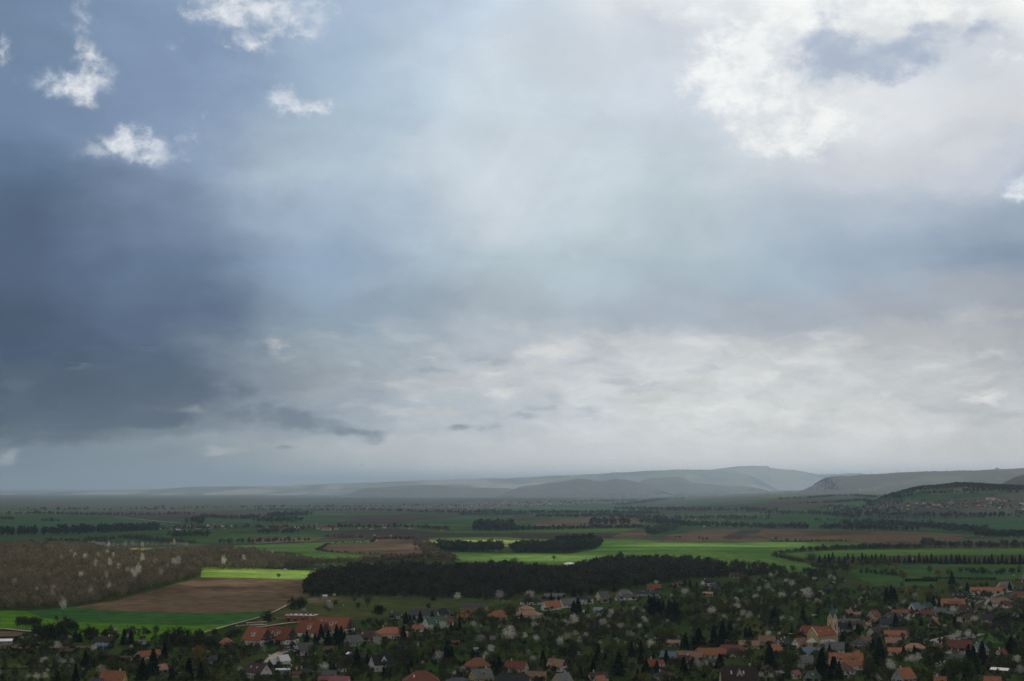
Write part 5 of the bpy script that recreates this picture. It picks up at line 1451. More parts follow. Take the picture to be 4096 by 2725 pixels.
        for sg in (-1, 1):
            tr.poly([P(sg * tw, th_ - .25, .03), P(sg * tw, th_ + .25, .03), P(0, th_ + 4.3, .03), P(0, th_ + 3.8, .03)])
            tr.poly([P(sg * tw, 1, .03), P(sg * (tw - .35), 1, .03), P(sg * (tw - .35), th_, .03), P(sg * tw, th_, .03)])
        tr.build('stone_trim', [M_TRIM], t)
    HOUSES.append(dict(o=root, x=p[0], y=p[1], r=13, roof='red', wall='yellow', kind='gable', label=root['label'], short='yellow church', cat='church', big=400,
                       x0=3072 + 300 / 2.3018, x1=3072 + 650 / 2.3018, yr=2225 + 440 / 2.3018, ye=2225 + 800 / 2.3018, sky=0, dorm=0))
make_church()

# white dome hall
def make_dome():
    p = atc('A7', 530, 104); s_ = F / p[1]
    wd = 135 / 2.3018 / s_; hh = 44 / 2.3018 / s_
    root = empty('dome_hall', (p[0], p[1] + 12, p[2]), R(-8)); tag(root, 'hall', 'white domed membrane hall at the wood edge beside bright fields')
    n, m = 24, 10; V = []
    for i in range(m + 1):
        t = i / m * math.pi / 2
        for j in range(n):
            q = j / n * 6.2832
            V.append((wd / 2 * math.cos(t) ** .8 * math.cos(q), wd / 2 * .8 * math.cos(t) ** .8 * math.sin(q), hh * math.sin(t) - 0.2))
    Fc = [(i * n + j, i * n + (j + 1) % n, (i + 1) * n + (j + 1) % n, (i + 1) * n + j) for i in range(m) for j in range(n)]
    me = bpy.data.meshes.new('membrane'); me.from_pydata(V, [], Fc); me.polygons.foreach_set('use_smooth', [True] * len(Fc)); me.update()
    link('membrane', me, [plain_mat('white_membrane', (0.85, 0.86, 0.88), rough=0.4, spec=0.5, vary=0.03)], root)
    s = Shape(); s.box(-2.2, 2.2, -wd * .4 - 1.2, -wd * .4 + 1.0, -.2, 3.0); s.build('entrance', [M_TRIM], root)
    HOUSES.append(dict(o=root, x=p[0], y=p[1] + 12, r=wd / 2, roof='white', wall='white', kind='dome', label=root['label'], short='white dome', cat='hall', big=300, x0=0, x1=0, yr=0, ye=0, sky=0, dorm=0))
make_dome()
for h in HOUSES:       # bare openings and posts of the half-built block house
    if h['short'] == 'unfinished block building':
        for q, hh in ((-14, 1.6), (-10.5, 2.1), (-7, 1.2), (-2, 1.8), (2.5, 1.3), (6.5, 2.0), (11, 1.5)):
            s = Shape(); s.box(q - 1.1, q + 1.1, -2.0, -1.7, 5.3, 5.6 + hh); s.build('raised_wall', [WALL['redbrick']], h['o'])
        s = Shape(); s.poly([(-11.5, -8.9, .1), (-7.5, -8.9, .1), (-7.5, -8.9, 2.7), (-11.5, -8.9, 2.7)])

# ------------------------------------------------------------------ trees one can tell apart
def LIST(kind, crop, rows, wide=1.0, wood=0.0):
    for x, y, hp in rows:
        p = atc(crop, x, y)
        h = hp / CROP[crop][2] * p[1] / F
        if wood:      # rises out of a wood: only its head shows, the foot stands nearer the viewer's line
            p = atc(crop, x, y + wood * CROP[crop][2] * F / p[1]); h = min(h + wood, 21)
        add_tree(kind, p, max(1.8, h), wide * rng.uniform(.92, 1.1))
LIST('blossom', 'B1', [(745, 1040, 170), (985, 1040, 180), (1075, 1035, 130), (1200, 1020, 125), (970, 790, 180), (470, 1290, 140), (610, 1290, 150), (760, 1280, 150), (800, 1140, 85), (990, 1130, 75), (1700, 1230, 220), (590, 560, 80), (1180, 575, 85), (2000, 520, 80), (2215, 745, 85), (1580, 810, 150), (1880, 615, 60), (970, 870, 70)])
LIST('blossom', 'B2', [(1760, 1150, 130), (690, 985, 95), (1230, 800, 50)])
LIST('blossom', 'B3', [(990, 1160, 205), (1890, 750, 220), (660, 135, 100), (1100, 100, 120), (1560, 760, 70)])
LIST('blossom', 'B4', [(520, 440, 120), (720, 460, 185), (640, 440, 110), (1240, 410, 150), (1840, 690, 330), (2110, 595, 135), (1560, 650, 150), (1450, 600, 110), (650, 985, 205), (380, 1005, 75), (1060, 1210, 180), (920, 1225, 125), (2230, 975, 130), (2290, 660, 70), (1350, 700, 200), (1680, 420, 90), (1540, 850, 180), (1450, 880, 110)])
LIST('blossom', 'B5', [(730, 400, 240), (580, 340, 115), (500, 690, 165), (1340, 250, 120), (1530, 445, 155), (1920, 350, 165), (1860, 410, 115), (950, 610, 155), (760, 550, 130), (850, 650, 130), (1690, 610, 185), (1450, 680, 135), (1620, 700, 105), (1770, 770, 135), (1950, 570, 80), (2150, 1145, 90), (60, 965, 125), (70, 670, 70), (80, 430, 165), (1750, 115, 105), (1910, 155, 105), (1320, 400, 80), (300, 480, 110)])
LIST('blossom', 'B6', [(870, 210, 195), (1400, 230, 155), (1480, 270, 135), (620, 1130, 200), (770, 1060, 130), (2060, 290, 120), (1900, 110, 95), (1330, 280, 80), (1700, 1250, 135), (1880, 1262, 125), (1230, 140, 70), (200, 430, 80), (1320, 80, 90), (560, 120, 60), (1770, 480, 50), (2010, 520, 80)])
LIST('blossom', 'A7', [(160, 445, 115), (815, 104, 62), (1330, 275, 50), (1590, 390, 92), (1470, 395, 45), (200, 170, 35), (650, 40, 25), (990, 40, 30), (1570, 365, 55), (1360, 415, 40), (2140, 125, 35), (2335, 250, 30)])
LIST('blossom', 'B7', [(300, 405, 115), (60, 590, 65), (240, 620, 75), (230, 60, 60), (1600, 60, 80), (1530, 170, 70), (720, 60, 70), (1560, 930, 80)])
LIST('blossom', 'B8', [(970, 650, 135), (1280, 800, 145), (1490, 610, 95), (1420, 590, 80), (1560, 600, 80), (1180, 1000, 135), (1060, 985, 120), (1270, 1000, 70), (1810, 600, 85), (400, 1390, 185), (500, 1350, 165), (300, 1340, 110), (1880, 1370, 155), (1060, 800, 120), (330, 760, 110), (1830, 110, 40), (610, 1010, 40), (1220, 640, 60), (860, 830, 60)])
LIST('blossom', 'A8', [(370, 440, 140), (130, 430, 95), (220, 310, 85), (30, 210, 55), (80, 200, 45), (570, 315, 50), (1340, 58, 42), (170, 270, 60), (700, 250, 35), (480, 370, 55), (60, 490, 40)])
LIST('blossom', 'A6', [(670, 520, 100), (1860, 430, 88), (2250, 440, 115), (440, 530, 50), (225, 105, 45), (720, 385, 40)])
LIST('blossom', 'A5', [(1270, 165, 90), (830, 340, 50), (330, 325, 32), (480, 360, 35), (575, 465, 55), (490, 305, 32), (130, 250, 38), (1000, 285, 34), (1220, 150, 30), (740, 180, 30), (980, 185, 32), (1600, 80, 50), (1640, 75, 55), (2060, 60, 48), (2240, 45, 40), (1310, 45, 55), (1010, 80, 40), (880, 90, 45), (1430, 70, 40), (1170, 140, 30), (1090, 105, 25), (1480, 165, 40), (1540, 110, 25), (1240, 185, 40)], .48, 10.0)
LIST('blossom', 'A1', [(565, 1010, 35), (685, 990, 32), (780, 995, 32), (900, 995, 38), (980, 955, 28), (650, 955, 22), (1150, 890, 26), (1220, 890, 26), (1310, 895, 24), (1600, 870, 28), (1000, 895, 20), (860, 868, 20), (1715, 890, 22), (1040, 975, 20)], .48, 9.0)
LIST('blossom', 'A2', [(520, 935, 20), (225, 1085, 45), (1090, 805, 26), (1110, 855, 32), (1240, 810, 26), (110, 950, 35), (150, 965, 35), (380, 990, 28), (730, 870, 12), (1360, 1000, 40), (1505, 1000, 38), (1550, 1010, 46), (1400, 985, 26), (600, 940, 12), (880, 960, 14), (980, 965, 12), (2255, 905, 40), (1550, 880, 44), (1610, 970, 26)])
LIST('blossom', 'A3', [(605, 890, 35), (690, 850, 30), (745, 845, 25), (1280, 730, 30), (615, 725, 28), (255, 735, 30), (1760, 830, 18), (1770, 725, 28), (2000, 725, 26), (1940, 650, 18), (1690, 650, 18)])
LIST('blossom', 'A4', [(1605, 695, 38), (1660, 700, 30), (1450, 670, 16), (1410, 895, 22), (95, 965, 26), (210, 940, 18), (370, 938, 28), (130, 845, 14), (270, 845, 14), (365, 845, 14), (710, 845, 14), (1975, 810, 18), (2240, 810, 18), (530, 895, 16), (850, 385, 22), (990, 388, 24), (900, 380, 18), (1140, 388, 16), (1380, 388, 18), (1530, 358, 14), (1830, 360, 18), (1180, 350, 14), (1620, 345, 14)])
LIST('spruce', 'B1', [(2085, 650, 240), (2200, 650, 220), (1430, 1090, 300), (1270, 1270, 260), (970, 1262, 160), (1340, 610, 155), (1270, 600, 180)])
LIST('spruce', 'B2', [(300, 1160, 390), (120, 1240, 330), (490, 890, 235), (620, 1250, 210), (900, 1250, 330), (1100, 1240, 260), (1420, 1000, 170)])
LIST('spruce', 'B3', [(700, 665, 230), (940, 630, 290), (1060, 690, 265), (1200, 650, 305), (1280, 630, 265), (1340, 650, 205), (840, 660, 190), (460, 625, 85), (540, 625, 90), (360, 625, 85), (200, 655, 85), (260, 650, 80), (120, 650, 85), (1545, 1070, 335), (1720, 970, 165), (1850, 1050, 190), (2330, 560, 210), (990, 990, 150), (1440, 450, 60), (1520, 430, 60)])
LIST('spruce', 'B4', [(95, 300, 180), (170, 310, 140), (240, 300, 140), (340, 280, 175), (540, 230, 140), (2045, 240, 120), (790, 970, 340), (870, 960, 260), (560, 870, 170), (1000, 250, 105), (1080, 245, 90), (1160, 250, 90), (1660, 1190, 305), (1580, 1160, 220), (1010, 1000, 100), (1220, 880, 130), (1310, 870, 110), (860, 420, 130), (930, 400, 120)])
LIST('spruce', 'B5', [(810, 185, 290), (740, 160, 225), (220, 1010, 245), (1110, 1010, 225), (1270, 1010, 205), (1490, 1190, 375), (850, 1230, 185), (2290, 970, 205), (2080, 1010, 205), (1960, 1110, 205), (660, 1090, 165), (1400, 1060, 180), (1900, 1160, 120), (2180, 730, 110)])
LIST('spruce', 'B6', [(430, 730, 245), (910, 680, 325), (1060, 630, 335), (1180, 570, 285), (750, 870, 135), (1030, 1010, 175), (400, 1130, 245), (110, 980, 215), (220, 970, 115), (1880, 1100, 355), (1520, 590, 230), (1570, 1130, 165), (1930, 290, 245), (1450, 540, 160), (1740, 500, 90), (2220, 500, 150), (2030, 760, 130)])
LIST('spruce', 'B6', [(650, 750, 330)], 1.5)
LIST('spruce', 'B7', [(1310, 880, 305), (1430, 590, 215), (1560, 600, 185), (1090, 910, 150), (1150, 1320, 325), (960, 1370, 480), (1250, 1350, 285), (1180, 1190, 210), (80, 1160, 365), (600, 1190, 150), (2200, 470, 225), (1940, 1110, 425), (1820, 890, 205), (130, 410, 235), (640, 350, 205), (690, 470, 165), (1200, 570, 150), (440, 560, 80), (1390, 800, 80), (430, 1330, 110), (660, 1360, 110)])
LIST('spruce', 'B8', [(1390, 1340, 300), (1200, 1390, 305), (1270, 1470, 355), (280, 1250, 165), (430, 1210, 135), (530, 1120, 145), (110, 480, 240), (40, 490, 205), (150, 460, 190), (1250, 590, 125), (390, 620, 95), (700, 530, 155), (620, 500, 110), (160, 810, 175), (1000, 800, 135), (1500, 520, 85), (1860, 1250, 210), (1660, 1260, 100), (1440, 730, 90), (960, 210, 170), (780, 520, 90), (1390, 320, 70), (1450, 330, 60), (850, 530, 60), (570, 1180, 60)])
LIST('spruce', 'B8', [(1800, 1210, 240)], 1.6)
LIST('spruce', 'A7', [(360, 410, 65), (430, 410, 50), (570, 370, 80), (640, 375, 60), (730, 360, 65), (940, 330, 60), (1500, 300, 45), (1640, 290, 70), (1700, 300, 60), (1590, 270, 60)])
for q in range(26):      # the dense little stand on the orchard slope
    u = rng.random(); v = rng.random()
    p = atc('A7', 1260 + 290 * u, 540 + 95 * u * 0.9 - 60 * v + 8)
    add_tree('spruce', p, rng.uniform(11, 15), .8)
for q in range(46):      # long spruce belt beyond the right village
    x = 480 + q * 43 + rng.uniform(-12, 12); y = 1038 + 14 * (q / 46) + rng.uniform(-4, 7)
    p = atc('A4', x, y); add_tree('spruce', p, rng.uniform(9, 15), rng.uniform(.85, 1.15))
LIST('thuja', 'B3', [(1160, 1125, 205), (1100, 1095, 185), (2110, 1215, 170), (2000, 1210, 210), (2060, 1200, 130)])
LIST('thuja', 'B8', [(790, 1065, 105), (170, 1060, 70)])
LIST('thuja', 'B5', [(660, 1080, 130), (640, 1060, 100)])
LIST('thuja', 'B4', [(500, 720, 80), (150, 1130, 120), (100, 1120, 110), (975, 980, 90)])
LIST('willow', 'B2', [(1080, 985, 275)])
LIST('willow', 'B6', [(190, 1300, 150), (60, 1310, 110)], 1.3)
LIST('willow', 'B5', [(1880, 1300, 150)], 1.3)
LIST('willow', 'B8', [(660, 400, 110), (740, 395, 80), (1010, 320, 60), (250, 335, 85), (370, 335, 95), (370, 455, 85), (1900, 485, 90), (270, 160, 115), (780, 125, 115), (910, 105, 105), (580, 390, 80), (420, 330, 60)])
LIST('willow', 'A4', [(745, 1072, 55), (812, 1088, 65), (982, 1105, 75), (1182, 1115, 65), (2320, 1130, 62), (1560, 1150, 40), (1650, 1150, 42), (1240, 1160, 40)])
LIST('green', 'A4', [(920, 1082, 85), (1010, 1082, 80), (1112, 1095, 92), (870, 1092, 72), (530, 1082, 72), (600, 1070, 60), (970, 1065, 65), (1055, 1075, 75), (1490, 900, 85), (1230, 905, 45), (580, 935, 42), (900, 915, 55), (1000, 910, 45), (1490, 1145, 72), (2305, 830, 48), (72, 838, 38), (1080, 1155, 60), (1150, 1160, 62)])
LIST('green', 'B2', [(840, 1262, 150), (1350, 700, 110), (920, 760, 110), (1620, 1000, 90), (2100, 1200, 200)])
LIST('green', 'B3', [(800, 860, 200), (1170, 900, 150), (2080, 330, 110), (1650, 350, 100), (1750, 330, 120)])
LIST('green', 'B4', [(330, 640, 130), (1340, 250, 200), (1430, 290, 150), (1850, 250, 270), (1930, 360, 180), (460, 880, 190), (1150, 690, 90), (290, 520, 90), (1530, 360, 70), (1960, 1120, 60)])
LIST('green', 'B5', [(1510, 910, 245), (2230, 610, 225), (2170, 880, 110), (400, 1110, 100), (560, 1090, 80), (1290, 1150, 200), (1400, 1100, 260), (1580, 1120, 200), (560, 1263, 80)])
LIST('green', 'B6', [(80, 620, 220), (1230, 640, 190), (1490, 740, 160), (1510, 960, 240), (1350, 920, 170), (800, 1240, 200), (2180, 1050, 280), (2050, 560, 90), (980, 250, 60), (500, 1263, 60)])
LIST('green', 'B7', [(450, 1180, 300), (1060, 430, 130), (1850, 740, 170), (2090, 620, 130), (1990, 610, 100), (290, 650, 90), (820, 1040, 150), (880, 1130, 140), (2090, 1180, 180), (540, 1050, 170)])
LIST('green', 'B8', [(700, 1490, 400), (1000, 1568, 300), (1150, 1568, 300), (60, 1420, 150), (850, 700, 90), (900, 740, 110), (720, 850, 110), (1530, 1300, 120), (600, 880, 80), (1260, 360, 70)])
LIST('bare', 'A4', [(400, 1085, 125), (705, 735, 90), (735, 738, 85), (812, 738, 88), (765, 738, 70), (845, 740, 70), (1775, 1150, 60)])
LIST('bare', 'A4', [(690, 1150, 115), (730, 1150, 100)], 1.3)
LIST('bare', 'A6', [(1025, 485, 95), (905, 440, 62), (945, 405, 62), (1225, 385, 75), (1280, 400, 92), (1365, 400, 70), (1690, 395, 50), (210, 215, 50), (590, 415, 62), (940, 505, 70), (650, 520, 70), (2300, 440, 80), (1540, 1060, 35), (1170, 650, 60), (2115, 430, 60), (1500, 390, 40), (1060, 400, 100), (1000, 385, 60)])
LIST('bare', 'A7', [(20, 130, 100), (385, 50, 50), (2330, 560, 130), (155, 460, 100), (1990, 420, 70), (1710, 470, 70), (1640, 545, 60)])
LIST('bare', 'B1', [(290, 395, 180), (330, 395, 190), (380, 395, 190), (430, 395, 185), (475, 400, 180), (520, 400, 180), (565, 400, 185), (610, 400, 190), (660, 400, 180), (340, 870, 130), (730, 850, 120), (930, 870, 110), (950, 280, 100), (1110, 270, 80)])
LIST('bare', 'B3', [(1390, 1140, 250), (1640, 1230, 190), (2000, 720, 130), (2200, 830, 170), (2310, 550, 200), (2330, 1000, 280)])
LIST('bare', 'B4', [(80, 1120, 380), (780, 1130, 220), (1510, 640, 200), (1320, 690, 180), (140, 760, 230), (1560, 840, 160), (1780, 900, 280)])
LIST('bare', 'B5', [(1410, 530, 190), (1260, 560, 230), (1060, 640, 180), (1040, 480, 190), (1410, 330, 160), (1540, 310, 160), (1755, 340, 180), (2130, 400, 170), (1660, 610, 150), (740, 900, 250), (950, 1080, 230), (1570, 570, 110)])
LIST('bare', 'B6', [(470, 200, 130), (580, 330, 110), (410, 270, 90), (670, 200, 130), (2000, 180, 130), (1740, 300, 120), (1770, 100, 80)])
LIST('bare', 'B8', [(860, 1040, 90), (1640, 1080, 170), (1430, 900, 110), (740, 900, 80), (480, 760, 130), (1560, 860, 110), (1690, 850, 130), (1880, 850, 120), (1200, 870, 80)])
LIST('shrub', 'A6', [(340, 490, 90), (410, 480, 90), (730, 442, 35), (110, 605, 90), (1130, 540, 85), (495, 595, 50), (1635, 410, 42), (1590, 480, 42)])
LIST('shrub', 'B1', [(540, 740, 110), (880, 560, 230), (1000, 540, 240), (760, 540, 200), (1150, 430, 190), (1240, 420, 150), (620, 460, 150), (700, 520, 170), (1000, 420, 150), (1500, 560, 200), (1580, 560, 170), (1760, 520, 110), (1720, 960, 170), (2270, 830, 110), (2310, 720, 120), (280, 760, 60)])
LIST('shrub', 'B2', [(1650, 520, 120), (1560, 560, 110), (1750, 470, 90), (500, 640, 190), (640, 660, 190), (780, 680, 190), (900, 680, 180), (1050, 690, 190), (1150, 700, 180), (1280, 720, 140), (730, 560, 190), (900, 510, 110), (1080, 520, 120), (1350, 490, 100), (560, 770, 120)])
LIST('shrub', 'B5', [(450, 200, 80), (560, 210, 90), (650, 210, 80), (330, 180, 60), (260, 170, 60), (690, 850, 180), (560, 850, 160)])
LIST('shrub', 'B8', [(720, 960, 50), (660, 985, 45), (800, 950, 60), (860, 930, 70), (580, 960, 50), (1700, 720, 120), (1800, 740, 120), (1620, 760, 110), (1900, 720, 120)], 1.1)

# ---- gardens and orchards in between
def inside(poly, x, y):
    r = False; j = len(poly) - 1
    for i in range(len(poly)):
        xi, yi = poly[i]; xj, yj = poly[j]
        if (yi > y) != (yj > y) and x < (xj - xi) * (y - yi) / (yj - yi) + xi: r = not r
        j = i
    return r
def blocks_view(X, Y, h_px, y):
    for h in HOUSES:
        if h['y'] > y and h['x0'] - 3 < X < h['x1'] + 3 and Y - h_px * 0.8 < h['ye'] + 3 and Y > h['yr']:
            return True
    return False
def fill(poly, n, kinds, hmin, hmax):
    P = [px(*q) for q in poly]
    X0, X1 = min(q[0] for q in P), max(q[0] for q in P); Y0, Y1 = min(q[1] for q in P), max(q[1] for q in P)
    ks, ws = zip(*kinds); ws = np.array(ws) / sum(ws)
    done = tries = 0
    while done < n and tries < n * 12:
        tries += 1
        X = rng.uniform(X0, X1); Y = rng.uniform(Y0, Y1)
        if not inside(P, X, Y): continue
        kind = ks[int(rng.choice(len(ks), p=ws))]
        p = at(X, Y)
        h = rng.uniform(hmin, hmax) * (0.5 if kind == 'shrub' else 1.3 if kind == 'spruce' else 1.0)
        if COUNT.get(kind, 0) >= 290: continue
        if any((p[0] - q['x']) ** 2 + (p[1] - q['y']) ** 2 < (q['r'] + 2.0) ** 2 for q in HOUSES): continue
        if any((p[0] - t[2]) ** 2 + (p[1] - t[3]) ** 2 < 9.0 for t in TREES): continue
        if blocks_view(X, Y, h * F / p[1], p[1]) and rng.random() < 0.9: continue
        add_tree(kind, p, h, rng.uniform(.85, 1.2)); done += 1
MIXED = [('bare', 5), ('green', 2.2), ('blossom', 1.6), ('shrub', 2.5), ('spruce', .5)]
fill([('A7', 50, 620), ('A7', 500, 560), ('A7', 900, 500), ('A7', 1250, 470), ('A7', 1600, 640), ('A7', 1550, 800), ('A7', 1200, 900), ('A7', 500, 900), ('A7', 0, 850)], 120, [('bare', 5), ('green', 2.5), ('blossom', 1.0), ('shrub', 2)], 4.5, 8)
fill([('A7', 1250, 420), ('A7', 1700, 330), ('A7', 2100, 230), ('A8', 0, 180), ('A8', 560, 200), ('A8', 900, 330), ('A8', 640, 500), ('A8', 0, 520), ('A7', 2000, 700), ('A7', 1650, 640)], 230, [('bare', 3.5), ('green', 4), ('blossom', 1.0), ('shrub', 2.2)], 5, 9.5)
fill([('A8', 560, 480), ('A8', 1200, 330), ('A8', 1700, 290), ('A8', 2357, 260), ('A8', 2357, 690), ('A8', 1950, 720), ('A8', 1400, 760), ('A8', 700, 720)], 110, MIXED, 4, 8)
fill([('A8', 0, 560), ('A8', 600, 720), ('A8', 1400, 830), ('A8', 2357, 850), ('A8', 2357, 1150), ('A8', 0, 1150)], 95, MIXED, 4, 8)
fill([('A6', 1050, 660), ('A6', 1800, 640), ('A6', 2357, 560), ('A6', 2357, 1100), ('A6', 1000, 1100)], 85, MIXED, 3.5, 7.5)
fill([('A5', 0, 900), ('A5', 600, 780), ('A5', 1300, 720), ('A5', 2000, 740), ('A5', 2357, 850), ('A6', 300, 1000), ('A6', 300, 1140), ('A5', 1250, 1140)], 100, [('bare', 4), ('green', 1.2), ('blossom', .8), ('shrub', 4)], 3.5, 7.5)
fill([('A7', 0, 880), ('A7', 1300, 880), ('A7', 2357, 860), ('A7', 2357, 1150), ('A7', 0, 1150)], 70, MIXED, 4, 8)
fill([('A6', 1250, 600), ('A6', 1900, 545), ('A7', 300, 580), ('A7', 0, 700), ('A6', 1700, 700)], 30, MIXED, 3.5, 6)
fill([('A8', 640, 150), ('A8', 1200, 130), ('A8', 2000, 160), ('A8', 2300, 230), ('A8', 1100, 300), ('A8', 900, 280)], 40, [('bare', 3), ('shrub', 3), ('green', 2)], 5, 9)

# ------------------------------------------------------------------ woods and distant growth, each stand one mass
def stand_points(poly, spacing, jitter=.45):
    W = np.array([at(*px(*q))[:2] for q in poly])
    x0, y0 = W.min(0); x1, y1 = W.max(0)
    gx, gy = np.meshgrid(np.arange(x0, x1, spacing), np.arange(y0, y1, spacing))
    P = np.stack([gx.ravel(), gy.ravel()], 1) + rng.uniform(-jitter, jitter, (gx.size, 2)) * spacing
    # crossing test, vectorised
    ins = np.zeros(len(P), bool); j = len(W) - 1
    for i in range(len(W)):
        a, b = W[i], W[j]
        c = ((a[1] > P[:, 1]) != (b[1] > P[:, 1])) & (P[:, 0] < (b[0] - a[0]) * (P[:, 1] - a[1]) / (b[1] - a[1] + 1e-9) + a[0])
        ins ^= c; j = i
    return P[ins]
def line_points(pts, spacing, width):
    W = [at(*px(*q))[:2] for q in pts]; out = []
    for a, b in zip(W[:-1], W[1:]):
        m = max(1, int(np.linalg.norm(b - a) / spacing))
        for j in range(m): out.append(a + (b - a) * (j + rng.random()) / m + rng.normal(0, width, 2))
    return np.array(out)
def stand(name, P, hmin, hmax, faces, mat, label, cat='woodland', slim=1.0, twig=3.0, trunk=True, size=0.16, up=0.3):
    n = len(P)
    if n == 0: return
    h = rng.uniform(hmin, hmax, n) * (0.85 + 0.3 * rng.random(n))
    z = ground(P[:, 0], P[:, 1])
    tone = rng.random(n)
    rad = h * 0.34 * slim * rng.uniform(.8, 1.2, n)
    d = rng.normal(size=(n, faces, 3)); d /= np.linalg.norm(d, axis=2)[..., None]
    rr = rng.random((n, faces)) ** 0.45
    lob = 1 + 0.25 * np.sin(d[..., 0] * 7 + tone[:, None] * 20) * np.sin(d[..., 1] * 6 + tone[:, None] * 9)
    c = d * (rr * lob)[..., None] * np.stack([rad, rad, h * .40], 1)[:, None, :]
    c[..., 2] += (h * .60)[:, None]
    c[..., :2] += P[:, None, :]; c[..., 2] += z[:, None]
    V = tri_cloud(c.reshape(-1, 3), np.repeat(h * size, faces), twig, rng, up if twig > 2.5 else None)
    T = np.clip(np.repeat(tone, faces) * .7 + rng.random(n * faces) * .3, 0, 1)
    V = V.astype(np.float32); tt = np.repeat(T, 3)
    nt = len(V) // 3
    if trunk:
        w_ = 0.022 * h
        ang = rng.random(n) * 3.14
        ux, uy = np.cos(ang) * w_, np.sin(ang) * w_
        b0 = np.stack([P[:, 0] - ux, P[:, 1] - uy, z - .5], 1); b1 = np.stack([P[:, 0] + ux, P[:, 1] + uy, z - .5], 1)
        tp = np.stack([P[:, 0], P[:, 1], z + h * .75], 1)
        c0 = np.stack([P[:, 0] + uy, P[:, 1] - ux, z - .5], 1); c1 = np.stack([P[:, 0] - uy, P[:, 1] + ux, z - .5], 1)
        TV = np.stack([b0, b1, tp, c0, c1, tp], 1).reshape(-1, 3)
        V = np.concatenate([V, TV.astype(np.float32)]); tt = np.concatenate([tt, np.full(len(TV), .15)])
    me = mesh_np(name, V, np.arange(len(V)), np.arange(len(V) // 3) * 3, np.full(len(V) // 3, 3), False, tt)
    return stuff(link(name, me, [mat]), label, cat)
def R_(c, pts): return [(c, x, y) for x, y in pts]

W1 = R_('A5', [(-120, 500), (400, 488), (700, 458), (1100, 390), (1350, 318), (1600, 250), (1845, 185), (1850, 125)]) + R_('A2', [(-200, 1105), (0, 1105), (300, 1100), (300, 1035), (0, 985)]) + R_('A1', [(2357, 960), (1900, 965), (1700, 975), (1500, 985), (1280, 985), (1000, 950), (600, 915), (300, 895), (-120, 905)])
stand('woodland', stand_points(W1, 8.0), 8, 14, 95, L_BROWNWOOD, 'wide leafless brown wood on the low rise beside the ploughed field', twig=4.0, size=.055, up=.55)
W1b = R_('A2', [(280, 1100), (640, 1070), (925, 1058), (925, 1046), (830, 1050), (500, 1062), (300, 1035)])
stand('woodland', stand_points(W1b, 8), 9, 13, 95, L_BROWNWOOD, 'sunlit tail of the brown wood behind the horse farm', twig=4.0, size=.055, up=.55)
W2 = R_('A6', [(440, 370), (440, 300), (480, 240), (640, 185), (800, 155), (1250, 130), (2000, 125), (2357, 90)]) + R_('A7', [(100, 130), (250, 150), (600, 135), (750, 70), (900, 48), (1150, 40), (1700, 48), (2000, 90), (2350, 100)]) + R_('A8', [(0, 115), (560, 180), (640, 200), (560, 240), (100, 220), (0, 190)]) + R_('A7', [(2100, 195), (1700, 215), (1300, 270), (900, 340), (600, 375), (300, 345), (0, 372)]) + R_('A6', [(2357, 400), (1700, 388), (1200, 372), (700, 372)])
_w2 = stand_points(W2, 7.2)
_w2 = _w2[(rng.random(len(_w2)) > np.clip((_w2[:, 0] - 150) / 240, 0, .86)) & (np.sin(_w2[:, 0] / 21) * np.sin(_w2[:, 1] / 27 + 1) > -.88)]
stand('woodland', _w2[rng.random(len(_w2)) < .08], 10, 14, 70, L_BARE, 'taller grey crowns standing out of the dark oak wood', twig=3.5)
stand('woodland', _w2, 6.5, 11.5, 80, L_DARKWOOD, 'dark bare oak wood along the ridge above the village', size=.09)
W3 = R_('A2', [(1640, 890), (2357, 912), (2357, 946), (1790, 942), (1620, 922)]) + R_('A3', [(0, 910), (350, 895), (700, 885), (790, 868), (826, 868), (770, 918), (550, 950), (0, 952)])
stand('woodland', stand_points(W3, 10), 10, 16, 60, L_SHRUB, 'dark copse in the middle of the bright green fields', trunk=True, twig=1.8)
stand('pine_copse', stand_points(R_('A3', [(430, 870), (760, 850), (760, 880), (430, 900)]), 11), 15, 19, 60, L_CONIFER, 'tall dark pines rising from the copse in the fields', 'copse', twig=1.6)
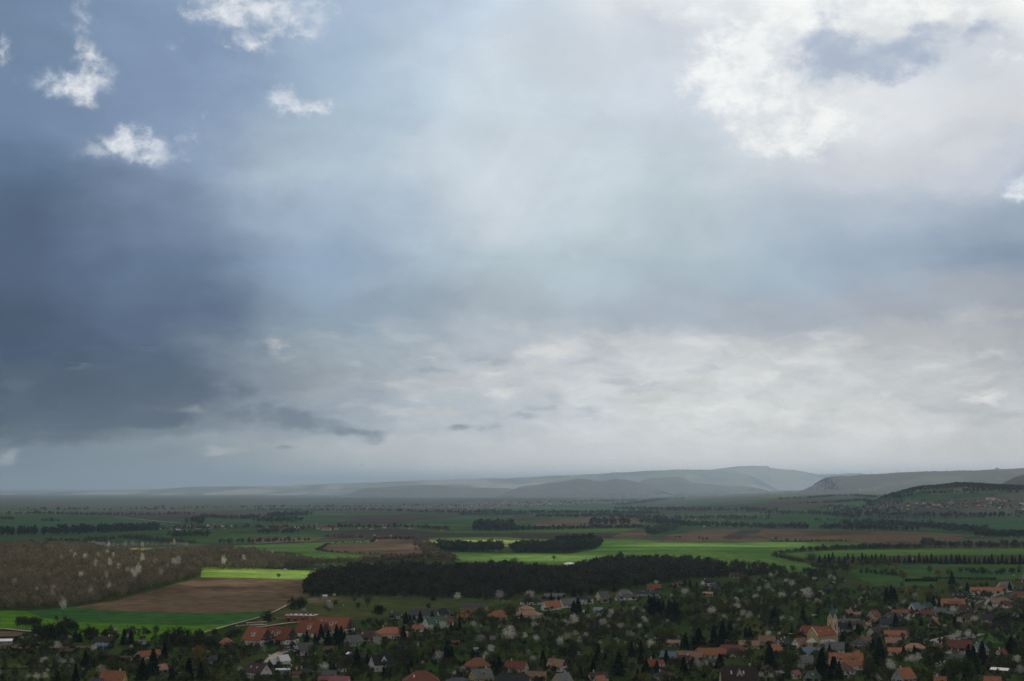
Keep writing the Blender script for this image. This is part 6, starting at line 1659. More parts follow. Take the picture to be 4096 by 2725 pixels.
far_lines = [
    (R_('A2', [(940, 1052), (1200, 1040), (1500, 1012), (1730, 1005)]), 9, 2, 9, 13, L_BROWNWOOD, 'row of bare grey trees along the small ploughed field'),
    (R_('A2', [(1500, 870), (1560, 900), (1590, 940), (1640, 990), (1740, 1010), (1830, 1035)]), 7, 14, 7, 12, L_BROWNWOOD, 'purplish thicket at the corner of the sunlit ploughed field'),
    (R_('A2', [(2000, 742), (2357, 748)]) + R_('A3', [(200, 742), (700, 732), (1240, 725)]), 9, 7, 9, 15, L_FAR, 'long row of bare poplars along the far road'),
    (R_('A2', [(2010, 745), (2357, 748)]), 7, 5, 22, 30, L_FAR, 'stand of tall bare poplars by the far road'),
    (R_('A3', [(700, 700), (900, 702), (1100, 705)]), 22, 10, 22, 30, L_FAR, 'scattered tall bare poplars before the brown field'),
    (R_('A3', [(1270, 780), (1330, 775), (1400, 745), (1530, 735)]), 9, 12, 12, 20, L_FARGREEN, 'clump of mixed trees by the small green wedge'),
    (R_('A2', [(0, 860), (250, 850), (480, 848)]), 14, 6, 8, 13, L_FAR, 'thin tree row by the brown strip field'),
    (R_('A2', [(560, 928), (650, 876), (750, 868), (1060, 856), (1130, 826)]), 9, 3, 3, 6, L_FARGREEN, 'hedge on the upper side of the ploughed field'),
    (R_('A2', [(570, 936), (700, 950), (980, 968), (1200, 980), (1400, 975)]), 9, 3, 3, 6, L_FARGREEN, 'hedge on the lower side of the ploughed field'),
    (R_('A2', [(1060, 828), (1300, 824), (1480, 832)]), 8, 5, 4, 8, L_FAR, 'scrub hedge behind the sunlit ploughed field'),
    (R_('A2', [(640, 808), (800, 805), (980, 815)]), 6, 12, 5, 9, L_BROWNWOOD, 'grey scrub below the dark ploughed field'),
    (R_('A1', [(2000, 868), (2200, 866), (2357, 862)]) + R_('A2', [(80, 858)]), 12, 6, 8, 14, L_FAR, 'bare tree row under the green field'),
    (R_('A1', [(-50, 785), (550, 780), (700, 775), (1000, 762), (1440, 742)]), 5, 9, 14, 22, L_FAR, 'dark shelter belt across the dark green field'),
    (R_('A1', [(400, 850), (840, 852), (1000, 830), (1200, 815), (1500, 850), (1720, 870)]), 7, 28, 6, 11, L_FARGREEN, 'scrubby gardens behind the brown wood'),
    (R_('A1', [(850, 868), (1000, 893), (1150, 890), (1350, 888), (1600, 880), (1700, 888)]), 11, 6, 5, 8, L_BLOSSOM, 'pale blossom thicket along the garden edge'),
    (R_('A1', [(-50, 640), (140, 645)]), 8, 18, 8, 14, L_FAR, 'dark clump on the far dark field'),
    (R_('A1', [(400, 662), (560, 664)]), 8, 18, 8, 14, L_FAR, 'pair of dark clumps by the far brown field'),
    (R_('A1', [(-50, 596), (300, 594), (900, 606), (1200, 608), (1780, 598)]), 14, 10, 9, 15, L_FAR, 'far tree line crossing the plain'),
    (R_('A1', [(1850, 622), (2050, 634), (2260, 640), (2357, 625)]), 8, 14, 10, 16, L_FAR, 'dark belt before the far fields'),
    (R_('A1', [(1740, 690), (1800, 688), (1860, 690)]), 12, 20, 22, 30, L_FAR, 'big round grove at the hamlet'),
    (R_('A1', [(1400, 736), (1700, 735), (2000, 730), (2357, 722)]) + R_('A2', [(300, 735), (700, 735)]), 10, 32, 7, 13, L_FAR, 'trees between the hamlet houses'),
    (R_('A2', [(0, 768), (250, 770), (380, 772)]), 8, 8, 8, 14, L_FAR, 'dark thicket under the hamlet'),
    (R_('A2', [(0, 670), (150, 672), (300, 668), (420, 670)]), 8, 18, 14, 24, L_FAR, 'tall grove behind the hamlet'),
    (R_('A2', [(150, 620), (300, 612), (470, 605)]), 6, 26, 15, 22, L_CONIFER, 'dark pine block on the plain'),
    (R_('A2', [(700, 722), (900, 722), (1200, 718), (1500, 722), (1750, 740)]), 10, 14, 7, 13, L_FAR, 'trees along the road past the hamlet'),
    (R_('A2', [(0, 560), (500, 566), (1000, 560), (1500, 574), (2357, 572)]), 16, 40, 9, 16, L_FAR, 'tree rows beyond the plain fields'),
    (R_('A2', [(1880, 605), (2100, 600), (2357, 604)]) + R_('A3', [(100, 606)]), 9, 14, 10, 17, L_FAR, 'dark hedge line below the far town'),
    (R_('A2', [(1500, 584), (1640, 582), (2000, 586), (2357, 576)]), 13, 25, 10, 17, L_FAR, 'thicket line in front of the far town'),
    (R_('A3', [(0, 590), (400, 590), (800, 590), (1100, 592), (1300, 600)]), 9, 40, 12, 20, L_FAR, 'wood belt behind the two masts'),
    (R_('A3', [(240, 620), (500, 625), (900, 615), (1040, 618)]), 7, 22, 10, 17, L_FAR, 'dark grove under the two masts'),
    (R_('A3', [(1100, 625), (1300, 640), (1600, 640), (1900, 640), (2300, 640)]), 7, 60, 9, 17, L_FAR, 'dark woods left of the right-hand village'),
    (R_('A3', [(1300, 660), (1500, 690), (1800, 705), (2100, 715), (2357, 720)]), 7, 40, 9, 17, L_FAR, 'dark bare woodland along the stream'),
    (R_('A3', [(1000, 545), (1300, 555), (1700, 560), (2100, 560), (2357, 575)]), 13, 60, 10, 17, L_FAR, 'scattered trees on the rising land'),
    (R_('A3', [(1300, 420), (1600, 405), (2000, 395), (2357, 390)]) + R_('A4', [(300, 385), (600, 375)]), 12, 60, 10, 17, L_FAR, 'tree line on the far rise'),
    (R_('A3', [(1000, 510), (1250, 480), (1400, 460), (1600, 452)]), 12, 50, 10, 17, L_FAR, 'dark slanting tree belt on the far rise'),
    (R_('A4', [(-50, 725), (100, 725), (250, 720), (370, 728)]), 6, 26, 10, 18, L_FAR, 'dark grove beside the brown field'),
    (R_('A4', [(480, 735), (700, 738), (900, 742), (1390, 750)]), 12, 5, 11, 19, L_FAR, 'open row of bare trees above the brown field'),
    (R_('A4', [(900, 690), (1040, 700), (1200, 705), (1400, 712), (1560, 720), (1700, 745), (1990, 760)]), 6, 24, 11, 20, L_FAR, 'bare dark wood behind the brown field'),
    (R_('A4', [(1990, 790), (2100, 800), (2250, 790), (2400, 800)]), 6, 26, 9, 16, L_DARKWOOD, 'dark wood at the end of the brown field'),
    (R_('A4', [(1430, 890), (1600, 900), (1800, 905), (2100, 905), (2400, 905)]), 5.5, 12, 10, 17, L_DARKWOOD, 'tall dark hedge wood over the green strip'),
    (R_('A4', [(270, 940), (450, 935), (700, 925), (900, 918), (1150, 912), (1420, 905)]), 6, 7, 6, 11, L_FARGREEN, 'greenish hedge between two green fields'),
    (R_('A4', [(60, 965), (150, 945), (300, 935)]), 5, 4, 3.5, 6, L_FARGREEN, 'low flowering hedge at the field corner'),
    (R_('A4', [(50, 985), (150, 1005), (250, 1030), (340, 1045)]), 5, 4, 4, 7, L_FARGREEN, 'curving hedge across the green field'),
    (R_('A4', [(20, 846), (300, 847), (500, 845), (750, 852)]), 7, 3, 3, 6, L_FARGREEN, 'low white-flecked hedge below the brown field'),
    (R_('A4', [(440, 1085), (560, 1095), (620, 1115)]), 5, 7, 4, 8, L_SHRUB, 'low scrub by the big bare tree'),
    (R_('A4', [(0, 590), (300, 595), (600, 600), (900, 602), (1050, 600)]), 7, 55, 9, 16, L_FAR, 'grey wood below the hillside village'),
    (R_('A4', [(1050, 618), (1400, 615), (1800, 620), (2100, 622), (2400, 590)]), 7, 40, 9, 16, L_FAR, 'dark wood under the hillside village'),
    (R_('A4', [(340, 498), (600, 490), (900, 470), (1200, 450), (1500, 410), (1800, 400)]), 8, 22, 8, 14, L_FAR, 'curved belt of trees above the hillside village'),
    (R_('A4', [(100, 460), (400, 445), (600, 428), (800, 425), (990, 440)]), 10, 18, 8, 13, L_FAR, 'thin hedge belts on the far slope'),
    (R_('A4', [(400, 655), (700, 658), (930, 645), (1300, 640), (1450, 642)]), 17, 14, 6, 11, L_FAR, 'loose bushes on the dark green meadow'),
    (R_('A4', [(560, 520), (900, 545), (1300, 545), (1800, 530), (2200, 520), (2400, 540)]), 9, 75, 6, 11, L_FAR, 'garden trees inside the hillside village'),
    (R_('A4', [(1800, 395), (2000, 385), (2357, 378)]), 9, 55, 10, 17, L_FAR, 'dark wood on the slope above the hillside village'),
    (R_('A4', [(1840, 1130), (2000, 1150), (2200, 1140), (2400, 1130)]), 7, 12, 4, 9, L_SHRUB, 'dark orchard scrub on the low meadow'),
    (R_('A4', [(850, 1140), (1000, 1150), (1130, 1160), (1250, 1170)]), 6, 10, 4, 9, L_SHRUB, 'scrub along the ditch by the willows'),
    (R_('A3', [(1500, 815), (1560, 815)]), 5, 6, 4, 7, L_FARGREEN, 'small bush clump in the brown field'),
    (R_('A3', [(1730, 830), (1790, 830)]), 5, 6, 5, 9, L_FARGREEN, 'round thicket at the meadow edge'),
    (R_('A1', [(1580, 800), (1700, 806), (1860, 798)]), 6, 26, 10, 16, L_SHRUB, 'oval dark copse on the green field'),
    (R_('A1', [(0, 560), (600, 560), (1200, 560), (1800, 545), (2357, 540)]), 30, 160, 12, 20, L_FAR, 'hazy woods on the far plain'),
    (R_('A2', [(0, 535), (500, 535), (1000, 530), (1500, 525), (2357, 525)]), 26, 170, 11, 18, L_FAR, 'hazy trees around the far town'),
    (R_('A3', [(0, 500), (300, 495), (600, 490), (900, 480), (1100, 470)]), 20, 190, 11, 18, L_FAR, 'hazy trees of the lakeside town'),
    (R_('A3', [(640, 430), (900, 432), (1250, 425)]), 26, 120, 14, 22, L_FAR, 'tree line on the near lake shore'),
]
for pts, sp, wd, h0, h1, mat, lab in far_lines:
    P = line_points(pts, sp * .5, wd * .55)
    far = np.median(P[:, 1])
    nm = 'hedgerow' if h1 <= 9 else 'treeline'
    stand(nm, P, h0, h1, 60 if far < 2200 else 34 if far < 4500 else 18, mat, lab, 'trees', twig=2.0 if far < 3000 else 1.4, size=.15 if far < 3000 else .22, slim=.8 if h1 > 20 else 1.0)
# woods that clothe the nearer right-hand ridge
P = []
for _ in range(5200):
    a = rng.uniform(0.222, 0.42); y = rng.uniform(5280, 5720)
    if rng.random() < (a - .235) / .09: P.append((a * y, y))
P = np.array(P); keep = ground(P[:, 0], P[:, 1]) > np.maximum(90, 70)
stand('woodland', P[keep], 6, 9, 20, L_FAR, 'dark pine wood over the nearer right ridge', twig=1.4, size=.24)
# bushes and hedges that hide the feet of the houses
hp = []
for h in HOUSES:
    if h['kind'] == 'dome' or not h['x1'] or h['cat'] in ('church',): continue
    n_ = int(rng.integers(3, 8))
    for _ in range(n_):
        a = rng.uniform(-2.9, -.25); r_ = h['r'] + rng.uniform(1.0, 4.5)
        hp.append((h['x'] + math.cos(a) * r_, h['y'] + math.sin(a) * r_))
stand('garden_shrubs', np.array(hp), 1.6, 4.2, 70, L_SHRUB, 'bushes and hedges planted round the feet of the village houses', 'shrubs', slim=1.5, twig=1.6, size=.18, trunk=False)
# past the three hundred largest of a kind: the lesser garden trees
def lesser(poly, n, h0, h1, mat, label, faces, twig, size, slim=1.0):
    P_ = [px(*q) for q in poly]
    X0, X1 = min(q[0] for q in P_), max(q[0] for q in P_); Y0, Y1 = min(q[1] for q in P_), max(q[1] for q in P_)
    out = []; tries = 0
    while len(out) < n and tries < n * 8:
        tries += 1
        X, Y = rng.uniform(X0, X1), rng.uniform(Y0, Y1)
        if not inside(P_, X, Y): continue
        if math.sin(X / 61.0 + 2 * math.sin(Y / 47.0)) + math.sin(Y / 29.0 + X / 143.0) < rng.uniform(-2.2, .9): continue
        p = at(X, Y)
        if ((near_h0[:, 0] - p[0]) ** 2 + (near_h0[:, 1] - p[1]) ** 2 < (near_h0[:, 2] + 1.5) ** 2).any(): continue
        if blocks_view(X, Y, h1 * F / p[1] * .8, p[1]) and rng.random() < .8: continue
        out.append(p[:2])
    stand('garden_trees', np.array(out), h0, h1, faces, mat, label, 'trees', twig=twig, size=size, slim=slim)
near_h0 = np.array([(h['x'], h['y'], h['r']) for h in HOUSES])
ALLV = R_('A5', [(-60, 800), (900, 690), (1900, 740), (2357, 860)]) + R_('A6', [(300, 860), (1000, 640), (1250, 600), (1900, 545), (2357, 470)]) + R_('A7', [(500, 470), (1250, 420), (1700, 330), (2100, 230)]) + R_('A8', [(0, 180), (560, 200), (1000, 300), (1800, 280), (2420, 250), (2420, 1190)]) + R_('A5', [(-60, 1190)])
lesser(ALLV, 800, 3.5, 7.5, L_BARE, 'lesser leafless garden trees scattered through village and orchards', 90, 4.5, .075)
lesser(ALLV, 760, 3, 6.5, L_GREEN, 'lesser green garden trees scattered through village and orchards', 80, 1.7, .12)
lesser(ALLV, 850, 2, 4.5, L_SHRUB, 'dark garden scrub scattered through village and orchards', 60, 1.6, .20, 1.35)
lesser(ALLV, 90, 3.5, 6.5, leaf_mat('thin_blossom', (0.14, 0.13, 0.11), (0.48, 0.45, 0.42)), 'lesser pale blossom trees scattered through village and orchards', 75, 1.6, .085)
# ground cover: long grass and weeds in the gardens
n = 26000
X = rng.uniform(-60, 4150, n); Y = 2330 + (2740 - 2330) * rng.random(n) ** .7
GP = []
near_h = np.array([(h['x'], h['y'], h['r']) for h in HOUSES])
for x_, y_ in zip(X, Y):
    d = pix_dir(x_, y_); t = -CAM_H / d[2]; gx_, gy_ = d[0] * t, d[1] * t
    if ((near_h[:, 0] - gx_) ** 2 + (near_h[:, 1] - gy_) ** 2 < near_h[:, 2] ** 2).any(): continue
    GP.append((gx_, gy_))
GP = np.array(GP)
noise_ = np.sin(GP[:, 0] / 23) * np.sin(GP[:, 1] / 31 + 1) + .6 * np.sin(GP[:, 0] / 9 + GP[:, 1] / 13)
GP = GP[(noise_ > 0.05) & ~((GP[:, 1] > 1090) & (GP[:, 0] < -60))]
stand('undergrowth', GP, .5, 1.6, 7, leaf_mat('weeds', (0.035, 0.05, 0.02), (0.10, 0.10, 0.045)), 'weeds and rough scrub growing over the gardens and banks', 'undergrowth', slim=3.2, twig=1.3, trunk=False, size=.5)

# growth on the slope below the viewpoint and on both sides beyond the village
n = 5200
Ym = 430 + (3400 - 430) * rng.random(n) ** 1.6
Am = rng.uniform(-.62, .62, n)
side = (np.abs(Am) > .375) | (Ym < 850)
clump_ = np.sin(Am * Ym / 47) * np.sin(Ym / 61 + 1) + .5 * np.sin(Am * Ym / 19 + Ym / 23)
k_ = side & (clump_ > -.15)
PM = np.stack([Am[k_] * Ym[k_], Ym[k_]], 1)
stand('scrub', PM[::2], 3, 8, 60, L_SHRUB, 'dark scrub on the slope below the viewpoint and beyond the village', 'scrub', twig=1.7, size=.16)
stand('scrub', PM[1::2], 4, 9, 70, L_BARE, 'bare thicket on the slope below the viewpoint and beyond the village', 'scrub', twig=4.0, size=.08)

# ------------------------------------------------------------------ cars
PAINT = {k: plain_mat('paint_' + k, c, rough=0.25, spec=0.6, vary=0.02) for k, c in dict(white=(.75, .76, .77), silver=(.42, .44, .46), red=(.42, .02, .02), black=(.02, .02, .025), blue=(.05, .09, .17), grey=(.16, .17, .18)).items()}
M_TYRE = plain_mat('tyre_rubber', (.015, .015, .016), vary=.1)
def make_car(p, rz, paint, label, group=None, cat='car', van=False):
    root = empty('parked_car' if not van else 'parked_van', tuple(p), rz); tag(root, cat, label, group)
    prof = [(-2.1, .35), (2.1, .35), (2.12, .75), (1.1, .95), (.55, 1.42), (-1.1, 1.45), (-1.75, 1.0), (-2.1, .9)] if not van else [(-2.4, .35), (2.4, .35), (2.4, 1.0), (1.7, 1.25), (1.3, 2.0), (-2.35, 2.05)]
    w_ = .84; s = Shape()
    top = [(x, z, .72 if z > 1.2 else w_) for x, z in prof]
    n = len(top)
    for sg in (-1, 1):
        f = [(x, sg * q, z) for x, z, q in top]; s.poly(f if sg < 0 else f[::-1])
    for i in range(n):
        a, b = top[i], top[(i + 1) % n]
        s.poly([(a[0], -a[2], a[1]), (a[0], a[2], a[1]), (b[0], b[2], b[1]), (b[0], -b[2], b[1])])
    s.build('body', [PAINT[paint]], root)
    g = Shape()
    zz = (.98, 1.34) if not van else (1.25, 1.85); xs = (-1.35, .75) if not van else (.4, 1.35)
    for sg in (-1, 1):
        g.poly([(xs[0], sg * .81, zz[0]), (xs[1] + .2, sg * .81, zz[0]), (xs[1] - .15, sg * .745, zz[1]), (xs[0] + .25, sg * .745, zz[1])])
    a, b = ((1.08, .98), (.58, 1.40)) if not van else ((1.72, 1.28), (1.34, 1.95))
    g.poly([(a[0], -.7, a[1]), (a[0], .7, a[1]), (b[0], .66, b[1]), (b[0], -.66, b[1])])
    if not van: g.poly([(-1.74, -.7, 1.03), (-1.74, .7, 1.03), (-1.13, .66, 1.43), (-1.13, -.66, 1.43)])
    g.build('glass', [M_GLASS], root)
    for x in (-1.3, 1.3):
        for sg in (-1, 1):
            t = Shape(); t.tube((x, sg * .70, .31), (x, sg * .87, .31), .31, .31, 10); t.poly([(x + .31 * math.cos(q * .628), sg * .70, .31 + .31 * math.sin(q * .628)) for q in range(10)])
            t.build('wheel', [M_TYRE], root)
    return root
cars = [('B3', 225, 745, 'black', 'black car at the dark end of the lodge car park'), ('B3', 285, 770, 'red', 'red car in the front row of the lodge car park'),
        ('B3', 335, 730, 'blue', 'dark blue car behind the red car in the lodge car park'), ('B3', 362, 762, 'grey', 'grey car parked right next to the red car'),
        ('B3', 420, 708, 'silver', 'silver car at the spruce hedge of the lodge car park'), ('B3', 440, 752, 'silver', 'pale silver car in the front row, second from the red car'),
        ('B3', 500, 700, 'white', 'white car at the back of the lodge car park'), ('B3', 515, 745, 'black', 'black car in the front row beside the balcony house'),
        ('B3', 582, 700, 'white', 'white car parked just behind the balcony house')]
for c, x, y, col, lab in cars:
    make_car(atc(c, x, y), R(rng.uniform(15, 35)), col, lab, 'cars parked below the lodges')
make_car(atc('B8', 1508, 368), R(70), 'white', 'white car driving along the grey village street')
make_car(atc('B8', 1220, 432), R(10), 'white', 'white car parked on the grass beside the village street')
make_car(atc('A6', 272, 128), R(5), 'white', 'white van at the edge of the brown wood, by the bright pasture', cat='van', van=True)
make_car(atc('B5', 2100, 560), R(10), 'white', 'white car half hidden among the orchard trees')
make_car(atc('B8', 370, 955), R(15), 'silver', 'silver car in a yard below the green garden trees')
for x, col, lab in ((340, 'black', 'black car in the row at the horse farm'), (395, 'red', 'red car in the row at the horse farm'), (430, 'blue', 'blue car in the row at the horse farm'), (545, 'silver', 'silver car next to the dark farm shed'), (580, 'grey', 'grey car next to the dark farm shed'), (700, 'white', 'white car on the pale track by the farm tent')):
    make_car(atc('A6', x, 124), R(8), col, lab, 'vehicles at the horse farm')
H('A6', 615, 685, 108, 124, 'black', 'dark', yaw=-4, Hw=3.2, name='stable', cat='stable', chim=0, label='black stable shed at the end of the bright pasture', short='black pasture stable', wins=False)
H('A6', 608, 682, 360, 372, 'zinc', 'grey', 'shed', yaw=-6, Hw=2.6, name='shed', cat='shed', label='pale-roofed field shed under the dark oak wood', short='pale field shed', wins=False)

# tent at the farm
p = atc('A6', 790, 124); t_ = empty('tent', tuple(p)); tag(t_, 'tent', 'small dark peaked tent beside the pale farm track')
s = Shape(); 
for i in range(6):
    a0, a1 = i * 1.047, (i + 1) * 1.047
    s.poly([(5 * math.cos(a0), 5 * math.sin(a0), 2), (5 * math.cos(a1), 5 * math.sin(a1), 2), (0, 0, 6.5)])
    s.poly([(5 * math.cos(a0), 5 * math.sin(a0), -.3), (5 * math.cos(a1), 5 * math.sin(a1), -.3), (5 * math.cos(a1), 5 * math.sin(a1), 2), (5 * math.cos(a0), 5 * math.sin(a0), 2)])
s.build('canvas', [WALL['blue']], t_); s = Shape(); s.tube((0, 0, 6.2), (0, 0, 8), .1, .05); s.build('pole', [M_WOOD], t_)

# ------------------------------------------------------------------ pallets, bales, bins, sign
M_PALE = plain_mat('plastic_wrap', (.68, .66, .66), rough=.5, vary=.12); M_BLOCKS = plain_mat('block_stack', (.30, .15, .11), vary=.35, scale=1.5)
pal_spots = [('B2', 1720 + q * 52, 352 - q * 3, 1) for q in range(9)] + [('B2', 1890 + q * 44, 330 - q * 3, 2) for q in range(8)] + [('B2', 1960 + q * 40, 345 - q * 2, 1) for q in range(7)]
for q, (c, x, y, lv) in enumerate(pal_spots):
    p = atc(c, x, y)
    r_ = empty('block_pallet', tuple(p), R(-18 + rng.uniform(-6, 6)))
    tag(r_, 'pallet', 'wrapped pallet of building blocks in the stack above the cream hall', 'pallets of building blocks')
    hh = 1.2 * lv + .2
    s = Shape(); s.box(-.75, .75, -.6, .6, .15, hh); s.build('blocks', [M_BLOCKS], r_)
    s = Shape(); s.box(-.78, .78, -.63, .63, hh - .35, hh + .05); s.build('wrapping', [M_PALE], r_)
    s = Shape()
    for yy in (-.5, 0, .5): s.box(-.75, .75, yy - .06, yy + .06, 0, .14)
    s.build('pallet_board', [M_WOOD], r_)
for q in range(7):
    p = atc('B1', 362 + q * 27, 545 - q * 1.5)
    s = Shape(); s.tube((0, -.6, .65), (0, .6, .65), .68, .68, 14); s.poly([(.68 * math.cos(k * .4488), -.6, .65 + .68 * math.sin(k * .4488)) for k in range(14)])
    o = s.build('hay_bale', [plain_mat('bale_wrap', (.30, .29, .28), vary=.3)], None, True); o.location = tuple(p); o.rotation_euler = (0, 0, R(80))
    tag(o, 'hay bale', 'round wrapped bale in the row behind the white-roofed barn', 'row of round bales')
for q in range(4):
    p = atc('B3', 62 + q * 38, 782)
    r_ = empty('waste_bin', tuple(p)); tag(r_, 'bin', 'green waste container in the row beside the lodge drive', 'green waste containers')
    s = Shape(); s.box(-.62, .62, -.5, .5, .15, 1.15); s.build('body', [plain_mat('bin_green', (.03, .09, .06), vary=.1)], r_)
    s = Shape(); s.box(-.66, .66, -.55, .55, 1.15, 1.3); s.build('lid', [plain_mat('bin_green', (.03, .09, .06), vary=.1)], r_)
p = atc('B3', 78, 865); r_ = empty('notice_board', tuple(p)); tag(r_, 'sign', 'small white notice board on posts by the lodge drive')
s = Shape(); s.box(-.9, .9, -.05, .05, .9, 2.1); s.build('panel', [M_TRIM], r_)
for q in (-.7, .7):
    s = Shape(); s.tube((q, .1, -.2), (q, .1, 2.0), .05, .05, 5); s.build('post', [M_WOOD], r_)

# ------------------------------------------------------------------ poles, masts, fences
def power_pole(c, x, y, hp, label, wire_to=None):
    p = atc(c, x, y); h = hp / CROP[c][2] * p[1] / F
    r_ = empty('power_pole', tuple(p), R(rng.uniform(-15, 15))); tag(r_, 'power pole', label, 'wooden power poles')
    s = Shape(); s.tube((0, 0, -.5), (0, 0, h), .16, .11, 6); s.build('pole', [M_WOOD], r_)
    s = Shape(); s.box(-.9, .9, -.07, .07, h - .8, h - .65); s.build('crossarm', [M_WOOD], r_)
    for q in (-.8, 0, .8):
        s = Shape(); s.tube((q, 0, h - .65), (q, 0, h - .4), .07, .05, 5); s.build('insulator', [M_TRIM], r_)
    return Vector((p[0], p[1], p[2] + h - .4))
p1 = power_pole('B1', 4, 370, 195, 'power pole standing in the bright green field at the frame edge')
p2 = power_pole('B1', 785, 330, 100, 'power pole half hidden behind the roadside thicket')
p3 = power_pole('B1', 2135, 500, 195, 'power pole before the green field behind two spruces')
p4 = power_pole('B2', 82, 585, 140, 'power pole left of the grey gabled house')
p5 = power_pole('B2', 342, 530, 130, 'power pole rising over scrub on the green field')
q1 = power_pole('B5', 1185, 1140, 145, 'power pole among the dark spruces at the lower edge')
q2 = power_pole('B5', 1650, 1250, 200, 'pale power pole behind the orange pyramid roof near spruces')
q3 = power_pole('B7', 380, 860, 170, 'power pole in front of the old tiled house by the church')
q4 = power_pole('B7', 1483, 820, 170, 'power pole against the dark grey hipped roof')
q5 = power_pole('B3', 1330, 520, 220, 'tall pole in front of the middle lodge')
q6 = power_pole('B1', 1815, 1270, 170, 'power pole in front of the yellow-gabled orange house')
q7 = power_pole('B1', 718, 800, 190, 'thin pole in the vineyard garden')
q8 = power_pole('B4', 650, 1170, 110, 'power pole behind the wide dark red house')
def wire(a, b, label):
    s = Shape(); prev = None
    for i in range(15):
        t = i / 14; v = a.lerp(b, t); v.z -= 1.6 * 4 * t * (1 - t)
        if prev is not None: s.tube(prev, v, .025, .025, 4)
        prev = v
    tag(s.build('power_line', [M_METAL]), 'wire', label)
wire(q1, q2, 'sagging wire between two poles among the lower spruces'); wire(q8, q1, 'sagging wire from the dark red house towards the spruces')
wire(p4, p5, 'wire between two poles beside the green field'); wire(p3, p4, 'wire crossing in front of the green field')
def mast(c, x, y, hp, label, striped):
    p = atc(c, x, y); h = hp / CROP[c][2] * p[1] / F
    r_ = empty('radio_mast', tuple(p)); tag(r_, 'mast', label)
    n = 7
    for i in range(n):
        s = Shape(); s.tube((0, 0, h * i / n - (1 if i == 0 else 0)), (0, 0, h * (i + 1) / n), 1.3 - i * .13, 1.3 - (i + 1) * .13, 6)
        s.build('section', [(PAINT['red'] if i % 2 == 0 else M_TRIM) if striped else M_WOOD], r_)
    s = Shape(); s.tube((0, 0, h), (0, 0, h * 1.08), .15, .08); s.build('antenna', [M_METAL], r_)
mast('A3', 627, 634, 74, 'red and white striped mast on the plain', True)
mast('A3', 753, 618, 84, 'thin dark mast right of the striped one', False)
for k, (c, x, y, hp, lab) in enumerate([('A2', 767, 312, 48, 'tallest transmission mast on the hazy left ridge'), ('A2', 737, 314, 18, 'short mast next to the tallest one on the hazy ridge'), ('A4', 700, 238, 40, 'mast at the left end of the far right ridge'), ('A4', 952, 224, 26, 'second mast along the far right ridge'),
        ('A4', 1190, 208, 24, 'third mast along the far right ridge'), ('A4', 1387, 200, 24, 'fourth mast along the far right ridge'), ('A4', 1650, 194, 22, 'fifth mast along the far right ridge'), ('A4', 1768, 191, 16, 'last small mast along the far right ridge')]):
    d = pix_dir(*px(c, x, y)); D_ = 12400.0 if c == 'A4' else 21800.0
    px_, py_ = d[0] / d[1] * D_, D_
    h = hp / CROP[c][2] * D_ / F; g_ = float(ground(px_, py_))
    r_ = empty('transmission_mast', (px_, py_, g_)); tag(r_, 'mast', lab)
    s = Shape(); s.tube((0, 0, -8), (0, 0, h), D_ * 1.5e-4, D_ * 8e-5, 5); s.build('mast_tower', [M_METAL], r_)
    s = Shape(); s.box(-D_ * 2e-4, D_ * 2e-4, -.5, .5, h * .82, h * .9); s.build('platform', [M_METAL], r_)
d = pix_dir(*px('A4', 2108, 185)); D_ = 12400.0
r_ = empty('tower_block', (d[0] / d[1] * D_, D_, float(ground(d[0] / d[1] * D_, D_)))); tag(r_, 'tower block', 'grey cluster of towers on the crest of the far right ridge')
for x, w_, h in ((-9, 6, 15), (0, 6, 12), (7, 5, 17), (14, 8, 10)):
    s = Shape(); s.box(x - w_ / 2, x + w_ / 2, -4, 4, -8, h); s.build('tower', [WALL['grey']], r_)

def fence(c, pts, label, n):
    P = [atc(c, *q) for q in pts]
    r_ = empty('post_fence', tuple(P[0])); tag(r_, 'fence', label)
    tot = []
    for a, b in zip(P[:-1], P[1:]):
        for i in range(n): tot.append(a + (b - a) * i / n)
    for q in tot:
        v = q - P[0]; z = float(ground(q[0], q[1])) - P[0][2]
        s = Shape(); s.tube((v[0], v[1], z - .3), (v[0], v[1], z + 1.9), .13, .11, 4); s.build('post', [M_WOOD], r_)
fence('A6', [(0, 148), (200, 152), (420, 160)], 'post fence across the bright pasture', 22)
fence('A6', [(0, 206), (230, 214), (450, 220)], 'post fence between pasture and ploughed field', 24)
fence('A2', [(1840, 1044), (2100, 1050), (2357, 1052)], 'post fence along the edge of the big green field', 24)
fence('A3', [(60, 1046), (220, 1044), (340, 1042)], 'post fence left of the white dome', 16)

# vineyard rows
for k, (xa, ya, xb, yb, lab) in enumerate([(-60, 905, 640, 890, 'upper vineyard row below the garden track'), (-60, 945, 640, 925, 'middle vineyard row with bare stakes'), (-60, 985, 640, 960, 'vineyard row next to the pale grass strip'), (-60, 1090, 1150, 1070, 'long vineyard row below the blossom trees'), (-60, 1140, 1150, 1115, 'lowest long vineyard row')]):
    A, B = atc('B1', xa, ya), atc('B1', xb, yb)
    m = int(np.linalg.norm(B - A) / 1.6); s = Shape()
    for i in range(m):
        q = A + (B - A) * i / m; z = float(ground(q[0], q[1]))
        s.tube((q[0], q[1], z - .2), (q[0] + rng.normal() * .05, q[1], z + 1.7), .06, .05, 4)
        for _ in range(5):
            a = (q[0] + rng.normal() * .3, q[1] + rng.normal() * .2, z + rng.uniform(.6, 1.1)); s.tube(a, (a[0] + rng.normal() * .6, a[1] + rng.normal() * .2, a[2] + rng.uniform(.2, .7)), .05, .02, 3)
    tag(s.build('vineyard_row', [M_WOOD]), 'vineyard', lab)
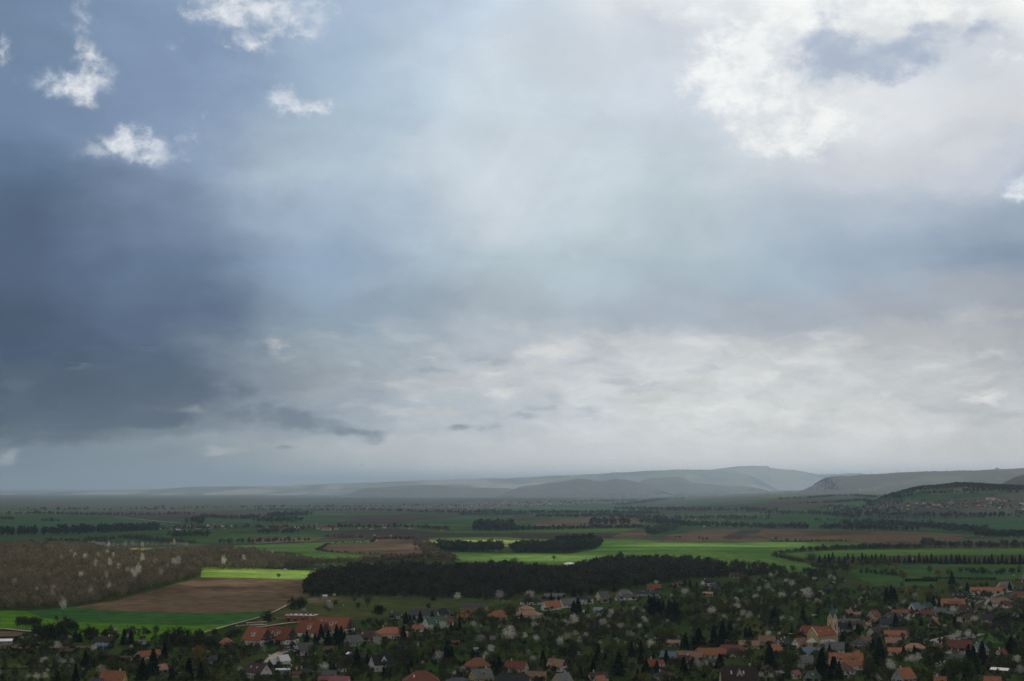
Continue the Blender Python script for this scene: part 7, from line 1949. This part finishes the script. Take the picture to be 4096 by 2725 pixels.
# dark clipped hedge on the low meadow
for c, xa, ya, xb, yb, hh, lab in (('A8', 1262, 240, 1560, 238, 4.0, 'long clipped dark hedge on the low green meadow'), ('A8', 1420, 215, 2100, 222, 3.6, 'farther dark hedge behind the clipped one')):
    A, B = atc(c, xa, ya), atc(c, xb, yb); n = 1800
    t = rng.random(n); P = A + (B - A) * t[:, None]; P = np.stack([P[:, 0], P[:, 1] + rng.uniform(-1, 1, n), P[:, 2] + rng.random(n) * hh], 1)
    V = tri_cloud(P, np.full(n, .8), 1.5, rng); me = tri_mesh('clipped_hedge', V, rng.random(n)); tag(link('clipped_hedge', me, [L_CONIFER]), 'hedge', lab)

# ------------------------------------------------------------------ horses and a bird
def skin_animal(name, joints, edges, root_i, mats, parent=None):
    me = bpy.data.meshes.new(name); me.from_pydata([j[:3] for j in joints], edges, [])
    o = link(name, me, mats, parent)
    m = o.modifiers.new('skin', 'SKIN'); sv = me.skin_vertices[0].data
    for i, j in enumerate(joints): sv[i].radius = (j[3], j[3])
    sv[root_i].use_root = True
    o.modifiers.new('smooth', 'SUBSURF').levels = 1
    return o
def horse(p, rz, mat, label, grazing):
    hd = [(1.45, 0, .75, .10), (1.75, 0, .25, .07)] if grazing else [(1.45, 0, 1.95, .13), (1.85, 0, 1.75, .08)]
    J = [(0, 0, 1.25, .30), (.65, 0, 1.30, .30), (1.0, 0, 1.35 if grazing else 1.6, .18)] + hd + [(-.7, 0, 1.32, .29)]
    E = [(0, 1), (1, 2), (2, 3), (3, 4), (0, 5)]
    for sx, base in ((.62, 1), (-.72, 5)):
        for sy in (-.18, .18):
            k = len(J); off = .12 if sx < 0 else 0
            J += [(sx + off * .6, sy, .85, .12), (sx - off, sy, .48, .065), (sx - off * .3, sy, .03, .06)]; E += [(base, k), (k, k + 1), (k + 1, k + 2)]
    k = len(J); J += [(-1.08, 0, 1.15, .06), (-1.15, 0, .65, .05)]; E += [(5, k), (k, k + 1)]
    o = skin_animal('horse', J, E, 0, [mat]); o.location = tuple(p); o.rotation_euler = (0, 0, rz); o.scale = (1.1, 1.1, 1.1)
    tag(o, 'horse', label)
horse(atc('A6', 807, 460), R(100), PAINT['white'], 'white horse grazing on the open meadow', True)
horse(atc('A6', 1135, 432), R(175), plain_mat('dark_coat', (.03, .02, .016), vary=.1), 'dark horse grazing on the meadow below the oak wood', True)
horse(atc('A6', 676, 424), R(20), PAINT['white'], 'distant pale horse near the blossom tree on the meadow', True)
d = pix_dir(1447, 1860); y = 800.0; s_ = y / d[1]
J = [(0, 0, 0, .10), (.28, 0, .03, .07), (-.35, 0, -.02, .05), (.05, .45, .18, .05), (-.08, .95, .05, .025), (.05, -.45, .22, .05), (-.08, -.95, .12, .025)]
b = skin_animal('bird', J, [(0, 1), (0, 2), (0, 3), (3, 4), (0, 5), (5, 6)], 0, [plain_mat('dark_feathers', (.015, .015, .016))])
b.location = (d[0] * s_, y, CAM_H + d[2] * s_); b.rotation_euler = (R(12), R(10), R(60)); tag(b, 'bird', 'small dark bird flying alone above the hills')

# ------------------------------------------------------------------ far villages
def far_house_mesh(L, W, Hw, rise, wall, roof):
    a, b = L / 2, W / 2; s = Shape()
    for sg in (-1, 1):
        s.poly([(-a, sg * b, -1), (a, sg * b, -1), (a, sg * b, Hw), (-a, sg * b, Hw)][::-sg], 0)
        s.poly([(sg * a, -b, -1), (sg * a, b, -1), (sg * a, b, Hw), (sg * a, 0, Hw + rise), (sg * a, -b, Hw)][::sg], 0)
        f = [(-a - .4, sg * (b + .5), Hw - .3), (a + .4, sg * (b + .5), Hw - .3), (a + .4, 0, Hw + rise + .15), (-a - .4, 0, Hw + rise + .15)]
        s.poly(f if sg < 0 else f[::-1], 1)
    return s
FAR = []
fw = ['grey', 'cream', 'grey', 'white']; fr = ['orange', 'red', 'redbrown', 'brown', 'tan', 'redbrown', 'grey']
def far_variant(w_, r_):
    for k, w2, r2, me in FAR:
        if w2 == w_ and r2 == r_: return me
    s = far_house_mesh(11, 8, 3.6, 4.0, w_, r_)
    me = bpy.data.meshes.new('cottage'); me.from_pydata(s.v, [], s.f)
    me.materials.append(WALL[w_]); me.materials.append(ROOF[r_]); me.polygons.foreach_set('material_index', s.m); me.update()
    FAR.append((0, w_, r_, me)); return me
n_far = [0]
def far_village(poly, n, label, group, scale=1.0):
    P = [px(*q) for q in poly]
    X0, X1 = min(q[0] for q in P), max(q[0] for q in P); Y0, Y1 = min(q[1] for q in P), max(q[1] for q in P)
    k = t = 0
    while k < n and t < n * 20:
        t += 1
        X, Y = rng.uniform(X0, X1), rng.uniform(Y0, Y1)
        if not inside(P, X, Y): continue
        p = at(X, Y)
        o = link('cottage', far_variant(fw[int(rng.integers(0, 4))], fr[int(rng.integers(0, 7))]))
        o.location = tuple(p); o.rotation_euler = (0, 0, R(rng.choice([0, 90, 20, 110, 45]) + rng.uniform(-12, 12)))
        s = scale * rng.uniform(.8, 1.3); o.scale = (s, s, s)
        tag(o, 'house', label, group); k += 1; n_far[0] += 1
# what is left under the 300 of one kind goes to the nearer villages, the rest is one mass
far_village(R_('A4', [(560, 535), (620, 515), (900, 510), (1300, 500), (1700, 470), (2000, 450), (2357, 440), (2357, 560), (1900, 555), (1600, 545), (900, 565), (560, 550)]), 88, 'tiny house in the hillside village below the far dark ridge', 'houses of the hillside village', .95)
far_village(R_('A1', [(1460, 735), (1500, 700), (1900, 690), (2357, 690), (2357, 725), (1900, 730), (1500, 745)]), 22, 'tiny house in the hamlet beyond the brown wood', 'houses of the far hamlet', .9)
far_village(R_('A2', [(0, 690), (400, 680), (560, 700), (600, 735), (300, 745), (0, 730)]), 14, 'tiny house in the hamlet beyond the brown wood', 'houses of the far hamlet', .9)
far_village(R_('A2', [(700, 730), (760, 712), (1480, 715), (1480, 730)]), 8, 'tiny roadside house behind the dark ploughed field', 'houses along the far road', .9)
def lone(c, x, y, wpx, wall, roof, label, rz=0, Hw=4, name='farmhouse', ratio=.45, cat='house'):
    p = atc(c, x, y); L = wpx / CROP[c][2] * p[1] / F
    s = far_house_mesh(L, L * ratio, Hw, L * ratio * .38, wall, roof)
    r_ = empty(name, tuple(p), R(rz)); tag(r_, cat, label)
    w_ = Shape(); r2 = Shape()
    for f, m in zip(s.f, s.m): (w_ if m == 0 else r2).poly([s.v[i] for i in f])
    w_.build('wall', [WALL[wall]], r_); r2.build('roof', [ROOF[roof]], r_)
    for q in (-.3, -.1, .1, .3): add_window(r_, L * q, -L * ratio / 2, Hw * .55, 0, -1, 1.6, 1.8)
lone('A2', 648, 740, 84, 'white', 'red', 'long farmhouse with vivid red roof at the hamlet edge', -6, 4.5)
lone('A2', 740, 735, 34, 'white', 'orange', 'small house right of the vivid red farmhouse', 10)
lone('A2', 557, 714, 16, 'cream', 'tan', 'pale little tower in the far hamlet', 0, 10, 'pale_tower', .9, 'tower')
lone('A2', 1066, 735, 34, 'white', 'grey', 'white grey-roofed farmhouse behind the dark ploughed field', 30)
lone('A2', 1712, 748, 34, 'pinkish', 'orange', 'pink farmhouse with a short spruce row in the plain', 20)
lone('A4', 2052, 462, 84, 'white', 'red', 'big white building with red roof over the hillside village', -4, 9, 'large_building', .3, 'building')
lone('A4', 2350, 506, 60, 'white', 'red', 'white villa with red roof at the hillside village edge', -4, 9, 'large_building', .5, 'building')
# hazy towns farther out: houses past counting, one mass
def town(pts, n, wd, label):
    P = line_points(pts, 1.0, 0)
    P = P[rng.integers(0, len(P), n)] + np.stack([rng.normal(0, wd * .6, n), rng.normal(0, wd, n)], 1)
    V, Fi, M = [], [], []
    for x, y in P:
        s = far_house_mesh(rng.uniform(12, 22), rng.uniform(9, 13), rng.uniform(4, 7), rng.uniform(3.5, 5), 0, 0)
        a = rng.uniform(0, 3.14); ca, sa = math.cos(a), math.sin(a); z = float(ground(x, y)); k = len(V); rc = int(rng.integers(1, 4))
        V += [(x + p[0] * ca - p[1] * sa, y + p[0] * sa + p[1] * ca, z + p[2]) for p in s.v]; Fi += [[i + k for i in f] for f in s.f]; M += [rc if m == 1 else 0 for m in s.m]
    me = bpy.data.meshes.new('town_houses'); me.from_pydata(V, [], Fi)
    for m in (WALL['grey'], ROOF['redbrown'], ROOF['brown'], ROOF['grey']): me.materials.append(m)
    me.polygons.foreach_set('material_index', M); me.update()
    stuff(link('distant_town', me), label, 'town')
town(R_('A2', [(1550, 535), (1900, 525), (2300, 520)]) + R_('A3', [(0, 500), (300, 490), (600, 485), (860, 480)]), 520, 260, 'hazy lakeside town spread over the far plain')
town(R_('A2', [(850, 440), (1050, 440), (1350, 440)]), 90, 300, 'faint town at the foot of the hazy hills')
town(R_('A2', [(760, 530), (1000, 525), (1300, 535)]), 70, 150, 'faint hamlets left of the lakeside town')
town(R_('A4', [(0, 395), (200, 390), (400, 385), (600, 372)]) + R_('A3', [(1250, 415)]), 120, 160, 'scattered houses on the low rise left of the dark ridge')

# ------------------------------------------------------------------ labels that single each thing out
ORD = ['nearest', 'second nearest', 'third nearest', 'fourth nearest', 'fifth nearest', 'sixth nearest', 'seventh nearest', 'eighth nearest', 'ninth nearest', 'tenth nearest']
def ordinal(i):
    w_ = ['', 'second', 'third', 'fourth', 'fifth', 'sixth', 'seventh', 'eighth', 'ninth', 'tenth', 'eleventh', 'twelfth', 'thirteenth', 'fourteenth', 'fifteenth', 'sixteenth', 'seventeenth', 'eighteenth', 'nineteenth', 'twentieth']
    if i < len(w_): return (w_[i] + ' nearest').strip()
    return None
MARKS = [(h['short'], h['x'], h['y']) for h in HOUSES if h['short']]
# further landmarks that can be found in the picture
for lab, c, x, y in [('ploughed field corner by the wood', 'A5', 1850, 190), ('sports court', 'A8', 1750, 760), ('dark conifer stand on the orchard slope', 'A7', 1400, 560), ('white car on the village street', 'B8', 1508, 368),
                     ('long clipped hedge', 'A8', 1400, 240), ('white grazing horse', 'A6', 807, 460), ('dark grazing horse', 'A6', 1135, 432), ('row of round bales', 'B1', 440, 540), ('purple thicket by the sunlit ploughed field', 'A2', 1600, 950),
                     ('copse in the green fields', 'A3', 500, 920), ('oval copse on the green field', 'A1', 1720, 800), ('tall hedge wood over the green strip', 'A4', 1700, 900), ('pool house lawn', 'B5', 300, 300), ('brown wood clearing', 'A1', 2150, 980)]:
    p = atc(c, x, y); MARKS.append((lab, p[0], p[1]))
MX = np.array([[m[1], m[2]] for m in MARKS])
used = set(o.get('label') for o in C.objects if o.get('label'))
def assign(items, phrase):
    """items: (object, x, y, own words). Each gets its words plus its rank of nearness to a landmark."""
    todo = {}
    for it in items:
        d = np.hypot(MX[:, 0] - it[1], MX[:, 1] - it[2]); k = int(np.argmin(d))
        todo.setdefault((it[3], k), []).append((d[k], it))
    for (words_, k), lst in todo.items():
        lst.sort(key=lambda q: q[0])
        for i, (dd, it) in enumerate(lst):
            if len(lst) == 1: lab = f"{words_} near the {MARKS[k][0]}"
            else:
                o_ = ordinal(i) or f"number {i + 1} in nearness"
                lab = f"{words_} {o_} to the {MARKS[k][0]}"
            it[0]['label'] = lab; used.add(lab)
GROUPS = dict(house='village houses')
TYPE = dict(gable='gabled', hip='hipped', half='half-hipped', shed='lean-to', flat='flat-roofed')
its = []
for h in HOUSES:
    if h['label']:
        h['o']['label'] = h['label']
    else:
        base = h['o'].name.split('.')[0]
        extra = ''
        its.append((h['o'], h['x'], h['y'], f"{ROOF_WORD[h['roof']]} {TYPE[h['kind']]} {base.replace('_', ' ')}, {WALL_WORD[h['wall']]},"))
    if h['cat'] == 'house': h['o']['group'] = 'houses of the near village'
assign(its, '')
hs = np.array([t[4] for t in TREES])
its = []
for t in TREES:
    k = t[1]; med = np.median([q[4] for q in TREES if q[1] == k])
    size = 'tall' if t[4] > med * 1.25 else 'small' if t[4] < med * .75 else 'middling'
    its.append((t[0], t[2], t[3], f"{size} {KIND_WORD[k]}"))
assign(its, '')
print('TREES', {k: sum(1 for t in TREES if t[1] == k) for k in KIND_NAME}, 'HOUSES', len(HOUSES), 'FAR', n_far[0])
